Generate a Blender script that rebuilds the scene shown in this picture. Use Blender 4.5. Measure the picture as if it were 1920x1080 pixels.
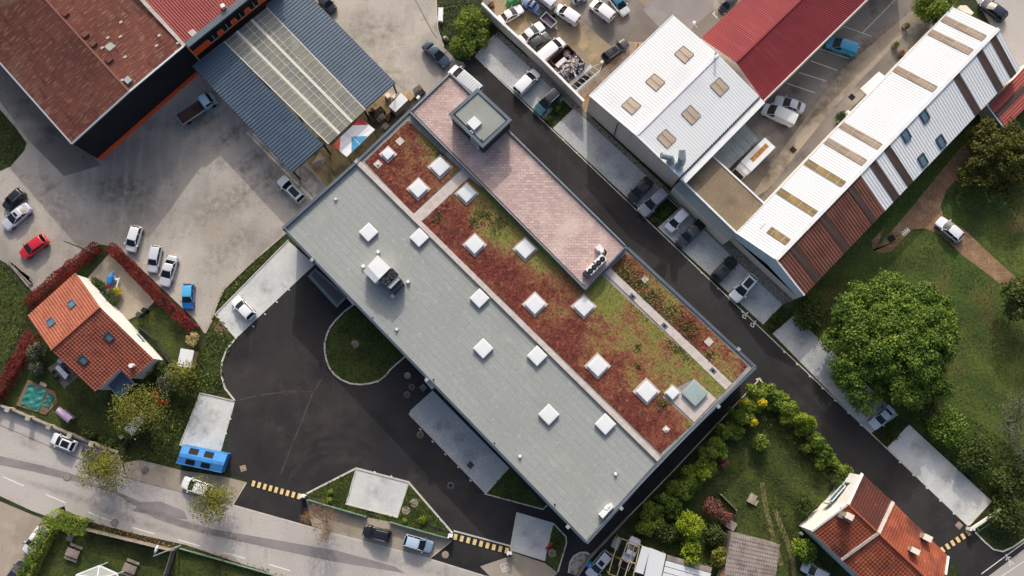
import bpy, bmesh, math, random
import numpy as np
from mathutils import Vector, Matrix
R = math.radians
for _o in list(bpy.data.objects): bpy.data.objects.remove(_o)
SC = bpy.context.scene
COL = SC.collection
random.seed(7); RNG = np.random.default_rng(7)

# ---------------------------------------------------------------- camera, sky, sun, exposure
FOC, TILT, CAMH = 1500.0, R(8.65), 125.6          # focal length in photo pixels, tilt from straight down, height in metres
SUN_EL = R(27.5)
cam_d = bpy.data.cameras.new('camera'); cam = bpy.data.objects.new('camera', cam_d); COL.objects.link(cam)
cam.location = (0, 0, CAMH); cam.rotation_euler = (TILT, 0, 0)
cam_d.sensor_fit = 'HORIZONTAL'; cam_d.angle = 2*math.atan(960/FOC); cam_d.clip_end = 3000; cam_d.clip_start = 1
SC.camera = cam
wd = bpy.data.worlds.new('World'); SC.world = wd; wd.use_nodes = True
nt = wd.node_tree; bg = nt.nodes['Background']
sky = nt.nodes.new('ShaderNodeTexSky'); sky.sky_type = 'NISHITA'; sky.sun_disc = False
sky.sun_elevation = SUN_EL; sky.sun_rotation = 0.0; sky.dust_density = 9.5; sky.ozone_density = 2.2
nt.links.new(sky.outputs[0], bg.inputs[0]); bg.inputs[1].default_value = 0.15
sl = bpy.data.lights.new('sun', 'SUN'); sl.energy = 2.0; sl.angle = R(0.6); sl.color = (1.0, 0.97, 0.93)
so = bpy.data.objects.new('sun', sl); COL.objects.link(so); so.location = (0, 60, 90)
so.rotation_euler = (-(math.pi/2 - SUN_EL), 0, 0)
SC.view_settings.view_transform = 'Standard'; SC.view_settings.look = 'None'
SC.view_settings.gamma = 1.0; SC.view_settings.exposure = 0.16
SC.render.engine = 'CYCLES'
SC.cycles.max_bounces = 6; SC.cycles.transparent_max_bounces = 8

# ---------------------------------------------------------------- measuring: where the ray through a photo point meets height z
_c, _s = math.cos(TILT), math.sin(TILT)
def W(u, v, z=0.0):
    x = (u-960)/FOC; y = (540-v)/FOC
    k = (CAMH-z)/(_c - y*_s)
    return Vector((k*x, k*(y*_c+_s), z))
def WS(pts, z=0.0): return [W(u, v, z) for u, v in pts]

# ---------------------------------------------------------------- mesh helper
class MB:
    def __init__(self): self.v = []; self.f = []; self.uv = []; self.m = []
    def face(self, pts, uv=None, m=0):
        i = len(self.v); self.v += [tuple(p) for p in pts]
        self.f.append(list(range(i, i+len(pts)))); self.uv.append(uv); self.m.append(m)
    def prism(self, pts, z0, z1, m=0, mt=None, bottom=False):
        p = [Vector((q[0], q[1])) for q in pts]
        a = sum(p[i].x*p[(i+1) % len(p)].y - p[(i+1) % len(p)].x*p[i].y for i in range(len(p)))
        if a < 0: p.reverse()
        self.face([(q.x, q.y, z1) for q in p], [(q.x, q.y) for q in p], m if mt is None else mt)
        if bottom: self.face([(q.x, q.y, z0) for q in reversed(p)], None, m)
        for i in range(len(p)):
            a, b = p[i], p[(i+1) % len(p)]; L = (b-a).length
            self.face([(a.x, a.y, z0), (b.x, b.y, z0), (b.x, b.y, z1), (a.x, a.y, z1)], [(0, z0), (L, z0), (L, z1), (0, z1)], m)
        return self
    def box(self, c, sx, sy, z0, z1, rot=0, m=0, mt=None):
        ca, sa = math.cos(rot), math.sin(rot)
        p = [(c[0]+x*ca-y*sa, c[1]+x*sa+y*ca) for x, y in ((-sx/2, -sy/2), (sx/2, -sy/2), (sx/2, sy/2), (-sx/2, sy/2))]
        return self.prism(p, z0, z1, m, mt, True)
    def bar(self, a, b, w, h=None, m=0):              # square bar between two 3-D points
        a = Vector(a); b = Vector(b); h = h or w; d = (b-a)
        if d.length < 1e-6: return self
        d.normalize(); s = d.cross(Vector((0, 0, 1)))
        s = Vector((1, 0, 0)) if s.length < 1e-3 else s.normalized()
        n = s.cross(d).normalized(); s = s*w/2; n = n*h/2
        q = [a-s-n, a+s-n, a+s+n, a-s+n, b-s-n, b+s-n, b+s+n, b-s+n]
        for ix in ((0, 1, 5, 4), (1, 2, 6, 5), (2, 3, 7, 6), (3, 0, 4, 7), (3, 2, 1, 0), (4, 5, 6, 7)):
            self.face([q[k] for k in ix], None, m)
        return self
    def tube(self, path, rad, n=7, m=0):
        path = [Vector(p) for p in path]
        if not hasattr(rad, '__len__'): rad = [rad]*len(path)
        rings = []
        for i, p in enumerate(path):
            d = (path[min(i+1, len(path)-1)]-path[max(i-1, 0)]).normalized()
            s = d.cross(Vector((0, 0, 1))); s = Vector((1, 0, 0)) if s.length < 1e-3 else s.normalized()
            t = d.cross(s).normalized()
            rings.append([p+(s*math.cos(2*math.pi*k/n)+t*math.sin(2*math.pi*k/n))*rad[i] for k in range(n)])
        for a, b in zip(rings[:-1], rings[1:]):
            for k in range(n): self.face([a[k], a[(k+1) % n], b[(k+1) % n], b[k]], None, m)
        self.face(rings[0][::-1], None, m); self.face(rings[-1], None, m)
        return self
    def cyl(self, c, r, z0, z1, n=16, m=0, r2=None):
        r2 = r if r2 is None else r2
        a = [(c[0]+r*math.cos(2*math.pi*k/n), c[1]+r*math.sin(2*math.pi*k/n), z0) for k in range(n)]
        b = [(c[0]+r2*math.cos(2*math.pi*k/n), c[1]+r2*math.sin(2*math.pi*k/n), z1) for k in range(n)]
        for k in range(n): self.face([a[k], a[(k+1) % n], b[(k+1) % n], b[k]], None, m)
        self.face(b, [(p[0], p[1]) for p in b], m); self.face(a[::-1], None, m); return self
    def ribbon(self, path, w, z0, z1, closed=False, m=0):
        p = [Vector((q[0], q[1])) for q in path]; n = len(p); L = []; Rr = []
        for i in range(n):
            if closed: a, b = p[i-1], p[(i+1) % n]
            else: a, b = p[max(i-1, 0)], p[min(i+1, n-1)]
            d1 = (p[i]-a); d2 = (b-p[i])
            d1 = d1.normalized() if d1.length > 1e-6 else d2.normalized()
            d2 = d2.normalized() if d2.length > 1e-6 else d1
            t = (d1+d2).normalized(); nn = Vector((-t.y, t.x)); k = max(0.35, nn.dot(Vector((-d1.y, d1.x))))
            L.append(p[i]+nn*w/2/k); Rr.append(p[i]-nn*w/2/k)
        rng = range(n) if closed else range(n-1); acc = 0
        for i in rng:
            j = (i+1) % n; l = (p[j]-p[i]).length
            a, b, c, d = Rr[i], Rr[j], L[j], L[i]
            self.face([(a.x, a.y, z1), (b.x, b.y, z1), (c.x, c.y, z1), (d.x, d.y, z1)], [(acc, 0), (acc+l, 0), (acc+l, w), (acc, w)], m)
            if z1-z0 > 0.004:
                self.face([(a.x, a.y, z0), (b.x, b.y, z0), (b.x, b.y, z1), (a.x, a.y, z1)], None, m)
                self.face([(c.x, c.y, z0), (d.x, d.y, z0), (d.x, d.y, z1), (c.x, c.y, z1)], None, m)
            acc += l
        if not closed and z1-z0 > 0.004:
            for i in (0, n-1): self.face([(L[i].x, L[i].y, z0), (Rr[i].x, Rr[i].y, z0), (Rr[i].x, Rr[i].y, z1), (L[i].x, L[i].y, z1)], None, m)
        return self
    def corr(self, p0, p1, p2, p3, pitch=0.4, amp=0.04, m=0, kind='sin', rows=1):
        """ribbed sheet: ribs run p0->p3 (and p1->p2), spaced along p0->p1"""
        p0, p1, p2, p3 = [Vector(q) for q in (p0, p1, p2, p3)]
        n = (p1-p0).cross(p3-p0).normalized()
        if n.z < 0: n = -n
        Lw = ((p1-p0).length+(p2-p3).length)/2; Lh = (p3-p0).length
        N = max(2, int(Lw/pitch))
        prof = [(0, 0), (.25, 1), (.5, 0), (.75, -1)] if kind == 'sin' else [(0, 0), (.12, 1), (.28, 1), (.40, 0)]
        st = [((i+a)/N, b) for i in range(N) for a, b in prof]+[(1.0, 0)]
        for (ta, ha), (tb, hb) in zip(st[:-1], st[1:]):
            for r in range(rows):
                s0, s1 = r/rows, (r+1)/rows
                def q(t, s, h): return (p0.lerp(p1, t)).lerp(p3.lerp(p2, t), s)+n*h*amp
                self.face([q(ta, s0, ha), q(tb, s0, hb), q(tb, s1, hb), q(ta, s1, ha)],
                          [(ta*Lw, s0*Lh), (tb*Lw, s0*Lh), (tb*Lw, s1*Lh), (ta*Lw, s1*Lh)], m)
        return self
    def tiles(self, p0, p1, p2, p3, pu=0.3, pv=0.36, amp=0.035, step=0.04, m=0):
        """pantile slope: p0->p1 along the eave, p3/p2 at the ridge; rows step down like real courses"""
        p0, p1, p2, p3 = [Vector(q) for q in (p0, p1, p2, p3)]
        n = (p1-p0).cross(p3-p0).normalized()
        if n.z < 0: n = -n
        Lw = ((p1-p0).length+(p2-p3).length)/2; Lh = ((p3-p0).length+(p2-p1).length)/2
        N = max(2, int(Lw/pu)); M_ = max(2, int(Lh/pv))
        prof = [(0, 0), (.3, 1), (.6, 0)]
        st = [((i+a)/N, b) for i in range(N) for a, b in prof]+[(1.0, 0)]
        for r in range(M_):
            s0, s1 = r/M_, (r+1)/M_
            for (ta, ha), (tb, hb) in zip(st[:-1], st[1:]):
                def q(t, s, h): return (p0.lerp(p1, t)).lerp(p3.lerp(p2, t), s)+n*h
                a0, b0 = ha*amp+step, hb*amp+step
                u = [(ta*Lw, s0*Lh), (tb*Lw, s0*Lh), (tb*Lw, s1*Lh), (ta*Lw, s1*Lh)]
                self.face([q(ta, s0, a0), q(tb, s0, b0), q(tb, s1, hb*amp), q(ta, s1, ha*amp)], u, m)
                self.face([q(ta, s0, a0-step*1.2), q(tb, s0, b0-step*1.2), q(tb, s0, b0), q(ta, s0, a0)], u, m)
        return self
    def mesh(self, name, mats, smooth=False, off=(0, 0, 0)):
        me = bpy.data.meshes.new(name); o = Vector(off)
        me.from_pydata([tuple(Vector(p)-o) for p in self.v], [], self.f)
        for mt in mats: me.materials.append(mt)
        me.polygons.foreach_set('material_index', self.m)
        if any(u is not None for u in self.uv):
            ul = me.uv_layers.new(name='UVMap'); dat = []
            for f, u in zip(self.f, self.uv):
                dat += [c for q in (u if u is not None else [(0, 0)]*len(f)) for c in q[:2]]
            ul.data.foreach_set('uv', dat)
        if smooth: me.polygons.foreach_set('use_smooth', [True]*len(me.polygons))
        me.update(); return me
    def build(self, name, mats, parent=None, smooth=False, weld=False):
        if not isinstance(mats, (list, tuple)): mats = [mats]
        off = (0, 0, 0)
        p = parent
        while p is not None: off = Vector(off)+p.location; p = p.parent
        origin = Vector((0, 0, 0))
        me = self.mesh(name, mats, smooth, Vector(off)+origin)
        if weld:
            bm = bmesh.new(); bm.from_mesh(me); bmesh.ops.remove_doubles(bm, verts=bm.verts, dist=0.0005)
            bmesh.ops.recalc_face_normals(bm, faces=bm.faces); bm.to_mesh(me); bm.free()
        ob = bpy.data.objects.new(name, me); COL.objects.link(ob)
        if parent is not None: ob.parent = parent
        return ob

def tag(o, label, cat, group=None, kind=None):
    o['label'] = label; o['category'] = cat
    if group: o['group'] = group
    if kind: o['kind'] = kind
    return o
def thing(name, label, cat, loc, group=None):
    o = bpy.data.objects.new(name, None); COL.objects.link(o); o.location = loc; o.empty_display_size = 0.5
    return tag(o, label, cat, group)
def single(name, mb, mats, label, cat, loc=None, group=None, kind=None, smooth=False):
    """a thing that is one mesh, its origin at its base"""
    if loc is None:
        a = np.array(mb.v); loc = Vector(((a[:, 0].min()+a[:, 0].max())/2, (a[:, 1].min()+a[:, 1].max())/2, a[:, 2].min()))
    if not isinstance(mats, (list, tuple)): mats = [mats]
    o = bpy.data.objects.new(name, mb.mesh(name, mats, smooth, loc)); COL.objects.link(o); o.location = loc
    return tag(o, label, cat, group, kind)
def struct(name, mb, mats, label):
    o = mb.build(name, mats); o['kind'] = 'structure'; o['label'] = label; o['category'] = name.replace('_', ' '); return o
def centre(pts): return sum((Vector(p) for p in pts), Vector((0, 0, 0)))/len(pts)
def ground_of(pts):
    c = centre(pts); return Vector((c.x, c.y, 0))

# ---------------------------------------------------------------- materials
def lin(c):
    return tuple(((x/255)/12.92 if x/255 <= .04045 else ((x/255+.055)/1.055)**2.4) for x in c)+(1.0,)
def mat(name, col, layers=(), rough=0.85, bump=0.0, bscale=8.0, metal=0.0, spec=0.3, coat=0.0, uv=False, speck=0.0, sscale=12.0,
        pattern=None, island=0.0, alpha=1.0, transl=0.0, emit=None):
    """layers: (colour, scale, low, high, strength[, (stretch x, y, z)]) laid over the base colour with noise"""
    m = bpy.data.materials.new(name); m.use_nodes = True; n = m.node_tree.nodes; l = m.node_tree.links
    b = n['Principled BSDF']; b.inputs['Roughness'].default_value = rough; b.inputs['Metallic'].default_value = metal
    b.inputs['Specular IOR Level'].default_value = spec
    if coat: b.inputs['Coat Weight'].default_value = coat; b.inputs['Coat Roughness'].default_value = 0.06
    tc = n.new('ShaderNodeTexCoord'); co = tc.outputs['UV' if uv else 'Object']
    rgb = n.new('ShaderNodeRGB'); rgb.outputs[0].default_value = lin(col); cur = rgb.outputs[0]
    def mix(fac, a, bcol, blend='MIX'):
        x = n.new('ShaderNodeMix'); x.data_type = 'RGBA'; x.blend_type = blend
        if isinstance(fac, float): x.inputs[0].default_value = fac
        else: l.new(fac, x.inputs[0])
        l.new(a, x.inputs[6])
        if isinstance(bcol, tuple): x.inputs[7].default_value = bcol
        else: l.new(bcol, x.inputs[7])
        return x.outputs[2]
    def noise(scale, detail=5.0, stretch=None, seed=0.0):
        t = n.new('ShaderNodeTexNoise'); t.inputs['Scale'].default_value = scale; t.inputs['Detail'].default_value = detail
        mp = n.new('ShaderNodeMapping'); l.new(co, mp.inputs[0]); mp.inputs['Location'].default_value = (seed*7.3, seed*3.1, 0)
        if stretch:
            mp.inputs['Scale'].default_value = stretch[:3]
            if len(stretch) > 3: mp.inputs['Rotation'].default_value = (0, 0, stretch[3])
        l.new(mp.outputs[0], t.inputs['Vector']); return t.outputs[0]
    def rng(x, lo, hi, a=0.0, c=1.0):
        r = n.new('ShaderNodeMapRange'); l.new(x, r.inputs[0]); r.inputs[1].default_value = lo; r.inputs[2].default_value = hi
        r.inputs[3].default_value = a; r.inputs[4].default_value = c; return r.outputs[0]
    hb = None
    if pattern:
        kind, c2, bw, bh, mort, fac, ofs = pattern
        t = n.new('ShaderNodeTexBrick'); l.new(co, t.inputs['Vector']); t.offset = ofs
        t.inputs['Scale'].default_value = 1.0; t.inputs['Brick Width'].default_value = bw; t.inputs['Row Height'].default_value = bh
        t.inputs['Mortar Size'].default_value = mort; t.inputs['Mortar Smooth'].default_value = 0.2; t.inputs['Bias'].default_value = 0.0
        t.inputs['Color1'].default_value = lin(col); t.inputs['Color2'].default_value = lin(kind); t.inputs['Mortar'].default_value = lin(c2)
        cur = t.outputs[0]
    for i, ly in enumerate(layers):
        c2, sc, lo, hi, st = ly[:5]
        f = rng(noise(sc, 6.0, ly[5] if len(ly) > 5 else None, i+1.0), lo, hi, 0.0, st)
        cur = mix(f, cur, lin(c2))
    if island:
        g = n.new('ShaderNodeNewGeometry'); f = rng(g.outputs['Random Per Island'], 0, 1, 1-island, 1+island)
        h = n.new('ShaderNodeHueSaturation'); l.new(cur, h.inputs['Color']); l.new(f, h.inputs['Value'])
        f2 = rng(g.outputs['Random Per Island'], 0, 1, 0.52, 0.48); l.new(f2, h.inputs['Hue']); cur = h.outputs[0]
    if speck:
        f = rng(noise(sscale, 2.0, None, 9.0), .3, .7, 1-speck, 1+speck)
        h = n.new('ShaderNodeHueSaturation'); l.new(cur, h.inputs['Color']); l.new(f, h.inputs['Value']); cur = h.outputs[0]
    l.new(cur, b.inputs['Base Color'])
    if bump:
        bn = n.new('ShaderNodeBump'); bn.inputs['Strength'].default_value = bump; bn.inputs['Distance'].default_value = 0.05
        l.new(noise(bscale, 4.0), bn.inputs['Height']); l.new(bn.outputs[0], b.inputs['Normal'])
    out = n['Material Output']; sh = b.outputs[0]
    if transl:
        t = n.new('ShaderNodeBsdfTranslucent'); l.new(cur, t.inputs[0]); x = n.new('ShaderNodeMixShader'); x.inputs[0].default_value = transl
        l.new(sh, x.inputs[1]); l.new(t.outputs[0], x.inputs[2]); sh = x.outputs[0]
    if alpha < 1:
        t = n.new('ShaderNodeBsdfTransparent'); x = n.new('ShaderNodeMixShader'); x.inputs[0].default_value = alpha
        l.new(t.outputs[0], x.inputs[1]); l.new(sh, x.inputs[2]); sh = x.outputs[0]
    l.new(sh, out.inputs['Surface'])
    return m

X = {}
X['earth'] = mat('earth_grass', (52, 62, 28), [((62, 60, 36), .12, .48, .70, .7), ((34, 44, 20), .5, .4, .6, .7), ((78, 72, 46), 1.4, .62, .8, .5)], bump=.9, bscale=3, speck=.35, sscale=2.6)
X['lawn'] = mat('lawn_grass', (62, 74, 29), [((84, 90, 36), .10, .45, .68, .8), ((34, 46, 19), .35, .42, .66, .8), ((84, 80, 48), .28, .6, .8, .6)], bump=.9, bscale=3, speck=.4, sscale=2.6)
X['field'] = mat('field_grass', (66, 84, 32), [((96, 104, 44), .06, .42, .66, .8), ((44, 60, 24), .22, .42, .66, .8), ((112, 92, 56), .16, .56, .80, .75)], bump=.9, bscale=3, speck=.4, sscale=2.6)
X['dirt'] = mat('reddish_dirt', (146, 115, 88), [((116, 88, 66), .2, .4, .65, .8), ((174, 148, 118), .5, .5, .7, .6)], bump=.6, bscale=4, speck=.28, sscale=3)
X['yard'] = mat('worn_yard_asphalt', (184, 176, 166), [((164, 157, 148), .05, .42, .6, .8), ((196, 188, 176), .11, .5, .68, .7), ((134, 125, 116), .30, .58, .76, .6), ((158, 143, 121), .09, .55, .7, .5), ((140, 134, 127), .045, .48, .58, .8), ((192, 183, 170), .7, .50, .70, .35, (1, .14, 1, R(-38))), ((134, 127, 118), .40, .56, .74, .5, (1, .3, 1, R(-42))), ((118, 109, 100), .22, .60, .74, .6), ((112, 106, 99), 1.1, .62, .74, .5), ((200, 191, 178), 1.6, .66, .74, .4)], rough=.95, bump=.3, bscale=7, speck=.13, sscale=4.5)
X['yard_b'] = mat('patched_yard_asphalt', (140, 133, 126), [((114, 108, 103), .07, .42, .56, .85), ((172, 162, 150), .13, .55, .68, .8), ((88, 82, 78), .25, .58, .70, .8), ((70, 66, 62), 1.1, .66, .74, .6)], rough=.95, bump=.3, bscale=7, speck=.13, sscale=4.5)
X['junk'] = mat('dusty_yellow_earth', (164, 146, 116), [((120, 108, 70), .18, .5, .66, .8), ((146, 132, 120), .1, .45, .6, .8), ((96, 92, 46), .5, .60, .74, .7), ((186, 164, 130), .6, .55, .7, .6)], rough=.95, bump=.4, bscale=6, speck=.14, sscale=7)
X['ochre'] = mat('stained_ochre_concrete', (150, 132, 96), [((98, 84, 62), .35, .45, .62, .9), ((176, 160, 124), .8, .55, .7, .6)], rough=.9, speck=.15, sscale=6)
X['asphalt'] = mat('fresh_dark_asphalt', (44, 43, 45), [((60, 57, 56), .06, .42, .62, .9), ((36, 35, 37), .15, .5, .65, .7), ((78, 71, 68), .22, .60, .78, .6), ((96, 90, 86), 1.8, .70, .76, .4), ((74, 68, 66), .8, .62, .78, .5, (1, .1, 1))], rough=.9, bump=.25, bscale=7, speck=.22, sscale=4)
X['street'] = mat('grey_street_asphalt', (184, 178, 172), [((168, 162, 157), .08, .42, .62, .8), ((186, 179, 172), .3, .55, .7, .6), ((140, 135, 132), .7, .62, .78, .6, (1, .2, 1))], rough=.95, bump=.25, bscale=7, speck=.11, sscale=4.5)
X['street_dark'] = mat('older_street_asphalt', (136, 131, 130), [((150, 145, 142), .3, .45, .65, .8)], rough=.95, bump=.2, bscale=14, speck=.10, sscale=9)
X['pave'] = mat('beige_pavement', (165, 153, 138), [((140, 128, 112), .15, .45, .65, .8), ((182, 172, 158), .5, .55, .7, .5), ((120, 110, 96), 1.5, .62, .76, .5, (1, .2, 1))], rough=.95, speck=.10, sscale=8, bump=.15)
X['pad'] = mat('pale_parking_concrete', (202, 203, 200), [((184, 187, 187), .18, .45, .62, .8), ((216, 216, 212), .4, .52, .68, .7), ((160, 164, 166), .6, .60, .74, .6), ((146, 148, 148), 2.0, .64, .74, .5)], rough=.9, speck=.08, sscale=4, bump=.1, bscale=12)
X['pad_b'] = mat('grey_grass_paver', (186, 187, 185), [((166, 170, 172), .15, .45, .62, .8), ((204, 202, 196), .3, .54, .68, .7), ((148, 152, 154), .5, .60, .74, .6)], rough=.9, speck=.16, sscale=3.5, bump=.15, bscale=12)
X['kerb'] = mat('kerb_concrete', (204, 198, 186), [((178, 170, 156), .8, .5, .7, .7)], rough=.9, speck=.05)
X['gravel'] = mat('grey_gravel', (140, 132, 120), [((96, 90, 80), 2.0, .5, .62, .8), ((176, 168, 156), 3.5, .55, .66, .8)], rough=.95, speck=.3, sscale=7, bump=.5, bscale=9)
X['rubble'] = mat('pale_rubble', (176, 168, 156), [((112, 104, 94), 1.2, .48, .6, .8), ((86, 84, 66), .7, .58, .7, .7)], rough=.95, speck=.3, sscale=5, bump=.6, bscale=6)
X['white_paint'] = mat('white_road_paint', (224, 222, 216), [((180, 176, 170), 1.5, .55, .7, .7)], rough=.7)
X['yellow_paint'] = mat('yellow_hump_paint', (232, 202, 142), [((212, 178, 116), 2, .5, .7, .7)], rough=.6)
X['felt'] = mat('grey_roof_felt', (157, 161, 158), [((148, 152, 149), .10, .45, .62, .6), ((172, 170, 158), .13, .60, .74, .5), ((140, 142, 138), .35, .62, .74, .5, (.25, 1, 1)), ((178, 178, 172), 1.1, .58, .70, .5), ((128, 130, 128), 1.6, .68, .75, .5)], rough=.9, uv=True, speck=.07, sscale=4, pattern=((153, 157, 154), (124, 128, 127), 6.0, 1.0, .022, 1, .37))
X['felt_plain'] = mat('grey_roof_membrane', (150, 154, 148), [((136, 141, 138), .3, .45, .62, .7)], rough=.9, speck=.06)
X['steel'] = mat('blue_grey_steel', (98, 110, 119), [((84, 96, 106), .4, .4, .6, .6)], rough=.45, metal=.2, spec=.5)
X['steel_l'] = mat('pale_galvanised_steel', (176, 184, 188), rough=.4, metal=.4, spec=.5)
X['steel_d'] = mat('dark_grey_cladding', (48, 51, 57), [((40, 43, 49), .5, .4, .6, .6)], rough=.55, spec=.4)
X['wall_o'] = mat('office_cladding', (74, 80, 88), rough=.5, spec=.4)
X['paver'] = mat('pink_roof_pavers', (206, 184, 177), [((188, 164, 158), .10, .42, .6, .6), ((214, 198, 188), .22, .52, .68, .6), ((164, 142, 137), .35, .60, .75, .6)], rough=.9, uv=True, speck=.10, sscale=2.5, pattern=((180, 152, 147), (150, 128, 124), .85, .42, .03, 1, .5))
X['path'] = mat('pale_roof_gravel', (202, 192, 184), [((182, 170, 162), 1.2, .45, .6, .6)], rough=.95, speck=.13, sscale=9, bump=.3, bscale=10)
X['path_d'] = mat('grey_roof_gravel', (158, 154, 152), [((138, 133, 131), 1.2, .45, .6, .7)], rough=.95, speck=.14, sscale=9, bump=.3)
X['sky_w'] = mat('white_dome_acrylic', (226, 229, 231), rough=.35, spec=.4)
X['white'] = mat('white_painted_metal', (234, 236, 236), [((222, 224, 224), .8, .45, .6, .6)], rough=.5)
X['hatch'] = mat('pale_green_hatch_glass', (158, 176, 174), [((140, 160, 158), .8, .45, .62, .7)], rough=.25, spec=.5)
X['black'] = mat('black_plastic', (24, 24, 27), rough=.5)
X['darkgrey'] = mat('dark_grey_metal', (70, 75, 80), rough=.5, metal=.3)
X['brown_roof'] = mat('weathered_brown_sheet', (124, 74, 64), [((106, 60, 54), .12, .42, .6, .8), ((136, 80, 66), .5, .5, .7, .6), ((160, 130, 104), 1.0, .57, .63, .8, (4.2, .55, 1)), ((142, 104, 84), .9, .56, .62, .6, (3.4, .40, 1)), ((84, 46, 42), .8, .58, .66, .7, (.3, 1.2, 1)), ((136, 120, 100), .12, .60, .72, .5)], rough=.8, uv=True)
X['red_roof'] = mat('faded_red_sheet', (154, 76, 70), [((136, 64, 60), .3, .42, .6, .6)], rough=.7, uv=True)
X['barn_roof'] = mat('deep_red_sheet', (148, 58, 62), [((134, 50, 55), .2, .42, .6, .6), ((170, 84, 84), .6, .58, .72, .4, (2, .2, 1))], rough=.6, uv=True)
X['black_clad'] = mat('near_black_cladding', (32, 34, 41), rough=.5, spec=.3)
X['orange'] = mat('orange_cladding', (246, 96, 46), rough=.5)
X['blue_roof'] = mat('slate_blue_sheet', (84, 101, 117), [((72, 89, 106), .15, .42, .6, .7), ((98, 104, 120), .4, .6, .7, .5, (.5, 2, 1))], rough=.45, metal=.1, uv=True, spec=.4)
X['clear_sheet'] = mat('cloudy_clear_sheet', (172, 170, 156), [((146, 150, 146), .3, .42, .6, .9), ((184, 180, 164), .8, .55, .7, .6)], rough=.4, uv=True, alpha=.58)
X['pale_line'] = mat('pale_glazing_bar', (214, 212, 198), rough=.6)
X['white_roof'] = mat('white_sheet_roof', (222, 225, 226), [((210, 214, 216), .12, .45, .65, .6), ((192, 194, 192), .3, .62, .76, .5, (2, .2, 1))], rough=.5, uv=True)
X['grey_sheet'] = mat('translucent_grey_sheet', (160, 166, 160), [((138, 144, 140), .4, .45, .65, .7)], rough=.5, uv=True)
X['old_glass'] = mat('aged_fibreglass', (156, 138, 120), [((104, 88, 76), .8, .46, .60, .85, (4, .2, 1)), ((190, 174, 152), .9, .54, .66, .7, (5, .15, 1)), ((120, 104, 90), .5, .6, .72, .6)], rough=.7, uv=True)
X['roof_glass'] = mat('pale_beige_rooflight', (188, 170, 150), [((166, 148, 130), .6, .45, .62, .7, (3, .3, 1))], rough=.6, uv=True)
X['old_glass_y'] = mat('mossy_fibreglass', (142, 120, 80), [((104, 92, 70), .5, .42, .6, .8, (3, .3, 1)), ((176, 150, 84), .3, .52, .7, .7)], rough=.7, uv=True)
X['dark_strip'] = mat('dark_aged_strip', (78, 62, 58), [((54, 48, 44), .5, .42, .6, .8, (3, .3, 1)), ((110, 88, 74), .5, .62, .72, .5)], rough=.8, uv=True)
X['rust_roof'] = mat('rust_brown_sheet', (112, 72, 60), [((92, 56, 47), .3, .42, .6, .8), ((132, 92, 78), .5, .58, .72, .5, (3, .2, 1))], rough=.8, uv=True)
X['beige'] = mat('beige_render', (232, 214, 198), [((218, 198, 182), .3, .45, .65, .6), ((200, 182, 168), .5, .62, .76, .5, (2, 2, .3))], rough=.9)
X['cream'] = mat('cream_render', (236, 226, 208), [((220, 208, 190), .3, .45, .65, .6)], rough=.9)
X['wall_w'] = mat('white_render', (232, 230, 224), [((214, 210, 202), .5, .5, .7, .6)], rough=.9)
X['ltblue'] = mat('pale_blue_cladding', (220, 234, 240), [((200, 216, 226), .4, .45, .65, .6)], rough=.6, uv=True)
X['mossgravel'] = mat('brown_gravel_roof', (138, 122, 100), [((118, 104, 86), .25, .45, .62, .8), ((156, 140, 116), .6, .55, .7, .5)], rough=.95, speck=.2, sscale=6, bump=.4)
X['tile'] = mat('orange_clay_tile', (166, 99, 77), [((148, 85, 65), .5, .45, .62, .7), ((182, 118, 95), 1.0, .56, .7, .5)], rough=.8, uv=True, speck=.08, sscale=3)
X['tile_d'] = mat('darker_clay_tile', (146, 82, 65), [((122, 64, 51), .4, .45, .62, .7), ((164, 98, 78), 1.0, .56, .7, .5)], rough=.8, uv=True, speck=.10, sscale=3)  # darker version of the orange tile, for the lower slope of the house
X['tile_old'] = mat('weathered_red_tile', (150, 80, 58), [((104, 54, 46), .12, .47, .64, .8), ((178, 100, 70), .3, .52, .68, .7), ((186, 160, 128), 1.2, .65, .72, .6), ((66, 44, 40), .25, .56, .7, .7), ((120, 112, 80), .5, .64, .74, .5)], rough=.85, uv=True, speck=.12, sscale=4)
X['tile_dark'] = mat('soot_stained_tile', (92, 50, 43), [((70, 42, 38), .15, .42, .6, .9), ((160, 78, 50), .2, .58, .7, .8), ((180, 160, 130), 1.5, .68, .74, .6)], rough=.85, uv=True, speck=.12, sscale=4)
X['grey_tile'] = mat('grey_fibre_sheet', (148, 138, 132), [((118, 108, 104), .5, .45, .62, .8), ((172, 162, 154), 1, .55, .7, .6)], rough=.9, uv=True)
X['wood'] = mat('weathered_grey_wood', (150, 138, 130), [((120, 108, 100), .8, .45, .62, .8)], rough=.9)
X['wood_l'] = mat('pale_pallet_wood', (206, 178, 140), [((180, 150, 112), .8, .45, .62, .8)], rough=.9)
X['wood_d'] = mat('dark_brown_wood', (86, 64, 54), [((64, 48, 42), .8, .45, .62, .8)], rough=.9)
X['stone'] = mat('pale_stone', (176, 166, 150), [((142, 132, 118), .8, .45, .62, .8)], rough=.9)
X['green_metal'] = mat('green_painted_fence', (112, 136, 122), [((90, 114, 102), .8, .45, .62, .6)], rough=.6)
X['concrete_d'] = mat('stained_concrete', (132, 126, 118), [((106, 100, 94), .8, .45, .62, .8)], rough=.9)
X['iron'] = mat('cast_iron', (98, 86, 80), [((80, 70, 66), 2, .45, .62, .8)], rough=.7, metal=.3)
X['iron_l'] = mat('pale_cast_cover', (158, 142, 126), [((134, 118, 104), 2, .45, .62, .8)], rough=.8)
X['glass'] = mat('dark_car_glass', (22, 26, 30), rough=.08, spec=.6)
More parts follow.
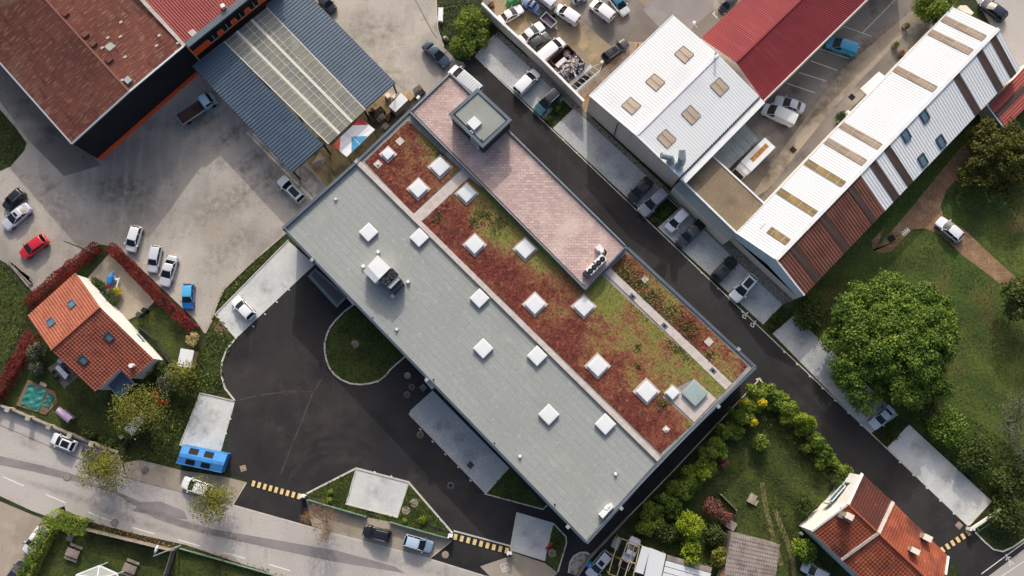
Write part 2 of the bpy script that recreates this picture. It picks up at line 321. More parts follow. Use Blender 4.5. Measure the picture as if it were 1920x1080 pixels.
X['glass_b'] = mat('blue_window_glass', (92, 124, 140), [((70, 100, 118), 1.0, .4, .6, .6)], rough=.12, spec=.6)
X['tyre'] = mat('tyre_rubber', (26, 26, 28), rough=.9)
X['rim'] = mat('alloy_rim', (150, 152, 156), rough=.35, metal=.7)
X['lamp_w'] = mat('clear_lamp_lens', (224, 226, 228), rough=.15, spec=.6)
X['lamp_r'] = mat('red_lamp_lens', (150, 24, 26), rough=.2, spec=.6)
X['pool'] = mat('wrinkled_teal_cover', (52, 132, 122), [((34, 106, 104), .6, .42, .6, .8, (1, 3, 1)), ((128, 170, 140), 1.1, .60, .68, .8, (.5, 3, 1))], rough=.4, bump=.8, bscale=2, spec=.5)
X['lilac'] = mat('lilac_canvas', (204, 176, 204), rough=.9)
X['navy_sail'] = mat('slate_blue_panel', (78, 98, 120), [((64, 84, 106), .5, .4, .65, .7)], rough=.3, spec=.5)
X['blue_box'] = mat('bright_blue_paint', (74, 146, 214), [((62, 130, 196), .6, .45, .65, .7), ((110, 162, 210), 1.2, .62, .74, .5)], rough=.5)
X['tentred'] = mat('tent_red', (212, 74, 76), rough=.7)
X['tentblue'] = mat('tent_blue', (74, 156, 200), rough=.7)
X['tentorange'] = mat('tent_orange', (240, 104, 62), rough=.7)
X['tentwhite'] = mat('tent_white', (240, 241, 243), rough=.7)
X['amber_strip'] = mat('amber_fibreglass', (190, 132, 52), [((156, 104, 40), 1.0, .45, .62, .8), ((212, 160, 84), 2.0, .55, .7, .6)], rough=.6, speck=.1)
X['maroon'] = mat('rusty_maroon_steel', (78, 40, 40), [((56, 32, 34), .8, .45, .62, .8)], rough=.8)
X['navy'] = mat('navy_skip_paint', (44, 52, 92), rough=.6)
X['litter'] = mat('mixed_scrap', (150, 146, 142), [((214, 210, 204), 2.5, .50, .56, .9), ((54, 54, 66), 1.6, .55, .6, .9), ((206, 116, 74), 1.3, .60, .63, .9), ((90, 108, 140), 2.1, .62, .66, .9)], rough=.9, island=.25)
X['yellow'] = mat('yellow_plastic', (226, 190, 60), rough=.5)
X['red'] = mat('red_plastic', (196, 36, 40), rough=.5)
X['blue'] = mat('blue_plastic', (36, 120, 190), rough=.4)
X['bark'] = mat('tree_bark', (92, 80, 66), [((66, 58, 48), 2, .45, .62, .8)], rough=.95)
X['bark_g'] = mat('grey_bark', (122, 118, 108), [((92, 88, 80), 2, .45, .62, .8)], rough=.95)
def leaf(name, c, c2, c3): return mat(name, c, [(c2, .30, .44, .58, .8), (c3, .9, .55, .70, .7)], rough=.6, spec=.25, island=.34, transl=.25)
X['lf_big'] = leaf('maple_leaves', (106, 132, 48), (76, 104, 38), (148, 164, 74))
X['lf_bush'] = leaf('bush_leaves', (124, 144, 52), (84, 110, 38), (162, 172, 72))
X['lf_bright'] = leaf('bright_leaves', (140, 158, 40), (106, 132, 32), (176, 184, 66))
X['lf_yellow'] = leaf('yellow_blossom', (206, 188, 40), (158, 156, 36), (226, 208, 66))
X['lf_olive'] = leaf('olive_leaves', (128, 130, 52), (94, 98, 40), (162, 158, 72))
X['lf_dark'] = leaf('dark_leaves', (80, 96, 44), (58, 74, 34), (108, 120, 58))
X['lf_dk_olive'] = leaf('dark_olive_leaves', (98, 98, 40), (70, 76, 32), (128, 122, 54))
X['lf_red'] = leaf('red_hedge_leaves', (132, 38, 36), (92, 24, 28), (166, 62, 50))
X['lf_pink'] = leaf('copper_leaves', (142, 92, 82), (106, 66, 62), (176, 124, 108))
X['lf_cream'] = leaf('cream_blossom', (220, 204, 148), (190, 172, 112), (236, 226, 184))
X['lf_grey'] = leaf('grey_green_leaves', (110, 112, 92), (84, 88, 70), (140, 142, 118))
X['lf_ground'] = leaf('ground_cover_leaves', (70, 88, 36), (46, 62, 24), (100, 114, 48))
X['lf_grass'] = leaf('grass_blades', (78, 92, 36), (58, 74, 28), (110, 112, 52))
X['lf_rust'] = leaf('dry_leaves', (150, 112, 76), (112, 80, 56), (180, 146, 104))
X['sprig'] = mat('twig_bark', (150, 128, 92), [((114, 94, 66), 2, .45, .62, .8)], rough=.95)
# ---------------------------------------------------------------- the planted roof: red stonecrop with green and grey-green patches
def sedum_material(name, isl):
    m = mat(name, (116, 58, 50), [((136, 78, 60), .35, .45, .66, .8), ((94, 46, 42), .6, .5, .70, .8), ((148, 106, 80), 1.6, .54, .68, .7), ((96, 92, 60), 2.4, .60, .68, .6)], rough=.95, uv=False, speck=.25, sscale=3, bump=.5, bscale=6, island=isl)
    return m
X['sedum'] = sedum_material('stonecrop_mat', 0.0)
X['sedum_l'] = sedum_material('stonecrop_tufts', 0.3)
X['sedum_2'] = sedum_material('mixed_stonecrop_mat', 0.0)
X['sedum_2l'] = sedum_material('mixed_stonecrop_tufts', 0.3)
PAINT = {}
def paint(key, col, metal=0.0, rough=.3):
    if key not in PAINT: PAINT[key] = mat('paint_'+key, col, rough=rough, metal=metal, spec=.5, coat=.7)
    return PAINT[key]
# ---------------------------------------------------------------- foliage: many leaf-sized faces
def leaf_object(name, pos, nrm, size, m, parent=None, loc=None, long=1.25):
    pos = np.asarray(pos, float); nrm = np.asarray(nrm, float); N = len(pos)
    nrm /= np.linalg.norm(nrm, axis=1, keepdims=True)+1e-9
    rv = RNG.normal(size=(N, 3)); t = np.cross(nrm, rv); t /= np.linalg.norm(t, axis=1, keepdims=True)+1e-9
    b = np.cross(nrm, t); s = np.asarray(size, float).reshape(-1, 1)*np.ones((N, 1))
    a = s*long*.5; w = s*.5
    v = np.stack([pos-t*a, pos-b*w+nrm*s*.10, pos+t*a, pos+b*w+nrm*s*.10], 1).reshape(-1, 3)
    if parent is not None: off = np.array(parent.location)
    else: off = np.array(loc if loc is not None else (0, 0, 0))
    v = v-off
    me = bpy.data.meshes.new(name); me.vertices.add(4*N); me.vertices.foreach_set('co', v.ravel().astype('f'))
    me.loops.add(4*N); me.loops.foreach_set('vertex_index', np.arange(4*N, dtype='i'))
    me.polygons.add(N); me.polygons.foreach_set('loop_start', np.arange(0, 4*N, 4, dtype='i'))
    me.update(calc_edges=True); me.materials.append(m)
    o = bpy.data.objects.new(name, me); COL.objects.link(o)
    if parent is not None: o.parent = parent
    else: o.location = Vector(off)
    return o
def unit(n):
    d = RNG.normal(size=(n, 3)); return d/(np.linalg.norm(d, axis=1, keepdims=True)+1e-9)
def blob_leaves(blobs, n, fill=.35):
    """blobs: (x, y, z, r); leaves on and a little inside each ball, more of them on top"""
    B = np.array(blobs, float); p = B[:, 3]**2; p /= p.sum(); k = RNG.choice(len(B), n, p=p)
    d = unit(n); d[:, 2] += .35; d /= np.linalg.norm(d, axis=1, keepdims=True)
    rad = np.where(RNG.random(n) < fill, RNG.uniform(.3, .9, n), RNG.uniform(.82, 1.12, n))
    pos = B[k, :3]+d*(B[k, 3]*rad)[:, None]*np.array([1, 1, .8])
    nr = d*.55+RNG.normal(size=(n, 3))*.42+np.array([0, 0, .30])
    pos = pos+RNG.normal(size=(n, 3))*(B[k, 3]*.13)[:, None]
    pos[:, 2] = np.maximum(pos[:, 2], .06)
    return pos, nr
def crown_blobs(c, rx, ry, rz, nb, rlo, rhi, inner=.12):
    out = [];
    for i in range(nb):
        d = unit(1)[0]; d[2] = d[2]*.9+.22; d /= np.linalg.norm(d); t = RNG.uniform(.62, .92) if RNG.random() > inner else RNG.uniform(.1, .5)
        r = RNG.uniform(rlo, rhi)
        out.append((c[0]+d[0]*max(rx-r, .1)*t*1.12, c[1]+d[1]*max(ry-r, .1)*t*1.12, c[2]+d[2]*max(rz-r*.7, .1)*t*1.1, r))
    return out
def lobed_crown(c, r, h, z, nl=15):
    """a big crown of uneven branch lobes, each of many leaf clumps"""
    out = []
    for i in range(nl):
        a = 2.4*i+RNG.uniform(-.3, .3); t = math.sqrt((i+.5)/nl); rr = r*.80*t*RNG.uniform(.92, 1.06)
        lr = r*RNG.uniform(.22, .31); zz = z+(h-z)*(1-t*t)*RNG.uniform(.62, .95)-lr*.5+RNG.uniform(-.6, .6)
        cx, cy = c[0]+rr*math.cos(a), c[1]+rr*math.sin(a)
        for k in range(13):
            d = unit(1)[0]; d[2] = abs(d[2])*.9-.15; q = lr*RNG.uniform(.55, .92); out.append((cx+d[0]*q, cy+d[1]*q, max(1.2, zz+d[2]*q*.6), lr*RNG.uniform(.24, .44)))
    for k in range(26):
        d = unit(1)[0]; out.append((c[0]+d[0]*r*.6, c[1]+d[1]*r*.6, z*.75+d[2]*1.0, r*.16))
    return out
def limbs(base, blobs, h, r0, n=7):
    mb = MB(); b = Vector(base); c = Vector((np.mean([q[0] for q in blobs]), np.mean([q[1] for q in blobs]), 0))
    top = Vector((c.x, c.y, h*.62))
    mb.tube([b, b.lerp(top, .5)+Vector((RNG.normal()*.1, RNG.normal()*.1, 0)), top], [r0, r0*.75, r0*.5], 8)
    for k in RNG.choice(len(blobs), min(n, len(blobs)), replace=False):
        q = Vector(blobs[k][:3]); s = b.lerp(top, RNG.uniform(.45, .95)); m_ = s.lerp(q, .5)+Vector((0, 0, .1*h))
        mb.tube([s, m_, q], [r0*.42, r0*.25, r0*.08], 6)
    return mb
def plant(name, label, cat, u, v, rpx, h, lf, n=None, size=.28, trunk=True, group=None, squash=1.0, rot=0.0, dens=1.0, zc=None, airy=0.0, bark='bark', lobes=0):
    """a tree or shrub whose crown is seen at photo point (u, v), rpx photo pixels in radius and h metres high"""
    z = zc if zc is not None else h*.55
    c = W(u, v, z); r = rpx/FOC*(CAMH-z)/math.cos(math.atan(math.hypot(u-960, v-540)/FOC))*1.0
    t = thing(name, label, cat, Vector((c.x, c.y, 0)), group)
    rz = max(.3, h-z)
    nb = int(np.clip(10+r*5, 8, 70)); lo, hi = r*.20+.12, r*.36+.16
    bl = crown_blobs((0, 0, z), r, r*squash, rz, nb, lo, hi)
    if lobes: bl = lobed_crown((0, 0), r*.98, h, z*.62, lobes)
    ca, sa = math.cos(rot), math.sin(rot)
    bl = [(c.x+x*ca-y*sa, c.y+x*sa+y*ca, max(zz, q*.5), q) for x, y, zz, q in bl]
    n = n or int(np.clip(900*r*r*squash*(.28/size)**2*.55*dens, 250, 26000))
    pos, nr = blob_leaves(bl, n, .35-airy*.2)
    leaf_object('crown', pos, nr, RNG.uniform(.65, 1.3, len(pos))*size, lf, t)
    if trunk: limbs((c.x, c.y, 0), bl, h, max(.06, h*.022), 18 if airy else 7).build('trunk', X[bark], t, True)
    return t
def hedge(name, label, path, w, h, lf, size=.22, dens=1.0, group=None, rough=.06, cat='hedge', clipped=True):
    """a hedge along a ground path (photo points)"""
    P = [W(u, v, 0) for u, v in path]; c = ground_of(P); t = thing(name, label, cat, c, group)
    pos = []; nr = []
    for a, b in zip(P[:-1], P[1:]):
        L = (b-a).length; d = (b-a).normalized(); s = Vector((-d.y, d.x, 0)); n = int(L*(w+2*h)*42*dens*(.22/size)**2)
        x = RNG.uniform(-.3, L+.3, n); per = RNG.uniform(0, w+1.6*h, n)
        off = np.where(per < w, per-w/2, np.where(per < w+.8*h, -w/2, w/2)); z = np.where(per < w, h, RNG.uniform(.1, h, n))
        wob = .12*np.sin(x*1.7)+.08*np.sin(x*4.1+1)
        off = off*(1+wob/w*1.2)+RNG.normal(size=n)*rough; z = z+RNG.normal(size=n)*rough+wob*.5
        nx = np.where(per < w, 0, np.sign(off))
        pos.append(np.array(a)[None]+x[:, None]*np.array(d)+off[:, None]*np.array(s)+np.stack([0*z, 0*z, np.maximum(z, .05)], 1))
        nr.append(nx[:, None]*np.array(s)*.7+np.stack([0*z, 0*z, np.where(per < w, .9, .35)], 1)+RNG.normal(size=(n, 3))*.4)
        for k in range(int(L/1.3)+1):
            q = a+d*min(L, k*1.3); st = MB(); st.tube([q, q+Vector((RNG.normal()*.1, RNG.normal()*.1, h*.7))], [.04, .015], 5); st.build('stem', X['bark'], t)
    pos = np.concatenate(pos); nr = np.concatenate(nr)
    leaf_object('foliage', pos, nr, RNG.uniform(.6, 1.3, len(pos))*size, lf, t)
    return t
def belt(name, label, spots, lf, size=.3, dens=1.0, cat='hedge'):
    """an overgrown hedge: (u, v, radius px, height m) clumps that grow into one another"""
    C = [(W(u, v, h*.5), r, h) for u, v, r, h in spots]; c = ground_of([q[0] for q in C]); t = thing(name, label, cat, c)
    bl = []
    for q, rp, h in C:
        r = rp/11.6
        bl += crown_blobs((q.x+RNG.normal()*.12*r, q.y+RNG.normal()*.12*r, h*RNG.uniform(.42, .62)), r*RNG.uniform(.8, 1.25), r*RNG.uniform(.7, 1.15), h*.45, int(7+r*3), r*.14+.12, r*.34+.15)
        for _k in range(6): bl.append((q.x+RNG.uniform(-1, 1)*r*.6, q.y+RNG.uniform(-1, 1)*r*.6, h*RNG.uniform(.3, .8), RNG.uniform(.25, .55)))
        st = MB(); st.tube([(q.x, q.y, 0), (q.x+.1, q.y, h*.4), (q.x, q.y+.1, h*.75)], [.09, .06, .02], 6); st.build('stem', X['bark'], t)
    n = int(sum((r/11.6)**2 for _, r, _ in C)*560*dens*(.3/size)**2)
    pos, nr = blob_leaves(bl, n)
    leaf_object('foliage', pos, nr, RNG.uniform(.6, 1.3, n)*size, lf, t)
    return t
def inside(px, py, poly):
    ins = np.zeros(len(px), bool); j = len(poly)-1
    for i in range(len(poly)):
        xi, yi = poly[i][0], poly[i][1]; xj, yj = poly[j][0], poly[j][1]
        ins ^= ((yi > py) != (yj > py)) & (px < (xj-xi)*(py-yi)/(yj-yi+1e-12)+xi); j = i
    return ins
def scatter(poly, per_m2):
    a = np.array([(p[0], p[1]) for p in poly]); lo, hi = a.min(0), a.max(0); n = int((hi-lo).prod()*per_m2)
    x = RNG.uniform(lo[0], hi[0], n); y = RNG.uniform(lo[1], hi[1], n); k = inside(x, y, a); return x[k], y[k]
def cover(name, label, polys, lf, per_m2=6, size=.28, hmax=.35, z=0.0, patch=.0):
    """ground cover nobody could count"""
    P = []
    for pp in polys:
        x, y = scatter(WS(pp), per_m2)
        if patch:
            k = (np.sin(x*.55+1.3*np.sin(y*.31))+np.sin(y*.62+1.7*np.sin(x*.27))) > patch; x, y = x[k], y[k]
        P.append(np.stack([x, y, z+.03+RNG.random(len(x))**1.6*hmax], 1))
    P = np.concatenate(P); nr = RNG.normal(size=P.shape)*.5+np.array([0, 0, .7])
    nr[:, 2] += .5; o = leaf_object(name, P, nr, RNG.uniform(.5, 1.3, len(P))*size, lf, loc=(P[:, 0].mean(), P[:, 1].mean(), 0))
    return tag(o, label, 'ground cover', None, 'stuff')
def bare_branches(mb, p, d, L, r, depth, twigs):
    q = p+d*L; mid = p.lerp(q, .5)+Vector(RNG.normal(size=3)*.05*L)
    mb.tube([p, mid, q], [r, r*.8, r*.6], 5 if depth > 1 else 4); twigs.append(q)
    if depth == 0: return
    for k in range(3):
        s = p.lerp(q, RNG.uniform(.5, 1.0)); e = (d+Vector(RNG.normal(size=3)*.55)+Vector((0, 0, .12))).normalized()
        bare_branches(mb, s, e, L*RNG.uniform(.6, .8), r*.58, depth-1, twigs)

# ---------------------------------------------------------------- cars
KIND = {
 'hatchback_car': dict(L=4.0, W=1.76, H=1.47, belt=.93, nose=.70, tail=.92, cowl=.245, rf=.035, rr=-.37, rb=-.455, glass=(-.40, .20)),
 'city_car': dict(L=3.55, W=1.64, H=1.50, belt=.95, nose=.74, tail=.95, cowl=.29, rf=.075, rr=-.40, rb=-.465, glass=(-.40, .24)),
 'sedan_car': dict(L=4.55, W=1.80, H=1.44, belt=.92, nose=.70, tail=.96, cowl=.225, rf=.012, rr=-.215, rb=-.345, glass=(-.30, .18)),
 'estate_car': dict(L=4.6, W=1.80, H=1.50, belt=.93, nose=.71, tail=.93, cowl=.235, rf=.035, rr=-.415, rb=-.475, glass=(-.43, .19)),
 'suv_car': dict(L=4.5, W=1.86, H=1.70, belt=1.06, nose=.88, tail=1.05, cowl=.245, rf=.065, rr=-.40, rb=-.465, glass=(-.42, .20)),
 'small_van': dict(L=4.2, W=1.80, H=1.82, belt=1.08, nose=.86, tail=1.05, cowl=.30, rf=.085, rr=-.465, rb=-.488, glass=(.02, .24), wr=.86),
 'panel_van': dict(L=4.9, W=1.95, H=1.98, belt=1.20, nose=.98, tail=1.2, cowl=.35, rf=.155, rr=-.475, rb=-.49, glass=(.12, .29), wr=.87),
 'pickup_truck': dict(L=4.9, W=1.80, H=1.74, belt=1.05, nose=.90, tail=.98, cowl=.26, rf=.09, rr=-.03, rb=-.06, glass=(-.02, .22), bed=True),
}
_cache = {}
def car_parts(kind):
    if kind in _cache: return _cache[kind]
    k = KIND[kind]; L, Wd, H, be = k['L'], k['W']/2, k['H'], k['belt']; wr = k.get('wr', .77)*Wd; wb = .93*Wd
    out = []
    def add(name, mb, m, role='', parent=None, smooth=True):
        me = mb.mesh(name, [m], False)
        bm = bmesh.new(); bm.from_mesh(me); bmesh.ops.remove_doubles(bm, verts=bm.verts, dist=.0008); bmesh.ops.recalc_face_normals(bm, faces=bm.faces)
        for f in bm.faces: f.smooth = smooth
        bm.to_mesh(me); bm.free()
        if smooth:
            for e in me.edges: pass
        out.append((name, me, role, parent)); return len(out)-1
    nose, tail = k['nose'], k['tail']
    bed = k.get('bed'); rear_top = tail
    st = [(.5, .58, nose*.80, .42), (.496, .76, nose*.90, .30), (.482, .87, nose*.97, .24), (.45, .945, nose+.02, .22), (.38, .985, nose+.07, .22), ((k['cowl']+.38)/2, 1, nose+(be-nose)*.62, .22), (k['cowl'], 1, be, .22),
          (.06, 1, be, .22), (-.15, 1, be+.01, .22), (max(k['rb'], -.30) if not bed else -.30, 1, be+.01 if not bed else tail, .22), (-.40, .985, (be+tail)/2 if not bed else tail, .22), (-.455, .95, tail-.01, .24), (-.485, .89, tail-.05, .28), (-.497, .80, tail-.12, .34), (-.5, .64, tail-.24, .44)]
    mb = MB(); rings = []
    for x, w, zt, zb in st:
        y = Wd*w
        half = [(y*.90, zb), (y*.985, zb+(zt-zb)*.30), (y, zb+(zt-zb)*.58), (y*.975, zb+(zt-zb)*.86), (y*.92, zt-.015), (y*.80, zt+.015), (y*.40, zt+.035)]
        rings.append([Vector((x*L, a, z)) for a, z in half]+[Vector((x*L, 0, zt+.04))]+[Vector((x*L, -a, z)) for a, z in reversed(half)])
    for a, b in zip(rings[:-1], rings[1:]):
        for i in range(len(a)-1): mb.face([a[i], b[i], b[i+1], a[i+1]])
        mb.face([a[-1], b[-1], b[0], a[0]])
    mb.face(rings[0]); mb.face(rings[-1][::-1])
    body = add('body', mb, X['black'], 'paint')
    # roof with pillars
    xf, xr, xw, xb = k['rf']*L, k['rr']*L, k['cowl']*L, k['rb']*L
    mb = MB(); xs = [xf+.05, xf, xf-.12, (xf+xr)/2, xr+.12, xr, xr-.04]; dz = [-.05, -.015, 0, .015, 0, -.02, -.06]; ws = [.93, .97, 1, 1.01, 1, .96, .90]
    g = [[Vector((x, wr*w*t, H+dd-.055*abs(t)**2.5)) for t in (-1.03, -.94, -.6, 0, .6, .94, 1.03)] for x, dd, w in zip(xs, dz, ws)]
    for a, b in zip(g[:-1], g[1:]):
        for i in range(6): mb.face([a[i], a[i+1], b[i+1], b[i]])
    for s in (-1, 1):
        mb.tube([(xw+.02, s*wb*.965, be+.01), (xf+.02, s*wr*.97, H-.05)], .045, 6)
        mb.tube([(xb, s*wb*.955, be), (xr, s*wr*.96, H-.06)], .065, 6)
        xm = (xw*.35+xb*.65); mb.tube([(xm+.1, s*wb*.985, be), (xm+.02, s*wr*1.0, H-.06)], .035, 5)
        gf, gr = k['glass'][1]*L, k['glass'][0]*L
        if kind in ('small_van', 'panel_van'):
            q = [(xb+.02, wb*.98, be-.02), (gr, wb*1.0, be-.02), (gr-.02, wr*1.03, H-.07), (xr, wr*.99, H-.08)]
            mb.face([(x, s*y, z) for x, y, z in q])
    add('roof', mb, X['black'], 'paint')
    def pane(name, rows):
        m_ = MB()
        for a, b in zip(rows[:-1], rows[1:]):
            for i in range(len(a)-1): m_.face([a[i], a[i+1], b[i+1], b[i]])
        add(name, m_, X['glass'])
    T = (-1, -.5, 0, .5, 1)
    pane('windscreen', [[(xw-.10*t*t+.06, t*wb*.95, be+.02) for t in T], [(xf-.05*t*t+.03, t*wr*.95, H-.045) for t in T]])
    pane('rear_window', [[(xb+.05*t*t-.02, t*wb*.94, be+.03) for t in T], [(xr+.03*t*t-.01, t*wr*.94, H-.06) for t in T]])
    for s in (-1, 1):
        gf, gr = xw-.06, (xb+.06 if kind not in ('small_van', 'panel_van') else k['glass'][0]*L)
        pane('side_window', [[(gf, s*wb*.975, be), ((gf+gr)/2, s*wb*.99, be), (gr, s*wb*.97, be)], [(xf-.0, s*wr*.995, H-.06), ((xf+max(xr, gr))/2, s*wr*1.0, H-.05), (max(xr, gr) if not kind.endswith('van') else gr, s*wr*.99, H-.06)]])
    if kind in ('small_van', 'panel_van'):
        out.pop(-3)                                      # panel vans: rear doors carry no full-width window
        mb = MB(); mb.face([(xb-.0, -wb*.95, be-.1), (xb-.0, wb*.95, be-.1), (xr-.02, wr*.95, H-.06), (xr-.02, -wr*.95, H-.06)]); add('rear_door', mb, X['black'], 'paint', None, False)
        for s in (-1, 1):
            mb = MB(); mb.face([(xb-.03, s*wb*.12, be+.05), (xb-.03, s*wb*.80, be+.05), (xr-.04, s*wr*.78, H-.22), (xr-.04, s*wr*.12, H-.22)]); add('rear_window', mb, X['glass'], '', None, False)
    r = .31 if kind in ('hatchback_car', 'city_car', 'sedan_car', 'estate_car') else .34
    for x in (.315*L, -.30*L):
        for s in (-1, 1):
            mb = MB(); n = 18; y0, y1 = s*(Wd-.20), s*(Wd+.012)
            a = [Vector((x+r*math.cos(2*math.pi*i/n), y0, r+r*math.sin(2*math.pi*i/n))) for i in range(n)]; b = [Vector((p.x, y1, p.z)) for p in a]
            for i in range(n): mb.face([a[i], a[(i+1) % n], b[(i+1) % n], b[i]])
            mb.face(a); mb.face(b); wi = add('wheel', mb, X['tyre'], '', None, False)
            mb = MB(); rr_ = r*.62; c = [Vector((x+rr_*math.cos(2*math.pi*i/n), s*(Wd+.018), r+rr_*math.sin(2*math.pi*i/n))) for i in range(n)]
            mb.face(c); add('rim', mb, X['rim'], '', wi, False)
    for s in (-1, 1):
        mb = MB(); z = nose
        mb.face([(.488*L, s*Wd*.60, z*.93), (.470*L, s*Wd*.86, z*.94), (.41*L, s*Wd*.945, z+.045), (.435*L, s*Wd*.70, z+.065), (.475*L, s*Wd*.56, z+.015)])
        add('headlight', mb, X['lamp_w'], '', None, False)
        mb = MB(); mb.face([(-.491*L, s*Wd*.62, tail-.06), (-.480*L, s*Wd*.885, tail-.06), (-.44*L, s*Wd*.955, tail-.0), (-.455*L, s*Wd*.84, tail+.035), (-.486*L, s*Wd*.66, tail+.0)])
        add('tail_light', mb, X['lamp_r'], '', None, False)
        mb = MB(); mb.box((xw-.16, s*(Wd+.10)), .14, .22, be+.0, be+.14, s*.2); add('mirror', mb, X['black'], 'paint', None, False)
        mb = MB(); mb.face([(.02*L+.07, s*(Wd*1.0+.004), be-.16), (.02*L-.07, s*(Wd*1.0+.004), be-.16), (.02*L-.07, s*(Wd*1.0+.012), be-.12), (.02*L+.07, s*(Wd*1.0+.012), be-.12)]); add('door_handle', mb, X['darkgrey'], '', None, False)
    mb = MB(); mb.box((.488*L, 0), .04, Wd*1.0, .40, .56); add('grille', mb, X['black'], '', None, False)
    if bed:
        mb = MB(); mb.face([(-.485*L, -Wd*.84, tail+.052), (-.075*L, -Wd*.84, tail+.052), (-.075*L, Wd*.84, tail+.052), (-.485*L, Wd*.84, tail+.052)]); add('load_bed', mb, X['black'], '', None, False)
        for s in (-1, 1):
            mb = MB(); mb.box((-.28*L, s*Wd*.9), .41*L, .08, tail, tail+.10); add('bed_rail', mb, X['black'], 'paint', None, False)
    _cache[kind] = out; return out
def extra_sunroof(t, k, col):
    L, Wd, H = k['L'], k['W']/2, k['H']; wr = k.get('wr', .77)*Wd
    return L, Wd, H, wr
def car(kind, colkey, col, front, rear, label, cat='car', group=None, L=None, opts=(), roofcol=None, metal=0.0, z=.7, hood=None):
    """front, rear: the two ends of the car as seen in the photo; it stands on the ground there"""
    a, b = W(front[0], front[1], z), W(rear[0], rear[1], z); c = (a+b)/2; h = math.atan2(a.y-b.y, a.x-b.x); k = KIND[kind]
    ln = (a-b).length if L is None else L; sc = ln/k['L']; sw = 1+(sc-1)*.5
    t = thing(kind, label, cat, Vector((c.x, c.y, 0)), group); t.rotation_euler = (0, 0, h)
    pm = paint(colkey, col, metal); obs = []
    for name, me, role, par in car_parts(kind):
        o = bpy.data.objects.new(name, me); COL.objects.link(o); o.parent = obs[par] if par is not None else t; obs.append(o)
        if par is None: o.scale = (sc, sw, sw)
        if role == 'paint':
            o.material_slots[0].link = 'OBJECT'; o.material_slots[0].material = roofcol if (roofcol and name == 'roof') else pm
    L_, Wd, H = k['L']*sc, k['W']/2*sw, k['H']*sw; wr = k.get('wr', .77)*Wd; xf, xr = k['rf']*L_, k['rr']*L_
    def extra(name, mb, m):
        me = mb.mesh(name, [m]); o = bpy.data.objects.new(name, me); COL.objects.link(o); o.parent = t
    if 'sunroof' in opts:
        mb = MB(); mb.box(((xf*.72+xr*.28), 0), (xf-xr)*.34, wr*1.15, H-.01, H+.022); extra('sunroof', mb, X['glass'])
    if 'panorama' in opts:
        mb = MB(); mb.box(((xf*.52+xr*.48), 0), (xf-xr)*.74, wr*1.35, H-.01, H+.024); extra('sunroof', mb, X['glass'])
    if 'rails' in opts:
        for s in (-1, 1):
            mb = MB(); mb.tube([(xf-.15, s*wr*.92, H-.03), (xf-.3, s*wr*.92, H+.05), (xr+.3, s*wr*.92, H+.05), (xr+.12, s*wr*.92, H-.03)], .022, 5); extra('roof_rail', mb, X['steel_l'])
    if 'bars' in opts:
        for q in (.25, .75):
            mb = MB(); mb.bar((xf+(xr-xf)*q, -wr, H+.06), (xf+(xr-xf)*q, wr, H+.06), .05); extra('roof_bar', mb, X['steel_l'])
    if 'rack' in opts:
        for s in (-1, 1):
            mb = MB(); mb.bar((xf-.1, s*wr*.95, H+.10), (xr+.05, s*wr*.95, H+.10), .04); extra('rack_rail', mb, X['white'])
        for q in range(10):
            mb = MB(); x = xf-.1+(xr-xf+.15)*q/9; mb.box((x, 0), .16, wr*1.9, H+.08, H+.12); extra('rack_slat', mb, X['white'])
    if 'plate' in opts:
        mb = MB(); mb.box((-.503*L_, 0), .02, .5, .55, .66); extra('number_plate', mb, X['white'])
    if 'bonnet' in opts:
        mb = MB(); zb = k['belt']*sw; zn = k['nose']*sw
        mb.face([(.455*L_, -Wd*.62, zn+.062), (.455*L_, Wd*.62, zn+.062), (k['cowl']*L_+.03, Wd*.8, zb+.046), (k['cowl']*L_+.03, -Wd*.8, zb+.046)]); extra('bonnet', mb, hood)
    return t
# ================================================================ THE SETTING
def sheet(name, px, lev, m, label):
    mb = MB(); p = WS(px, 0.004*lev); mb.face(p, [(q.x, q.y) for q in p]); return struct(name, mb, m, label)
mb = MB(); S = 400; mb.face([(-S, -S, 0), (S, -S, 0), (S, S, 0), (-S, S, 0)])
struct('ground', mb, X['earth'], 'rough grassy earth under the whole neighbourhood')
sheet('yard', [(-300, -300), (800, -300), (818, 0), (821, 55), (832, 88), (855, 112), (876, 120), (850, 150), (600, 420), (536, 436), (470, 492), (418, 540), (400, 580), (395, 600), (383, 625), (366, 600), (250, 490), (212, 462), (185, 458), (165, 468), (118, 504), (85, 534), (62, 548), (36, 520), (12, 494), (-30, 470), (-300, 460), (-300, 330), (-20, 330), (20, 312), (46, 282), (50, 268), (30, 240), (0, 205), (-300, -100)], 1, X['yard'], 'worn beige asphalt yard of the dark warehouse')
sheet('loading_floor', [(560, 285), (705, 170), (800, 230), (690, 330), (620, 360)], 2, X['ochre'], 'stained ochre concrete beside the loading canopy')
sheet('side_lane', [(-300, -160), (0, 105), (150, 270), (190, 310), (120, 330), (55, 265), (0, 190), (-300, -60)], 2, X['yard_b'], 'grey lane along the warehouse wall')
sheet('junk_yard', [(893, -20), (930, -300), (1260, -300), (1260, -10), (1225, 20), (1245, 75), (1100, 230), (1000, 120)], 1, X['junk'], 'dusty yellow earth of the scrap car yard')
sheet('yard_track', [(1085, -20), (1175, -20), (1240, 40), (1236, 80), (1176, 78), (1150, 90), (1080, 30)], 2, X['yard_b'], 'grey concrete track through the scrap yard')
sheet('parking_yard', [(1210, -20), (1280, -300), (1980, -300), (1790, 10), (1600, 200), (1400, 430), (1300, 340), (1330, 200), (1280, 60), (1230, 30)], 1, X['yard_b'], 'patched asphalt car park between the red barn and the long hall')
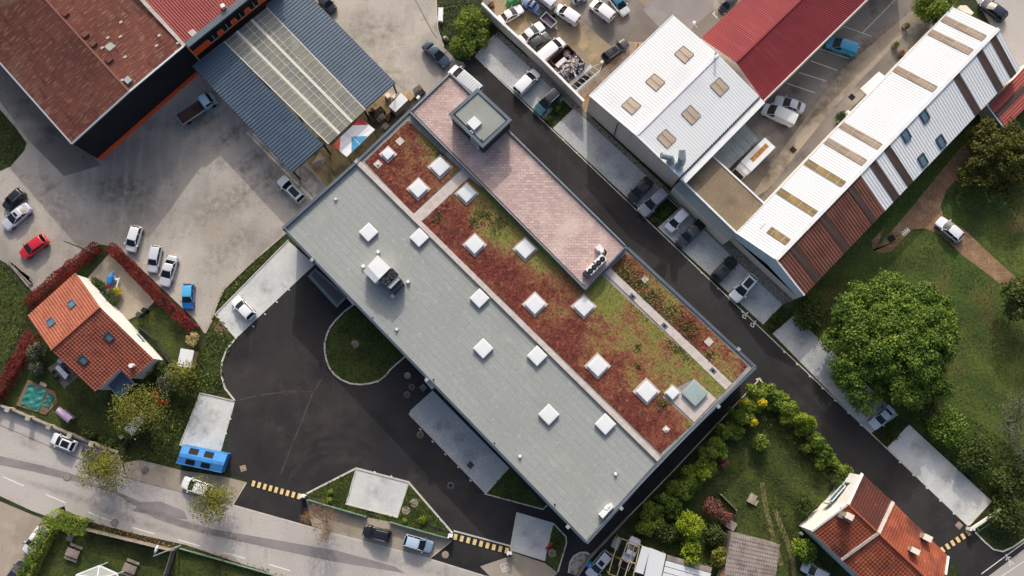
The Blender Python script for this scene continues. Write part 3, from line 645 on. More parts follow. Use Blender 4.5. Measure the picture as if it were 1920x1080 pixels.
sheet('dark_apron', [(1205, 18), (1245, -30), (1345, -30), (1335, 20), (1300, 50), (1270, 90), (1235, 50)], 3, X['street_dark'], 'dark tarmac apron behind the white warehouse')
sheet('side_walk', [(1715, 15), (1730, 30), (1560, 205), (1440, 355), (1400, 380), (1480, 262), (1580, 130)], 2, X['pave'], 'worn beige path along the long hall')
sheet('east_street', [(1795, -60), (1960, -60), (2300, 200), (2300, 500), (1960, 200), (1900, 120)], 1, X['street'], 'grey street behind the long hall')
sheet('field', [(1430, 600), (1640, 400), (1860, 170), (2300, 300), (2300, 1100), (1850, 990), (1860, 930), (1700, 790)], 1, X['field'], 'rough grass field with dry patches')
sheet('dirt_track', [(1640, 470), (1700, 400), (1790, 290), (1850, 220), (1890, 215), (1850, 270), (1800, 330), (1775, 355), (1764, 385), (1768, 405), (1810, 432), (1860, 480), (1905, 520), (1940, 545), (1940, 575), (1880, 535), (1800, 475), (1765, 440), (1735, 428), (1710, 430), (1692, 448), (1672, 472), (1650, 474), (1636, 468), (1634, 452), (1660, 425)], 2, X['dirt'], 'reddish dirt track curving past the long hall')
sheet('garden_lawn', [(1180, 1000), (1420, 715), (1490, 760), (1620, 890), (1500, 1000), (1560, 1090), (1330, 1110)], 1, X['lawn'], 'shaded garden lawn inside the overgrown hedge')
rut = mat('trodden_earth', (124, 112, 78), [((84, 86, 44), .6, .42, .58, .9), ((120, 106, 78), 1.2, .55, .7, .6)], bump=.6, bscale=4, speck=.3, sscale=3)
for pth in ([(1428, 905), (1438, 960), (1450, 1010), (1466, 1060)], [(1452, 955), (1470, 1000), (1484, 1040), (1490, 1080)]):
    mb = MB(); mb.ribbon(WS(pth), .75, 0, .008); struct('garden_path', mb, rut, 'trodden wheel rut across the garden lawn')
sheet('access_road', [(868, 112), (890, 105), (1815, 986), (1846, 1016), (1880, 1035), (1960, 1010), (2100, 1200), (1880, 1200), (1790, 1060), (1600, 890), (1490, 765), (1424, 712), (1120, 1030), (1090, 1140), (1040, 1180), (920, 1090), (835, 1010), (640, 800), (1000, 500)], 2, X['asphalt'], 'fresh dark asphalt access road round the office')
sheet('forecourt', [(590, 470), (548, 535), (443, 634), (425, 655), (416, 680), (415, 703), (422, 728), (442, 750), (432, 800), (418, 884), (470, 902), (437, 946), (572, 984), (640, 1004), (806, 1047), (906, 1078), (1050, 1120), (1095, 1030), (1150, 1020), (900, 600)], 3, X['asphalt'], 'fresh dark asphalt forecourt with turning marks')
sheet('street', [(-400, 640), (-100, 762), (0, 796), (102, 840), (237, 895), (342, 922), (437, 946), (572, 984), (640, 1003), (806, 1047), (906, 1078), (1100, 1130), (1100, 1300), (700, 1140), (530, 1082), (420, 1046), (350, 1022), (250, 1000), (175, 980), (125, 958), (100, 972), (60, 958), (0, 930), (-400, 770)], 4, X['street'], 'grey asphalt street with dashed centre line')
sheet('street_repair', [(-50, 838), (0, 855), (80, 873), (150, 893), (250, 935), (330, 972), (400, 992), (480, 1006), (630, 1032), (740, 1062), (760, 1075), (620, 1052), (480, 1022), (400, 1004), (330, 986), (290, 972), (215, 925), (150, 905), (60, 884), (0, 872), (-50, 856)], 5, X['street_dark'], 'long dark repair strip in the street')
sheet('street_repair', [(250, 958), (262, 942), (300, 940), (345, 958), (352, 974), (300, 968)], 6, X['street_dark'], 'dark patch widening the repair strip in the street')
sheet('gravel_drive', [(-300, 860), (0, 940), (60, 965), (95, 978), (60, 1030), (20, 1110), (-300, 1110)], 3, X['pave'], 'pale pinkish gravel drive beside the clipped hedge')
sheet('pavement', [(-400, 605), (-100, 722), (0, 764), (80, 797), (150, 823), (222, 850), (237, 895), (102, 840), (0, 796), (-400, 640)], 5, X['street'], 'grey pavement strip below the garden wall')
sheet('pavement', [(232, 868), (262, 862), (345, 883), (418, 893), (462, 904), (437, 946), (342, 922), (237, 895)], 5, X['pave'], 'beige parking strip in front of the blue container')
sheet('pavement', [(574, 935), (640, 955), (700, 968), (735, 978), (850, 1010), (846, 1015), (806, 1047), (640, 1003), (585, 986)], 5, X['pave'], 'beige parking strip along the green fence')
sheet('pavement', [(900, 1062), (950, 1045), (962, 1036), (1022, 1056), (1046, 1074), (1010, 1110), (920, 1082)], 5, X['pave'], 'worn beige strip by the lone parking slab')
sheet('footway', [(1838, 1092), (1920, 1030), (2100, 960), (2200, 1200), (1800, 1200)], 5, X['street'], 'grey footway at the street corner')
sheet('ivy_bank', [(540, 440), (405, 585), (443, 636), (418, 690), (425, 735), (376, 737), (336, 836), (330, 868), (250, 860), (330, 745), (385, 640), (402, 590), (420, 545), (470, 495)], 1, X['lawn'], 'green bank between the yard and the forecourt')
sheet('house_drive', [(165, 520), (205, 475), (290, 565), (270, 585), (240, 600), (215, 575), (190, 545)], 2, X['pave'], 'beige gravel drive behind the red hedge')
sheet('house_lawn', [(-300, 480), (0, 500), (55, 560), (20, 660), (-10, 730), (-60, 760), (-300, 660)], 1, X['lawn'], 'meadow grass left of the red hedge')
sheet('house_lawn', [(60, 625), (95, 655), (180, 735), (250, 710), (300, 660), (240, 610), (300, 575), (365, 625), (350, 700), (330, 730), (230, 845), (100, 805), (0, 755)], 1, X['lawn'], 'small mown lawn round the tiled house')
sheet('picnic_lawn', [(100, 975), (170, 990), (325, 1028), (305, 1120), (60, 1120)], 2, X['lawn'], 'mown lawn with picnic tables')
sheet('corner_lawn', [(335, 1028), (420, 1050), (530, 1082), (560, 1130), (300, 1130)], 2, X['lawn'], 'rough lawn along the street fence')
X['mark'] = mat('worn_tyre_track', (64, 60, 59), [((50, 48, 49), .5, .40, .60, .95), ((72, 67, 65), 1.4, .56, .7, .6)], rough=.9, speck=.3, sscale=3)
X['seam'] = mat('asphalt_seam', (84, 76, 72), [((58, 53, 52), .8, .45, .62, .9)], rough=.9, speck=.2, sscale=3)
def track(pth, w, m, lv, label):
    mb = MB(); mb.ribbon(WS(pth), w, 0, .004*lv+.0035); return struct('tyre_track', mb, X[m], label)
track([(602, 712), (585, 740), (566, 790), (545, 840), (524, 895)], .22, 'seam', 3, 'pale asphalt joint across the forecourt'); track([(442, 752), (480, 742), (530, 735), (592, 734)], .16, 'seam', 3, 'thin asphalt joint beside the container bay')
def smear_mat(name, col, strength, sc=1.0):
    """dirt or rubbed-in tyre marks: fades out towards its edges and breaks up with noise"""
    m = mat(name, col, rough=.92, speck=.15, sscale=4); n = m.node_tree.nodes; l = m.node_tree.links; bs = n['Principled BSDF']
    tc = n.new('ShaderNodeTexCoord'); sp = n.new('ShaderNodeSeparateXYZ'); l.new(tc.outputs['UV'], sp.inputs[0])
    def mth(op, x, y):
        q = n.new('ShaderNodeMath'); q.operation = op; q.use_clamp = op == 'MULTIPLY'
        for k, v in ((0, x), (1, y)):
            if isinstance(v, float): q.inputs[k].default_value = v
            else: l.new(v, q.inputs[k])
        return q.outputs[0]
    def hump_(v): return mth('MULTIPLY', v, mth('SUBTRACT', 1.0, v))
    e = mth('MULTIPLY', hump_(sp.outputs[1]), hump_(sp.outputs[0]))
    t = n.new('ShaderNodeTexNoise'); t.inputs['Scale'].default_value = sc; t.inputs['Detail'].default_value = 6; l.new(tc.outputs['Object'], t.inputs['Vector'])
    r = n.new('ShaderNodeMapRange'); l.new(t.outputs[0], r.inputs[0]); r.inputs[1].default_value = .32; r.inputs[2].default_value = .76
    q = n.new('ShaderNodeMath'); q.operation = 'MULTIPLY'; l.new(e, q.inputs[0]); q.inputs[1].default_value = 16.0*strength; f = mth('MULTIPLY', q.outputs[0], r.outputs[0])
    tr = n.new('ShaderNodeBsdfTransparent'); x = n.new('ShaderNodeMixShader'); l.new(f, x.inputs[0]); l.new(tr.outputs[0], x.inputs[1]); l.new(bs.outputs[0], x.inputs[2]); l.new(x.outputs[0], n['Material Output'].inputs['Surface'])
    return m
X['sm_dark'] = smear_mat('oily_dirt', (70, 64, 60), .5); X['sm_mid'] = smear_mat('old_dirt', (104, 97, 90), .33); X['sm_pale'] = smear_mat('pale_dust', (206, 198, 186), .45); X['sm_road'] = smear_mat('dusty_wheel_mark', (92, 86, 83), .5, .6); X['sm_black'] = smear_mat('damp_tarmac', (30, 30, 32), .9, .5)
_sm = [0]
def smear(pth, w, m, label, lv=3):
    P = [Vector((q.x, q.y)) for q in WS(pth)]; Q = [P[0]]
    for p, q in zip(P[:-1], P[1:]): Q += [p.lerp(q, k/4) for k in range(1, 5)]
    mb = MB(); n_ = len(Q)-1; _sm[0] += 1; z = .004*lv+.0015+.00013*(_sm[0] % 12); N_ = []
    for k, p in enumerate(Q): t_ = (Q[min(k+1, n_)]-Q[max(k-1, 0)]).normalized(); N_.append(Vector((-t_.y, t_.x))*w/2)
    for k in range(n_):
        a_, b_, m1_, m2_ = Q[k], Q[k+1], N_[k], N_[k+1]; mb.face([(a_.x-m1_.x, a_.y-m1_.y, z), (b_.x-m2_.x, b_.y-m2_.y, z), (b_.x+m2_.x, b_.y+m2_.y, z), (a_.x+m1_.x, a_.y+m1_.y, z)], [(k/n_, 0), ((k+1)/n_, 0), ((k+1)/n_, 1), (k/n_, 1)])
    return struct('ground_stain', mb, X[m], label)
ARC = [(720, 880), (690, 850), (650, 832), (605, 832), (572, 848), (552, 880), (542, 925)]
for k, (du, dv, w) in enumerate(((0, 0, 1.2), (-8, 16, .8), (6, -22, 1.6), (18, 30, 2.0))): smear([(u+du, v+dv) for u, v in ARC], w, 'sm_road', 'curved dusty wheel mark in the forecourt')
for p, w in (([(450, 690), (520, 720), (600, 735), (660, 790)], 5), ([(520, 880), (580, 800), (640, 770), (720, 800)], 5), ([(740, 900), (800, 920), (880, 970)], 3), ([(600, 640), (570, 700), (540, 780)], 4), ([(480, 760), (530, 820), (560, 870)], 4)): smear(p, w, 'sm_road', 'broad dusty patch in the forecourt')
for p, w in (([(960, 170), (1080, 290), (1200, 400), (1330, 530)], 1.4), ([(940, 180), (1060, 300), (1180, 420)], 1.2), ([(1180, 430), (1260, 500), (1330, 575)], 2.2), ([(1420, 640), (1500, 720), (1600, 810), (1700, 900)], 1.6), ([(1440, 700), (1540, 790), (1680, 930)], 2.0)): smear(p, w, 'sm_road', 'dusty wheel mark along the access road', 2)
for p, w in (([(395, 282), (440, 250), (485, 216)], 2.6), ([(430, 330), (480, 292), (522, 262)], 3.2), ([(470, 350), (520, 318), (560, 290)], 3.2), ([(330, 262), (380, 228), (420, 200)], 2.4), ([(500, 372), (550, 345), (600, 320)], 4)): smear(p, w, 'sm_dark', 'dark oily smear beside the loading canopy', 1)
for p, w in (([(120, 340), (200, 360), (300, 330)], 6), ([(60, 330), (110, 380), (150, 440)], 6), ([(330, 420), (420, 380), (520, 330)], 7), ([(380, 520), (430, 470), (500, 420)], 5), ([(690, 120), (740, 150), (790, 190)], 6), ([(640, 30), (700, 60), (770, 60)], 8), ([(200, 330), (260, 380), (280, 430)], 7)): smear(p, w, 'sm_mid', 'soft grey dirt patch in the yard', 1)
for p, w in (([(300, 480), (390, 400), (480, 340)], 3), ([(350, 540), (430, 450), (510, 380)], 2.5), ([(30, 300), (45, 330), (40, 350)], 4), ([(640, 170), (720, 120), (780, 60)], 3), ([(158, 380), (158, 420), (157, 465)], .8)): smear(p, w, 'sm_pale', 'pale dusty sweep in the yard', 1)
for p, w in (([(1300, 120), (1390, 260)], 5), ([(1480, 250), (1530, 215), (1590, 150)], 4), ([(1420, 340), (1460, 310), (1490, 270)], 5), ([(1540, 180), (1600, 110), (1680, 40)], 4)): smear(p, w, 'sm_dark', 'dark worn patch in the car park', 2)
for p, w in (([(0, 850), (120, 890), (260, 955), (400, 1000), (560, 1045)], 1.6), ([(0, 885), (120, 925), (250, 975), (420, 1030)], 1.4), ([(20, 815), (60, 830), (70, 850)], 2.4), ([(700, 1040), (800, 1065), (880, 1085)], 2)): smear(p, w, 'sm_mid', 'darkened wheel lane of the street', 6)
for u, v, s in ((455, 590, 2.2), (500, 540, 2.6), (400, 780, 2.8), (385, 810, 2.0), (700, 920, 2.6), (720, 900, 1.6), (830, 800, 3), (880, 860, 3), (860, 820, 2), (985, 1000, 2.4), (1005, 1020, 2.6), (950, 120, 3), (990, 170, 2.4), (1080, 240, 3), (1130, 290, 3), (1165, 330, 2.6), (1310, 460, 2.6), (1360, 520, 2.4), (1410, 560, 3), (1500, 640, 3), (1560, 710, 3), (1720, 840, 3), (1780, 900, 3), (1800, 950, 3)): smear([(u-s*5, v-s*4), (u, v), (u+s*5, v+s*3)], s, 'sm_mid', 'faint oil stain on a parking bay', 6)
for u, v in ((1100, 60), (1215, 60), (1180, 120), (990, 60), (1040, 70)): smear([(u-14, v-10), (u+4, v), (u+16, v+9)], 2.5, 'sm_mid', 'dark patch in the scrap yard', 3)
# lawns and beds inside kerbs
ISLAND = [(662, 572), (645, 585), (629, 601), (619, 614), (613, 628), (609, 643), (609, 657), (612, 674), (618, 690), (627, 702), (640, 712), (657, 719), (675, 721), (694, 719), (710, 714), (722, 705), (733, 692), (760, 668)]
T1 = [(667, 879), (574, 926), (650, 945)]; T2 = [(767, 909), (849, 1000), (820, 990), (746, 969)]; T3 = [(954, 877), (1022, 952), (1010, 954), (910, 926)]
T4 = [(1037, 982), (1061, 1006), (1062, 1018), (1046, 1071), (1021, 1051)]; T5 = [(574, 928), (650, 946), (746, 970), (845, 1002), (840, 1010), (730, 978), (690, 970), (640, 956), (585, 940)]
LOOP = [(1066, 1074), (1069, 1054), (1076, 1043), (1088, 1036), (1100, 1036), (1107, 1041), (1092, 1066), (1086, 1082)]
for nm, pp, lv, mt, lb in (('island_bed', ISLAND, 5, 'lawn', 'half round dark green island bed against the office'), ('verge_bed', T1, 5, 'lawn', 'triangular green bed by the yellow hump'), ('verge_bed', T2, 5, 'lawn', 'triangular green bed with two round covers'),
        ('verge_bed', T3, 5, 'lawn', 'dark triangular bed below the grey bay'), ('verge_bed', T4, 5, 'lawn', 'narrow green bed right of the lone slab'), ('verge_bed', T5, 6, 'lawn', 'thin green strip along the fence'), ('rubble_bed', LOOP, 5, 'rubble', 'pale rubble island by the hedge corner')):
    sheet(nm, pp, lv, X[mt], lb)
PLANT = [[(1019, 222), (1037, 241), (1076, 204), (1056, 186)], [(1215, 407), (1234, 427), (1276, 389), (1252, 366)], [(1430, 608), (1449, 626), (1489, 592), (1466, 571)], [(1631, 812), (1664, 840), (1704, 797), (1683, 778)]]
for pp, lb in zip(PLANT, ('beside the dark estate car', 'between the silver estate and the white city car', 'at the end of the hall', 'between the two last bays')):
    sheet('planting_bed', pp, 5, X['earth'], 'small square planting bed '+lb)
PADS = [('pad', [(541, 452), (590, 496), (443, 634), (404, 590)], 'pad', 'pale concrete bay with one white car beside the yard hedge'),
        ('pad', [(376, 737), (441, 752), (413, 850), (338, 836)], 'pad', 'pale concrete bay behind the blue container'),
        ('pad', [(668, 879), (765, 904), (745, 969), (649, 945)], 'pad', 'pale concrete bay between two green triangles'),
        ('pad', [(766, 777), (771, 768), (811, 732), (954, 877), (910, 926)], 'pad_b', 'long grey bay along the office front'),
        ('pad', [(969, 961), (1037, 981), (1021, 1051), (956, 1031)], 'pad', 'lone pale concrete slab near the street'),
        ('bay', [(890, 105), (927, 66), (1056, 186), (1019, 222)], 'pad_b', 'grey bay with the white van and dark estate'),
        ('bay', [(1037, 241), (1076, 204), (1252, 366), (1215, 407)], 'pad_b', 'grey bay with the black and silver cars'),
        ('bay', [(1234, 427), (1276, 389), (1466, 571), (1430, 608)], 'pad_b', 'grey bay with the white city car'),
        ('bay', [(1449, 626), (1489, 592), (1683, 778), (1631, 812)], 'pad_b', 'grey bay under the big tree'),
        ('bay', [(1664, 840), (1704, 797), (1858, 940), (1815, 986)], 'pad', 'pale empty bay at the road end')]
for nm, pp, mt, lb in PADS: sheet('parking_'+nm, pp, 6, X[mt], lb)
sheet('gravel_strip', [(927, 66), (934, 58), (1000, 118), (1130, 240), (1260, 362), (1400, 480), (1490, 562), (1466, 571)], 4, X['gravel'], 'strip of grey stones below the beige wall')
def kerb(px, label, closed=False, w=.17, h=.12, m='kerb'):
    mb = MB(); mb.ribbon(WS(px), w, 0, h, closed); return struct('kerb', mb, X[m], label)
kerb(ISLAND, 'pale kerb round the island bed', w=.25); kerb([(404, 590), (443, 634), (425, 655), (416, 680), (415, 703), (422, 728), (441, 752)], 'curved pale kerb of the forecourt', w=.25)
kerb([(541, 450), (403, 590)], 'kerb at the back of the white car bay'); kerb([(441, 752), (376, 737), (337, 836)], 'kerb round the container bay')
kerb([(574, 926), (668, 878), (766, 904), (849, 1000)], 'pale kerb in front of the two triangles', w=.28); kerb([(668, 879), (649, 945), (745, 970), (766, 906)], 'kerb round the bay between triangles')
kerb([(954, 877), (910, 926), (1018, 955), (1026, 947)], 'kerb of the dark triangle'); kerb([(1037, 981), (1061, 1006), (1062, 1018), (1046, 1072)], 'kerb right of the lone slab', w=.2); kerb(PADS[4][1], 'thin edge round the lone slab', True, .12, .05)
kerb([(890, 105), (1815, 986)], 'long straight kerb of the access road', w=.14, h=.06); kerb([(927, 66), (1466, 571)], 'thin back edge of the bays', w=.10, h=.05)
for q in ([(1019, 222), (1056, 186)], [(1037, 241), (1076, 204)], [(1215, 407), (1252, 366)], [(1234, 427), (1276, 389)], [(1430, 608), (1466, 571)], [(1449, 626), (1489, 592)], [(1631, 812), (1683, 778)], [(1664, 840), (1704, 797)], [(890, 105), (927, 66)]): kerb(q, 'cross edging of a planting bed', w=.14, h=.05)
kerb([(1489, 592), (1683, 778)], 'back edge of the bay under the big tree', w=.12, h=.05); kerb([(1704, 797), (1858, 940), (1817, 985)], 'edge round the empty end bay', w=.16, h=.08)
kerb([(1820, 990), (1846, 1016), (1862, 1030), (1880, 1034), (1898, 1026), (1925, 1008)], 'curved kerb at the road mouth', w=.22); kerb([(1417, 712), (1424, 710), (1428, 716)], 'corner kerb of the hedge', w=.25)
kerb(LOOP[:6], 'rounded kerb of the rubble island', w=.25); kerb([(1422, 713), (1260, 885), (1120, 1028)], 'low edge between hedge and alley', w=.15)
kerb([(0, 797), (102, 841), (237, 896), (342, 923), (437, 947)], 'thin kerb line of the street', w=.10, h=.03, m='concrete_d'); kerb([(437, 947), (572, 985), (640, 1004), (806, 1048), (906, 1079)], 'flush kerb line across the entrances', w=.16, h=.02)
kerb([(462, 905), (437, 946)], 'edge of the left entrance', w=.14, h=.03); kerb([(846, 1015), (806, 1047)], 'edge of the right entrance', w=.14, h=.03); kerb([(-300, 800), (0, 905), (60, 931), (112, 957)], 'pale concrete gutter of the street', w=.55, h=.02, m='street')
kerb([(818, 0), (821, 55), (832, 88)], 'pale edging of the green corner', w=.15, h=.06); kerb([(778, -2), (812, 62), (820, 72)], 'stained gutter line in the yard', w=.14, h=.03, m='concrete_d')
kerb([(536, 437), (470, 494), (420, 542), (403, 580), (398, 600), (385, 625)], 'stone edge between yard and hedge', w=.3, h=.15, m='stone')
# bay tick marks on the access road and forecourt, street dashes, car park lines
mb = MB()
def tick(u, v): mb.box(W(u, v), .34, .16, 0, .028, R(-43))
for a, b, n in (((910, 125), (1010, 219), 5), ((1056, 262), (1209, 409), 7), ((1255, 453), (1346, 541), 4), ((1367, 561), (1392, 585), 2), ((1470, 660), (1614, 797), 7), ((1687, 867), (1788, 963), 5)):
    for i in range(n): tick(a[0]+(b[0]-a[0])*i/(n-1), a[1]+(b[1]-a[1])*i/(n-1))
for u, v in ((542, 543), (519, 566), (497, 589), (475, 612), (432, 785), (424, 812), (703, 885), (734, 893), (788, 805), (811, 828), (835, 852), (859, 876), (882, 901), (707, 716)): tick(u, v)
struct('bay_marking', mb, X['white_paint'], 'short white ticks marking the parking bays')
mb = MB()
for a, b in (((6, 894), (45, 911)), ((86, 927), (124, 943)), ((166, 960), (186, 969)), ((189, 970), (210, 977)), ((248, 989), (290, 1001)), ((334, 1012), (376, 1024)), ((419, 1036), (460, 1047)), ((504, 1058), (544, 1070)), ((-80, 858), (-40, 876))): mb.ribbon(WS([a, b]), .16, 0, .026)
struct('lane_marking', mb, X['white_paint'], 'dashed white centre line of the street')
mb = MB()
for a, b in (((1578, 48), (1634, 68)), ((1617, 62), (1680, -2)), ((1571, 81), (1613, 89)), ((1535, 91), (1592, 110)), ((1520, 114), (1570, 132)), ((1498, 136), (1549, 152)), ((1475, 156), (1528, 174)), ((1336, 25), (1345, 34)), ((1338, 26), (1340, 22))): mb.ribbon(WS([a, b]), .11, 0, .022)
struct('bay_marking', mb, X['white_paint'], 'thin white lines of the car park bays')
mb = MB()                                           # painted pictograms
def glyph(c, sc, rot, strokes, w=.12):
    o = W(*c); ca, sa = math.cos(rot), math.sin(rot)
    for s_ in strokes: mb.ribbon([(o.x+(x*ca-y*sa)*sc, o.y+(x*sa+y*ca)*sc) for x, y in s_], w*sc if w < .2 else w, 0, .030)
arc = lambda cx, cy, r, a0, a1, n=12: [(cx+r*math.cos(R(a0+(a1-a0)*i/n)), cy+r*math.sin(R(a0+(a1-a0)*i/n))) for i in range(n+1)]
chair = [arc(0, -.15, .32, 150, 400), [(-.05, .55), (-.05, .05), (.28, .02), (.42, -.42)], [(-.05, .28), (.24, .26)], arc(-.05, .66, .07, 0, 350, 8)]
glyph((1397, 592), .9, R(-45), chair, .14); glyph((1412, 608), .9, R(-45), chair, .14)
glyph((1893, 1052), 1.3, R(25), [arc(0, .72, .08, 0, 350, 8), [(0, .6), (0, .1), (-.25, -.5)], [(0, .1), (.28, -.5)], [(-.35, .25), (0, .5), (.32, .3)]], .12)
glyph((947, 1064), 1.1, R(20), [[(-.5, -.5), (.5, -.5), (.5, .5), (-.5, .5), (-.5, -.5)], arc(-.22, -.15, .17, 0, 350), arc(.22, -.15, .17, 0, 350), [(-.22, -.15), (-.08, .2), (.16, .2), (.22, -.15)]], .08)
mb.ribbon(WS([(1840, 1076), (1930, 1010)]), .12, 0, .03); mb.ribbon(WS([(1860, 1092), (1930, 1046)]), .12, 0, .03)
struct('road_pictogram', mb, X['white_paint'], 'white wheelchair, walker and bicycle marks on the road')

# speed humps: dark strip with yellow blocks
def hump(a, b, n, label, back=False):
    A, B = W(*a), W(*b); c = (A+B)/2; t = thing('speed_hump', label, 'speed hump', Vector((c.x, c.y, 0)), 'striped speed humps at the entrances'); d = (B-A).normalized(); L = (B-A).length
    mb = MB(); mb.ribbon([A, B], 1.05, .014, .05); mb.build('base', X['asphalt'], t)
    for i in range(n):
        mb = MB(); q = A+d*L*(i+.5)/n; mb.box(q, L/n*.52, .85, .05, .056, math.atan2(d.y, d.x)); mb.build('yellow_block', X['yellow_paint'], t)
    if back:
        s = Vector((-d.y, d.x, 0)); mb = MB(); mb.ribbon([A+s*.8, B+s*.8], .22, .014, .06); mb.build('edge', X['kerb'], t)
hump((470, 905), (566, 932), 9, 'yellow and black hump across the left street entrance'); hump((848, 1005), (956, 1034), 9, 'yellow and black hump across the right street entrance with white edge', True); hump((1762, 1034), (1820, 996), 6, 'yellow and black hump at the end of the access road')

# ================================================================ BUILDINGS
def footprint_walls(mb, px, zs, z0=0.0, inset=0.0, m=0):
    """walls under roof points (photo points at their own heights)"""
    P = [W(u, v, z) for (u, v), z in zip(px, zs)]; c = centre(P)
    P = [p+(Vector((c.x, c.y, p.z))-p).normalized()*inset for p in P]
    for a, b in zip(P, P[1:]+P[:1]): mb.face([(a.x, a.y, z0), (b.x, b.y, z0), (b.x, b.y, b.z-.12), (a.x, a.y, a.z-.12)], [(0, z0), ((b-a).length, z0), ((b-a).length, b.z), (0, a.z)], m)
    return P
def win(name, t, a, b, z0, z1, out, glass='glass', frame='white'):
    """a window on the wall from a to b (2-D), pushed out from the wall"""
    a, b = Vector((a[0], a[1], 0)), Vector((b[0], b[1], 0)); d = (b-a).normalized(); s = Vector((d.y, -d.x, 0))*out
    fr = MB(); q = lambda p, z: (p.x+s.x, p.y+s.y, z)
    for p0, p1 in ((q(a, z0), q(b, z0)), (q(a, z1), q(b, z1)), (q(a, z0), q(a, z1)), (q(b, z0), q(b, z1))): fr.bar(p0, p1, .09)
    f = fr.build(name, X[frame], t); g = MB(); g.face([q(a, z0), q(b, z0), q(b, z1), q(a, z1)]); g.build('pane', X[glass], f)

# ---- the office: grey felt roof, planted roof, paved terrace
ZG, ZP, ZS, ZT, ZTP = 7.55, 8.05, 7.80, 8.75, 9.15
OW, ON, OK_, OE, OS = (530, 428), (843, 136), (1173, 461), (1417, 688), (1100, 1018)
office = thing('office_building', 'long flat roofed office with grey felt, planted red roof and pink paved terrace', 'building', Vector((W(960, 580, 8).x, W(960, 580, 8).y, 0)))
oc = [W(*q, ZP) for q in (OW, ON, OE, OS)]
AX = (W(*OS, ZP)-W(*OW, ZP)); AX.z = 0; AX.normalize(); AY = Vector((-AX.y, AX.x, 0)); ORG = W(*OW, ZP); AANG = math.atan2(AX.y, AX.x)
def buv(p): d = Vector(p)-ORG; return (d.dot(AX), d.dot(AY))
def roofpoly(name, px, z, m, parent=office):
    mb = MB(); p = WS(px, z); mb.face(p, [buv(q) for q in p]); return mb.build(name, X[m], parent)
mb = MB(); P = [Vector((q.x, q.y, 0)) for q in oc]; cc = centre(P); P = [p+(cc-p).normalized()*.12 for p in P]
for a, b in zip(P, P[1:]+P[:1]):
    L = (b-a).length; mb.face([(a.x, a.y, 0), (b.x, b.y, 0), (b.x, b.y, ZG), (a.x, a.y, ZG)], [(0, 0), (L, 0), (L, 8), (0, 8)])
mb.build('wall', X['wall_o'], office)
for i, (a, b) in enumerate(zip(P, P[1:]+P[:1])):
    L = (b-a).length; d = (b-a).normalized(); n = int(L/4.2)
    for fl in (1.0, 4.6):
        for k in range(n):
            p = a+d*(k+.5)*L/n; o_ = -1 if (Vector((d.y, -d.x, 0))).dot(cc-p) > 0 else 1
            win('window', office, p-d*1.1, p+d*1.1, fl, fl+1.6, .03*o_, 'glass_b', 'steel_d')
GLINE = [(671, 304), (1238, 862)]                    # edge between felt and planted roof
roofpoly('felt_roof', [(533, 429), (669, 304), (1236, 864), (1100, 1014)], ZG, 'felt')
roofpoly('gravel_border', [(671, 304), (770, 210), (845, 140), (1174, 463), (1413, 687), (1240, 864)], ZS, 'path_d')
mb = MB(); mb.ribbon(WS([(667, 300), (1240, 866)], ZS), .75, ZG, ZS+.16); mb.build('gravel_upstand', X['path'], office)
SED = [[(684, 303), (765, 226), (862, 318), (780, 395), (775, 400)], [(789, 414), (878, 334), (906, 352), (1098, 541), (1128, 516), (1362, 731), (1342, 748), (1299, 709), (1240, 742), (1300, 794), (1238, 850)], [(1146, 502), (1177, 473), (1402, 686), (1373, 717)]]
def dotgrad(m, mixed=False):
    n = m.node_tree.nodes; l = m.node_tree.links
    b = n['Principled BSDF']; src = b.inputs['Base Color'].links[0].from_socket
    tc = n.new('ShaderNodeTexCoord'); vm = n.new('ShaderNodeVectorMath'); vm.operation = 'DOT_PRODUCT'; vm.inputs[1].default_value = AY
    l.new(tc.outputs['Object'], vm.inputs[0])
    def ns(sc, amp):
        t = n.new('ShaderNodeTexNoise'); t.inputs['Scale'].default_value = sc; t.inputs['Detail'].default_value = 5; l.new(tc.outputs['Object'], t.inputs['Vector'])
        r = n.new('ShaderNodeMapRange'); r.clamp = False; l.new(t.outputs[0], r.inputs[0]); r.inputs[3].default_value = -amp; r.inputs[4].default_value = amp; return r.outputs[0]
    def add(x, y):
        q = n.new('ShaderNodeMath'); q.operation = 'ADD'; l.new(x, q.inputs[0]); l.new(y, q.inputs[1]); return q.outputs[0]
    y0 = (W(960, 588, ZS)-Vector(office.location)).dot(AY); y1 = (W(1075, 520, ZS)-Vector(office.location)).dot(AY)
    r = n.new('ShaderNodeMapRange'); l.new(vm.outputs['Value'], r.inputs[0]); r.inputs[1].default_value = y0; r.inputs[2].default_value = y1
    r.inputs[3].default_value = .52 if mixed else .0; r.inputs[4].default_value = .52 if mixed else .93
    a = add(add(r.outputs[0], ns(.15, .85)), add(ns(.7, .45), ns(2.6, .42)))
    def step(col, lo, hi, st, cur):
        f = n.new('ShaderNodeMapRange'); l.new(a, f.inputs[0]); f.inputs[1].default_value = lo; f.inputs[2].default_value = hi; f.inputs[4].default_value = st
        x = n.new('ShaderNodeMix'); x.data_type = 'RGBA'; l.new(f.outputs[0], x.inputs[0]); l.new(cur, x.inputs[6]); x.inputs[7].default_value = lin(col); return x.outputs[2]
    cur = step((146, 104, 72), .34, .60, .75, src); cur = step((148, 128, 78), .56, .78, .8, cur); cur = step((126, 132, 66), .70, .98, .9, cur)
    hs = n.new('ShaderNodeHueSaturation'); l.new(cur, hs.inputs['Color']); t = ns(3.4, .34); o = n.new('ShaderNodeMath'); o.operation = 'ADD'; l.new(t, o.inputs[0]); o.inputs[1].default_value = 1.0; l.new(o.outputs[0], hs.inputs['Value'])
    l.new(hs.outputs[0], b.inputs['Base Color'])
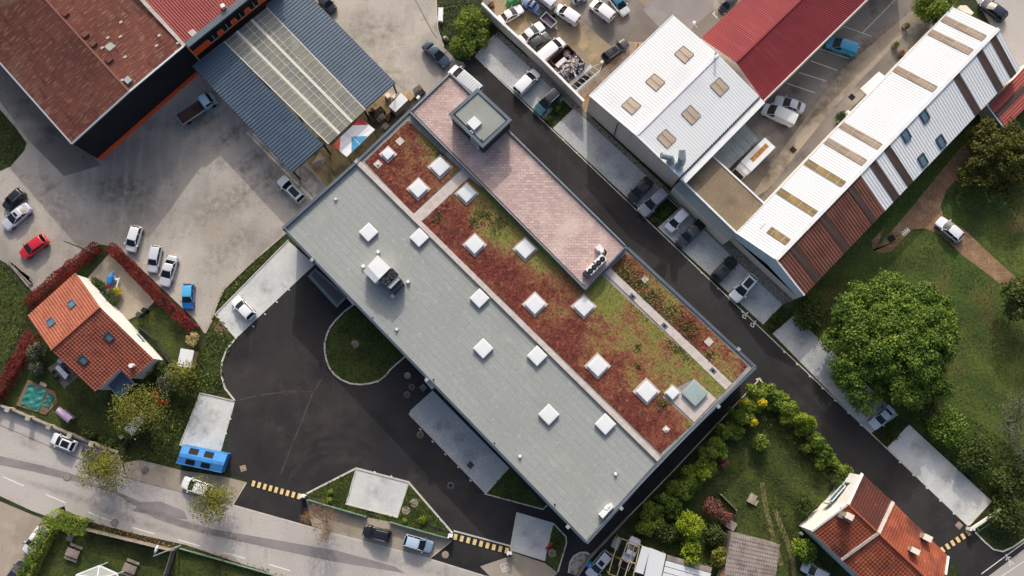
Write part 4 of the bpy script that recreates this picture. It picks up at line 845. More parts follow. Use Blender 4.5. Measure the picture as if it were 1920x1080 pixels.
dotgrad(X['sedum']); dotgrad(X['sedum_l']); dotgrad(X['sedum_2'], True); dotgrad(X['sedum_2l'], True)
for k, q in enumerate(SED):
    roofpoly('sedum_mat', q, ZS+.06, 'sedum_2' if k == 2 else 'sedum')
    x, y = scatter(WS(q, ZS), 40); pp = np.stack([x, y, ZS+.06+.06*RNG.random(len(x))], 1)
    o = leaf_object('sedum_planting', pp, RNG.normal(size=pp.shape)*.4+np.array([0, 0, .9]), RNG.uniform(.07, .19, len(pp)), X['sedum_2l' if k == 2 else 'sedum_l'], office, long=1.0); o['kind'] = 'stuff'
pp = []                                              # taller grey-green grass tufts
for (u, v), r, n in (((830, 290), 1.6, 260), ((815, 265), 1.2, 160), ((935, 420), 1.6, 200), ((905, 400), 1.3, 160), ((1170, 510), 2.2, 420), ((1215, 560), 2.2, 420), ((1258, 590), 2.4, 420), ((1290, 620), 2.0, 300), ((1195, 530), 1.7, 260), ((1197, 650), .5, 60), ((1196, 687), .5, 60), ((1330, 665), .8, 90), ((1240, 755), 1.1, 120), ((1290, 660), 1.4, 140), ((1270, 650), 1.4, 140), ((820, 410), .8, 80), ((890, 415), .9, 90)):
    c = W(u, v, ZS); e = RNG.normal(size=(n, 2))*r*.5; pp.append(np.stack([c.x+e[:, 0], c.y+e[:, 1], ZS+.08+RNG.random(n)*.12], 1))
pp = np.concatenate(pp)
ok = np.zeros(len(pp), bool)
for q in SED: ok |= inside(pp[:, 0], pp[:, 1], [(w.x, w.y) for w in WS(q, ZS)])
pp = pp[ok]; o = leaf_object('grass_tuft', pp, RNG.normal(size=pp.shape)*.7+np.array([0, 0, .35]), RNG.uniform(.12, .3, len(pp)), leaf('roof_grass', (124, 124, 70), (98, 104, 68), (148, 142, 84)), office); o['kind'] = 'stuff'
roofpoly('gravel_path', [(776, 401), (791, 415), (880, 332), (902, 352), (908, 345), (842, 282), (836, 290), (866, 318)], ZS+.09, 'path')
roofpoly('gravel_path', [(1134, 511), (1144, 502), (1372, 718), (1361, 731)], ZS+.09, 'path')
roofpoly('gravel_patch', [(1262, 720), (1279, 738), (1301, 710), (1343, 748), (1302, 792), (1247, 740)], ZS+.09, 'path')
for u, v in ((1186, 556), (1246, 611), (1337, 695)):
    mb = MB(); c = W(u, v, ZS+.1); mb.box(c, .95, .62, ZS+.09, ZS+.13, AANG); d = mb.build('drain_cover', X['steel'], office)
    mb = MB(); mb.cyl(c, .2, ZS+.13, ZS+.15, 12); mb.build('grate', X['black'], d)
# terrace
TER = [(773, 209), (843, 142), (1172, 462), (1098, 538)]
mb = MB(); q = WS([(768, 209), (843, 136), (1175, 461), (1098, 545)], ZT-.02); mb.prism([(p.x, p.y) for p in q], ZS-.2, ZT-.03); mb.build('terrace_base', X['steel_d'], office)
mb = MB(); p = WS(TER, ZT)
mb.face(p, [((Vector(buv(w))).rotated if False else (buv(w)[0]*.7071+buv(w)[1]*.7071, -buv(w)[0]*.7071+buv(w)[1]*.7071)) for w in p]); mb.build('terrace_paving', X['paver'], office)
mb = MB(); mb.ribbon(WS([(769, 208), (843, 137), (1174, 461), (1098, 543)], ZTP), .28, ZT-.25, ZTP-.15, True); mb.build('terrace_coping', X['steel'], office)
def rail(px, z, label_parent=office):
    P = WS(px, z); mb = MB()
    for a, b in zip(P[:-1], P[1:]):
        mb.bar(a, b, .07); mb.bar(a-Vector((0, 0, .28)), b-Vector((0, 0, .28)), .04); n = int((b-a).length/2.2)
        for k in range(n+1): q = a.lerp(b, k/n); mb.bar((q.x, q.y, z-.75), (q.x, q.y, z), .06)
    return mb.build('guard_rail', X['steel_l'], label_parent)
rail([(769, 210), (1097, 541)], ZTP+.15); rail([(1098, 540), (1171, 464)], ZTP+.15); rail([(846, 138), (1172, 459)], ZTP+.15); rail([(772, 206), (842, 139)], ZTP+.15)
# parapets
mb = MB(); mb.ribbon(WS([OW, (669, 303), (769, 207)], ZP), .42, ZG-.6, ZP); mb.ribbon(WS([OW, OS], ZP), .36, ZG-.6, ZP-.25); mb.ribbon(WS([OS, (1238, 864), OE], ZP), .5, ZG-.6, ZP-.06); mb.ribbon(WS([(1176, 464), OE], ZP), .42, ZG-.6, ZP-.03)
mb.build('parapet', X['steel'], office)
mb = MB()
for a, b in ((OW, OS), (OS, OE)):
    pa, pb = W(*a, ZP), W(*b, ZP); s = (cc-(pa+pb)/2); s.z = 0; s = s.normalized()*.26; mb.bar(pa+s+Vector((0, 0, -.02)), pb+s+Vector((0, 0, -.02)), .06)
mb.build('coping_edge', X['steel_l'], office)
for u, v in ((668, 303), (1385, 655), (1347, 762), (1065, 988), (585, 487), (800, 712), (1165, 953)):
    mb = MB(); c = W(u, v, ZP); mb.box(c, .5, .5, ZP-.3, ZP+.07, AANG); mb.build('parapet_joint', X['steel_l'], office)
for u, v in ((590, 486), (699, 596), (727, 627), (753, 655), (813, 712), (927, 831), (1040, 946)):
    mb = MB(); c = W(u, v, ZG); mb.cyl(c, .13, ZG, ZG+.22, 10); mb.build('drain_pipe', X['black'], office)
def skylight(u, v, d, zb, h=.42, gravel=None, m='sky_w', name='skylight'):
    s = d*.7071*2/FOC*(CAMH-zb)*1.0; c = W(u, v, zb+h)
    if gravel:
        g = gravel*.7071*2/FOC*(CAMH-zb); mb = MB(); mb.box(c, g, g, zb+.0, zb+.10, AANG); mb.build('skylight_gravel', X['path'], office)
    mb = MB(); mb.box(c, s*.94, s*.94, zb-.02, zb+h-.07, AANG); fr = mb.build(name, X['steel'], office)
    mb = MB(); q = []
    for k, (r, z) in enumerate(((1, zb+h-.07), (1, zb+h), (.90, zb+h+.035), (.5, zb+h+.05))):
        ca, sa = math.cos(AANG), math.sin(AANG); q.append([(c.x+(x*ca-y*sa)*s*r/2, c.y+(x*sa+y*ca)*s*r/2, z) for x, y in ((-1, -1), (1, -1), (1, 1), (-1, 1))])
    for a, b in zip(q[:-1], q[1:]):
        for i in range(4): mb.face([a[i], a[(i+1) % 4], b[(i+1) % 4], b[i]])
    mb.face(q[-1]); mb.build('dome', X[m], fr)
for u, v, d, g in ((727, 288, 13, 18), (825, 312, 20, 25.5), (784, 353, 19, 24), (875, 362, 19, 24), (890, 458, 19, 24), (985, 466, 20, 25), (1003, 570, 20, 25), (1095, 574, 20, 25), (1121, 686, 20.5, 25.5), (1213, 734, 20.5, 26), (1261, 737, 12.5, 16)): skylight(u, v, d, ZS+.06, .40, g)
skylight(1303, 737, 25, ZS+.06, .5, None, 'hatch', 'roof_hatch')
for u, v, d in ((691, 435, 19), (786, 445, 19), (899, 559, 19), (906, 653, 19.5), (1007, 667, 19.5), (1029, 777, 20), (1135, 795, 20)): skylight(u, v, d, ZG, .5)
for u, v in ((750, 265), (709, 308), (1209, 524), (1329, 641), (1249, 805)):
    mb = MB(); c = W(u, v, ZS+.1); mb.box(c, 1.05 if u > 1249 or u < 1200 else .85, 1.05 if u > 1249 or u < 1200 else .85, ZS, ZS+.17, AANG); pl = mb.build('vent_plate', X['path'], office)
    if u in (709, 1249): mb = MB(); mb.cyl(c, .22, ZS+.17, ZS+.42, 12, 0, .16); mb.build('vent_cap', X['white'], pl)
for u, v in ((630, 374), (744, 618), (975, 856), (1154, 889)):
    mb = MB(); c = W(u, v, ZG); mb.box(c, .7, .7, ZG, ZG+.035, AANG); pl = mb.build('vent_plate', X['felt_plain'], office); mb = MB(); mb.cyl(c, .24, ZG+.035, ZG+.38, 12, 0, .17); mb.build('vent_cap', X['white'], pl)
# stair house on the terrace
ZB = ZT+3.6
SB = [(845, 214), (896, 169), (956, 225), (905, 273)]
mb = MB(); q = WS(SB, ZB); mb.prism([(p.x, p.y) for p in q], ZT-.1, ZB-.3); sb = mb.build('stair_house', X['steel_d'], office)
mb = MB(); mb.ribbon(q, .48, ZB-.4, ZB, True); mb.build('parapet', X['steel'], sb)
mb = MB(); p = WS([(852, 213), (896, 174), (949, 226), (905, 266)], ZB-.18); mb.face(p, [buv(w) for w in p]); mb.build('felt_roof', X['felt_plain'], sb)
c = W(889, 230, ZB+.3); mb = MB(); mb.box(c, 1.55, 1.55, ZB-.2, ZB+.22, AANG); mb.build('skylight', X['sky_w'], sb)
for u, v in ((883, 246), (886, 249), (903, 263)):
    mb = MB(); c = W(u, v, ZB); mb.cyl(c, .13, ZB-.2, ZB+.12, 10); mb.build('vent_cap', X['steel_l'] if u < 900 else X['black'], sb)
a, b = W(884, 268, ZT+.5), W(900, 284, ZT+.5); a2, b2 = W(*SB[0], ZB), W(*SB[3], ZB); d = (b2-a2); d.z = 0; L = d.length; d.normalize(); o_ = Vector((d.y, -d.x, 0))
if o_.dot(cc-a2) < 0 and False: o_ = -o_
win('door', sb, (a2+d*L*.62), (a2+d*L*.86), ZT+.05, ZT+2.1, .03, 'steel_l', 'white')
# entrance canopy on the forecourt side and step recess
mb = MB(); q = WS([(591, 503), (577, 518), (631, 577), (652, 556)], 3.4); mb.prism([(p.x, p.y) for p in q], 3.1, 3.4, 0, None, True); en = mb.build('entrance_canopy', X['steel'], office)
q2 = WS([(590, 508), (583, 516), (632, 570), (645, 557)], 3.42); mb = MB(); mb.face(q2); mb.build('canopy_felt', X['darkgrey'], en)
mb = MB(); mb.ribbon(WS([(652, 556), (665, 571)], 7.2), .5, 6.8, 7.2); mb.ribbon(WS([(798, 712), (812, 728)], 7.2), .5, 6.8, 7.2); mb.build('gutter_box', X['steel_l'], office)

# things standing on the office roof
def zc(px, z): return [(p.x, p.y) for p in WS(px, z)]
hv = thing('rooftop_air_unit', 'big white air handling unit with two black fans on the felt roof', 'air unit', W(716, 516, ZG))
mb = MB(); mb.prism(zc([(708, 478), (732, 502), (711, 523), (689, 499)], ZG+2.6), ZG, ZG+2.6); mb.build('cabinet', X['white'], hv)
q = WS([(689, 499), (711, 523), (703, 531), (681, 508)], ZG+2.5); mb = MB(); u0, u1 = WS([(689, 499), (711, 523)], ZG+2.59); d0, d1 = W(681, 508, ZG+2.25), W(703, 531, ZG+2.25)
mb.face([u0, u1, d1, d0]); mb.face([u0, d0, (d0.x, d0.y, ZG+.3), (u0.x, u0.y, ZG+.3)]); mb.face([u1, d1, (d1.x, d1.y, ZG+.3), (u1.x, u1.y, ZG+.3)]); mb.face([d0, d1, (d1.x, d1.y, ZG+.3), (d0.x, d0.y, ZG+.3)]); mb.build('intake_hood', X['white'], hv)
mb = MB(); mb.prism(zc([(733, 504), (752, 523), (731, 543), (712, 524)], ZG+2.3), ZG, ZG+2.3); fb = mb.build('fan_box', X['steel'], hv)
for u, v in ((735, 515), (723, 527)):
    c = W(u, v, ZG+2.32); mb = MB(); mb.box(c, 1.42, 1.42, ZG+2.3, ZG+2.34, AANG); f = mb.build('fan', X['black'], hv)
    mb = MB(); mb.cyl(c, .62, ZG+2.34, ZG+2.40, 24); mb.build('fan_ring', X['darkgrey'], f)
    mb = MB()
    for k in range(5): e = R(72*k); mb.face([(c.x, c.y, ZG+2.405), (c.x+.58*math.cos(e), c.y+.58*math.sin(e), ZG+2.405), (c.x+.58*math.cos(e+.7), c.y+.58*math.sin(e+.7), ZG+2.41)])
    mb.cyl(c, .17, ZG+2.4, ZG+2.46, 12); mb.build('blade', X['black'], f)
mb = MB(); mb.prism(zc([(752, 526), (756, 530), (736, 550), (730, 544)], ZG+1.9), ZG, ZG+1.9); mb.build('side_box', X['darkgrey'], hv); mb = MB(); mb.bar(W(748, 523, ZG+2.4), W(731, 540, ZG+2.4), .35, .12); mb.build('duct', X['steel_l'], hv)
for (u, v), lb in (((709, 472), 'small white box above the air unit corner'), ((681, 499), 'small white box left of the air unit'), ((765, 528), 'small white box right of the air unit fans'), ((736, 555), 'small white box in the shadow of the air unit')):
    mb = MB(); c = W(u, v, ZG+.3); mb.box(c, .42, .42, ZG, ZG+.4, AANG); mb.box(c, .46, .46, ZG+.4, ZG+.44, AANG); single('roof_box', mb, X['sky_w'], lb, 'roof box', Vector((c.x, c.y, ZG)), 'small white boxes on the felt roof')
cu = thing('condenser_unit', 'white outdoor cooling unit with a row of four black fans on the terrace', 'cooling unit', W(1118, 498, ZT))
a, b = W(1103, 511, ZT+1.3), W(1133, 481, ZT+1.3); d = (b-a); L = d.length; an = math.atan2(d.y, d.x); m_ = (a+b)/2
mb = MB(); mb.box(m_, L, 1.15, ZT, ZT+1.3, an); mb.build('cabinet', X['white'], cu)
for k in (.11, .34, .62, .86):
    c = a.lerp(b, k); c = c+Vector((d.y, -d.x, 0)).normalized()*.08; mb = MB(); mb.cyl(c, .40, ZT+1.3, ZT+1.36, 24); f = mb.build('fan', X['black'], cu); mb = MB(); mb.cyl(c, .13, ZT+1.36, ZT+1.40, 12); mb.build('hub', X['darkgrey'], f)
mb = MB(); c = a.lerp(b, .48); mb.box(c, .22, 1.17, ZT+1.0, ZT+1.315, an); mb.build('gap_cover', X['darkgrey'], cu)
mb = MB(); c = a.lerp(b, -.07); mb.box(c, .5, 1.2, ZT, ZT+1.1, an); mb.build('pipe_box', X['darkgrey'], cu)
mb = MB(); mb.tube([W(1134, 479, ZT+.8), W(1136, 472, ZT+.8), W(1132, 468, ZT+.8)], .16, 8); mb.build('pipe', X['black'], cu)
mb = MB(); mb.ribbon(WS([(1131, 472), (1124, 463), (1119, 467)], ZT+.9), .7, ZT, ZT+.9); mb.build('cable_box', X['white'], cu)
mb = MB(); mb.ribbon(WS([(1129, 966), (1141, 955), (1149, 947)], ZG+.8), .55, ZG, ZG+.8); mb.ribbon(WS([(1140, 953), (1137, 950)], ZG+.8), .8, ZG, ZG+.9); mb.box(W(1131, 964, ZG+.8), .7, .95, ZG, ZG+.95, AANG)
single('roof_box', mb, X['white'], 'white stepped cabinet at the bottom corner of the felt roof', 'roof cabinet', Vector((W(1138, 957, ZG).x, W(1138, 957, ZG).y, ZG)))

# ---- the dark warehouse with the brown roof
def cpx(p): return Vector((p.x, p.y, 0))
ZE, ZR = 8.6, 10.2
wh = thing('warehouse', 'near black warehouse with weathered brown ribbed roof and orange base strip', 'warehouse', cpx(W(150, 100, 9)))
S_, Rg, E_ = W(135, 270, ZE), W(243, 172, ZR), W(347, 85, ZE)
dirw = (W(0, 118, ZE)-S_); dirw.normalize(); far = 75
S2, R2, E2 = S_+dirw*far, Rg+dirw*far, E_+dirw*far
mb = MB(); mb.corr(S_, S2, R2, Rg, .34, .05); mb.build('roof', X['brown_roof'], wh); mb = MB(); mb.corr(E_, E2, R2, Rg, .34, .05); mb.build('roof', X['brown_roof'], wh)
mb = MB(); ins = Vector((0, 0, .1)); s_, e_, r_ = S_+dirw*.25, E_+dirw*.25, Rg+dirw*.25
mb.face([(s_.x, s_.y, .0), (e_.x, e_.y, 0), e_-ins, r_-ins, s_-ins]); mb.face([(s_.x, s_.y, 0), s_-ins, S2-ins, (S2.x, S2.y, 0)]); mb.face([(e_.x, e_.y, 0), e_-ins, E2-ins, (E2.x, E2.y, 0)]); mb.build('wall', X['black_clad'], wh)
fwd = (E_-S_); fwd.z = 0; fwd.normalize(); outw = -dirw.copy(); outw.z = 0; outw.normalize()
mb = MB(); a = cpx(s_)+outw*.06; b = cpx(e_)+outw*.06; mb.bar(a+Vector((0, 0, .45)), b+Vector((0, 0, .45)), .12, .9); mb.build('base_strip', X['orange'], wh)
mb = MB(); mb.bar(S_+Vector((0, 0, .05)), Rg+Vector((0, 0, .05)), .28, .2); mb.bar(Rg+Vector((0, 0, .05)), E_+Vector((0, 0, .05)), .28, .2); mb.build('verge_trim', X['steel_l'], wh)
mb = MB(); mb.bar(S_, S2, .22, .22); mb.build('gutter', X['steel_l'], wh); mb = MB(); mb.bar(Rg+Vector((0, 0, .06)), R2+Vector((0, 0, .06)), .35, .1); mb.build('ridge_cap', X['brown_roof'], wh)
for (u, v), z in (((124, 27), 10.0), ((161, 66), 10.0), ((176, 83), 10.0), ((206, 113), 10.0)):
    mb = MB(); mb.box(W(u, v, z), .9, .9, z-.6, z+.45, R(-44)); mb.build('vent_box', X['rust_roof'], wh)
mb = MB(); mb.box(W(242, 152, 10.0), 1.0, .9, 9.6, 10.5, R(-44)); mb.build('vent_box', X['steel_l'], wh)
def patch(parent, px, z, m, name='roof_panel'):
    mb = MB(); mb.face(WS(px, z)); return mb.build(name, X[m], parent)
def slope_z(p, a, b, c):                             # height on the plane through a, b, c
    n = (b-a).cross(c-a); return a.z-((p.x-a.x)*n.x+(p.y-a.y)*n.y)/n.z
def on_plane(u, v, a, b, c, lift=.07):
    z = a.z
    for _ in range(8): z = slope_z(W(u, v, z), a, b, c)
    return W(u, v, z)+Vector((0, 0, lift))
def plane_patch(parent, px, pl, m, name='roof_panel', lift=.07):
    mb = MB(); p = [on_plane(u, v, *pl, lift) for u, v in px]; o = p[0]; e = (p[1]-p[0]).normalized(); f_ = e.cross((p[-1]-p[0])).cross(e).normalized()
    mb.face(p, [((w-o).dot(e), (w-o).dot(f_)) for w in p]); return mb.build(name, X[m], parent)
for q in ([(196, 88), (207, 79), (218, 86), (206, 96)],): plane_patch(wh, q, (Rg, E_, E2), 'grey_sheet')
for u, v in ((203, 71), (227, 42), (226, 69), (294, 86), (299, 67), (235, 107), (331, 97), (334, 81), (192, 90), (229, 151)):
    p = on_plane(u, v, Rg, E_, E2); mb = MB(); mb.box(p, .5, .32, p.z-.05, p.z+.06, R(35)); mb.build('sheet_patch', X['path'], wh)
# red roofed wing
wr = thing('red_roof_wing', 'black walled wing with faded red ribbed roof and row of orange window bays', 'warehouse wing', cpx(W(400, 10, 9)))
ZW = 8.6
A0, A1 = W(350, 84, ZW), W(462, -6, ZW); A2 = A1+(A1-A0)*.55; bk = dirw.copy(); bk.z = 0; bk.normalize()
U = Vector((0, 0, 1.4)); B0, B2 = A0+bk*22+U, A2+bk*22+U
mb = MB(); mb.corr(A0, A2, B2, B0, .42, .045); mb.build('roof', X['red_roof'], wr)
mb = MB(); mb.bar(A0+outw*.1, A2+outw*.1, 1.0, .3); mb.build('fascia', X['steel'], wr); mb = MB(); q0 = A0-fwd*.35; mb.bar(q0+U*.02+Vector((0, 0, .1)), q0+bk*22+U+Vector((0, 0, .1)), .55, .12); mb.build('gutter', X['path'], wr)
mb = MB(); w0, w2 = A0+outw*.0, A2+outw*.0; mb.face([(w0.x, w0.y, 0), (w2.x, w2.y, 0), (w2.x, w2.y, ZW-.2), (w0.x, w0.y, ZW-.2)]); mb.face([(w2.x, w2.y, 0), (B2.x, B2.y, 0), B2-Vector((0, 0, .2)), w2-Vector((0, 0, .2))]); mb.build('wall', X['black_clad'], wr)
# orange band along the wall with square teeth between the windows
wl = (w2-w0); wl.z = 0; WLn = wl.length; wl.normalize(); ZO = 4.9
def wallpt(s, z, o=.05): q = w0+wl*s+outw*o; return (q.x, q.y, z)
mb = MB(); mb.face([wallpt(0, 4.7), wallpt(WLn, 4.7), wallpt(WLn, 5.0), wallpt(0, 5.0)]); mb.build('orange_band', X['orange'], wr)
mb = MB(); mb.face([wallpt(0, 5.0), wallpt(3.0, 5.0), wallpt(3.0, 6.35), wallpt(0, 6.35)]); mb.build('orange_panel', X['orange'], wr)
for k in range(9): s = 4.9+k*2.75; mb = MB(); mb.face([wallpt(s, 5.0), wallpt(s+.9, 5.0), wallpt(s+.9, 6.35), wallpt(s, 6.35)]); mb.build('orange_panel', X['orange'], wr)
for k in range(8):
    s = 3.1+k*2.75 if k else 3.05; s1 = 4.85+k*2.75; s = s1-1.8; f = MB()
    for p0, p1 in ((wallpt(s, 5.05, .08), wallpt(s1, 5.05, .08)), (wallpt(s, 5.05, .08), wallpt(s, 6.1, .08)), (wallpt(s1, 5.05, .08), wallpt(s1, 6.1, .08)), (wallpt(s+.9, 5.05, .08), wallpt(s+.9, 6.6, .08))): f.bar(p0, p1, .07)
    f = f.build('window', X['path'], wr); g = MB(); g.face([wallpt(s, 5.05, .06), wallpt(s1, 5.05, .06), wallpt(s1, 6.6, .06), wallpt(s, 6.6, .06)]); g.build('pane', X['glass'], f)
plane_patch(wr, [(352, 61), (362, 54), (371, 62), (361, 70)], (A0, A2, B2), 'path'); 
mb = MB(); p = on_plane(420, 14, A0, A2, B2); mb.box(p, .6, .6, p.z-.2, p.z+.6, .6); mb.build('vent_box', X['white'], wr)

# ---- loading canopy in three bays
lc = thing('loading_canopy', 'open loading canopy with slate blue ribbed sides and a cloudy clear middle bay', 'canopy', cpx(W(550, 160, 5)))
ZC = 5.2
L0, L1, L2, L3 = W(360, 124, ZC-.3), W(547, 323, ZC-.3), W(606, 271, ZC+.25), W(418, 78, ZC+.25)
M1, M2, M3, M0 = W(616, 270, ZC+.2), W(685, 206, ZC+.2), W(500, 14, ZC+.2), W(420, 78, ZC+.2)
N0, N1, N2, N3 = W(498, 10, ZC+.25), W(685, 203, ZC+.25), W(740, 155, ZC-.3), W(582, -2, ZC-.3); N3 = N2+(N1-N2)*0+(N0-N1)*((N2-N1).length*0+1.0)
mb = MB(); mb.corr(L0, L1, L2, L3, .54, .085, 0, 'box'); mb.build('blue_roof', X['blue_roof'], lc)
mb = MB(); mb.corr(N3, N2, N1, N0, .54, .085, 0, 'box'); mb.build('blue_roof', X['blue_roof'], lc)
mb = MB(); mb.face([M0, M1, M2, M3], [(0, 0), (24, 0), (24, 8.6), (0, 8.6)]); mb.build('clear_roof', X['clear_sheet'], lc)
mb = MB()
for i in range(1, 22): a, b = M0.lerp(M1, i/22), M3.lerp(M2, i/22); mb.bar(a+Vector((0, 0, .03)), b+Vector((0, 0, .03)), .06, .04)
for j in (0, .25, .5, .75, 1): a, b = M0.lerp(M3, j), M1.lerp(M2, j); mb.bar(a+Vector((0, 0, .04)), b+Vector((0, 0, .04)), .07 if j not in (0, 1) else .16, .04)
mb.build('glazing_bar', X['pale_line'], lc)
mb = MB()
for j in (.30, .64): a, b = M0.lerp(M3, j), M1.lerp(M2, j); mb.bar(a+Vector((0, 0, .07)), b+Vector((0, 0, .07)), .45, .02)
mb.build('light_strip', X['pale_line'], lc)
for a, b in ((L0, L1), (N2, N3), (L1, L2), (N1, N2), (M1, M2)):
    mb = MB(); mb.bar(a-Vector((0, 0, .16)), b-Vector((0, 0, .16)), .16, .26); mb.build('edge_beam', X['steel_d'], lc)
for p in (L1, L2, M2, N2, L0.lerp(L1, .5), N2.lerp(N3, .4), M2.lerp(M3, .33), M1.lerp(M0, .33), M1.lerp(M0, .66), M2.lerp(M3, .66)):
    q = p.lerp(centre([L0, L1, N2, N3]), .02); mb = MB(); mb.bar((q.x, q.y, 0), (q.x, q.y, p.z-.2), .24); mb.build('post', X['steel_d'], lc)
# ---- white warehouse
ww = thing('white_warehouse', 'white roofed warehouse with six square rooflights and beige gable wall', 'warehouse', cpx(W(1265, 180, 7)))
Z1, Z2 = 6.6, 7.5
a0, a1, r1, r0 = W(1105, 179, Z1), W(1262, 28, Z1), W(1346, 101, Z2), W(1192, 253, Z2); b0, b1 = W(1275, 332, Z1), W(1424, 181, Z1)
mb = MB(); mb.corr(a0, a1, r1, r0, .46, .014); mb.build('roof', X['white_roof'], ww); mb = MB(); mb.corr(b0, b1, r1, r0, .46, .014); mb.build('roof', X['white_roof'], ww)
mb = MB(); footprint_walls(mb, [(1105, 179), (1262, 28), (1346, 101), (1424, 181), (1275, 332), (1192, 253)], [Z1, Z1, Z2, Z1, Z1, Z2], 0, .15); mb.build('wall', X['beige'], ww)
mb = MB(); mb.bar(r0+Vector((0, 0, .06)), r1+Vector((0, 0, .06)), .6, .1); mb.build('ridge_cap', X['white'], ww)
mb = MB(); mb.bar(b0-Vector((0, 0, .08)), b1-Vector((0, 0, .08)), .3, .16); mb.build('gutter', X['black'], ww); mb = MB(); e = (b1-b0).cross(Vector((0, 0, 1))).normalized()*.75
mb.bar(b0+e-Vector((0, 0, .3)), b1+e-Vector((0, 0, .3)), 1.1, .2); mb.build('eave_board', X['white'], ww)
mb = MB(); mb.bar(a0+Vector((0, 0, .05)), r0+Vector((0, 0, .05)), .18, .12); mb.bar(r0+Vector((0, 0, .05)), b0+Vector((0, 0, .05)), .18, .12); mb.bar(a0, a1, .16, .14); mb.build('verge_trim', X['white'], ww)
for px, pl in (([(1264, 101), (1281, 86), (1301, 102), (1284, 119)], (a0, a1, r1)), ([(1210, 153), (1227, 138), (1247, 154), (1230, 171)], (a0, a1, r1)), ([(1165, 198), (1182, 182), (1202, 198), (1185, 215)], (a0, a1, r1)),
               ([(1331, 161), (1348, 145), (1367, 164), (1350, 181)], (b0, b1, r1)), ([(1277, 213), (1294, 197), (1314, 217), (1297, 234)], (b0, b1, r1)), ([(1231, 258), (1248, 242), (1268, 261), (1251, 278)], (b0, b1, r1))):
    o = plane_patch(ww, px, pl, 'roof_glass', 'rooflight'); mb = MB(); P = [on_plane(u, v, *pl, .1) for u, v in px]
    for i in range(4): mb.bar(P[i], P[(i+1) % 4], .06, .04)
    mb.bar((P[0]+P[1])/2, (P[2]+P[3])/2, .05, .03); mb.build('frame', X['wood'], o)
for pts in ([(1278, 303, 7.6), (1279, 296, 8.6), (1279, 281, 9.0)], [(1257, 300, 7.4), (1256, 294, 8.4), (1240, 291, 8.8)]):
    mb = MB(); mb.tube([W(u, v, z) for u, v, z in pts], [.62, .62, .5], 12); 
    mb.build('exhaust_duct', X['steel_l'], ww, True)
mb = MB(); mb.tube([W(1258, 302, 6.8), W(1257, 299, 7.5)], .66, 12); mb.tube([W(1272, 312, 6.8), W(1277, 305, 7.6)], .66, 12); mb.build('duct_base', X['steel_l'], ww)
mb = MB(); q = W(1160, 230, Z1); mb.bar(W(1158, 232, 6.2), W(1151, 255, .4), .12); mb.build('downpipe', X['maroon'], ww)
mb = MB(); mb.bar(W(1308, 52, 6), W(1303, 46, 7.2), .08); mb.cyl(W(1301, 43, 7.2), .25, 7.1, 7.5, 10); mb.build('wall_lamp', X['white'], ww)
mb = MB(); q = W(1343, 98, 8.6); mb.cyl(q, .16, 7.9, 8.8, 10); mb.cyl((q.x, q.y), .26, 8.8, 8.95, 10); mb.build('flue', X['steel_l'], ww)
# ---- red barn
rb = thing('red_barn', 'long shed with deep red ribbed gable roof beside the car park', 'shed', cpx(W(1470, 60, 6)))
Z1, Z2 = 5.4, 7.4
c0, r0 = W(1315, 71, Z1), W(1380, 116, Z2); e0 = W(1432, 189, Z1); r1 = W(1500, 0, Z2); rd = (r1-r0)*1.9
mb = MB(); mb.corr(c0, c0+rd, r0+rd, r0, .36, .035); mb.build('roof', X['barn_roof'], rb); mb = MB(); e1 = W(1625, 0, Z1); e1 = e0+(e1-e0)*1.45; mb.corr(e0, e1, r0+rd, r0, .36, .035); mb.build('roof', X['barn_roof'], rb)
mb = MB()
for a, b in ((c0, r0), (r0, e0), (e0, e1), (c0, c0+rd)): mb.face([(a.x, a.y, 0), (b.x, b.y, 0), b-Vector((0, 0, .1)), a-Vector((0, 0, .1))])
mb.build('wall', X['wall_w'], rb); mb = MB(); mb.bar(e0+Vector((0, 0, .0)), e1, .16, .14); mb.build('gutter', X['cream'], rb); mb = MB(); mb.bar(r0+Vector((0, 0, .06)), r0+rd+Vector((0, 0, .06)), .35, .1); mb.build('ridge_cap', X['barn_roof'], rb)
# ---- flat gravel roofed annex and lean-to
an_ = thing('flat_annex', 'low annex with flat brown gravel roof between the white warehouse and the hall', 'annex', cpx(W(1355, 360, 5)))
Z1 = 4.8
q = [(1330, 287), (1277, 336), (1381, 437), (1435, 384)]
mb = MB(); p = WS(q, Z1); mb.face(p); mb.build('gravel_roof', X['mossgravel'], an_); mb = MB(); mb.ribbon(p, .28, Z1-.3, Z1+.12, True); mb.build('coping', X['white'], an_)
mb = MB(); footprint_walls(mb, q, [Z1]*4, 0, .05); mb.build('wall', X['beige'], an_)
aa, bb = W(1276, 337, Z1-.1), W(1380, 438, Z1-.1); d = (bb-aa).normalized(); sd = Vector((d.y, -d.x, 0)); sd = sd if sd.dot(Vector((0, 0, 0))-aa) > 0 else -sd
mb = MB(); mb.face([aa, bb, bb+sd*1.3-Vector((0, 0, 1.0)), aa+sd*1.3-Vector((0, 0, 1.0))], [(0, 0), (12, 0), (12, 1.5), (0, 1.5)]); mb.build('apron_sheet', X['street_dark'] if False else X['felt_plain'], an_)
mb = MB(); mb.face([(aa+sd*1.2).to_tuple()[:2]+(0,), (bb+sd*1.2).to_tuple()[:2]+(0,), (bb+sd*1.2)-Vector((0, 0, 1.05)), (aa+sd*1.2)-Vector((0, 0, 1.05))]); mb.build('front_wall', X['cream'], an_)
lt = thing('lean_to', 'lean-to of translucent grey sheets against the white warehouse', 'lean-to', cpx(W(1380, 275, 3)))
l0, l1, l2, l3 = W(1394, 231, 3.9), W(1422, 262, 3.2), W(1366, 317, 3.2), W(1336, 286, 3.9)
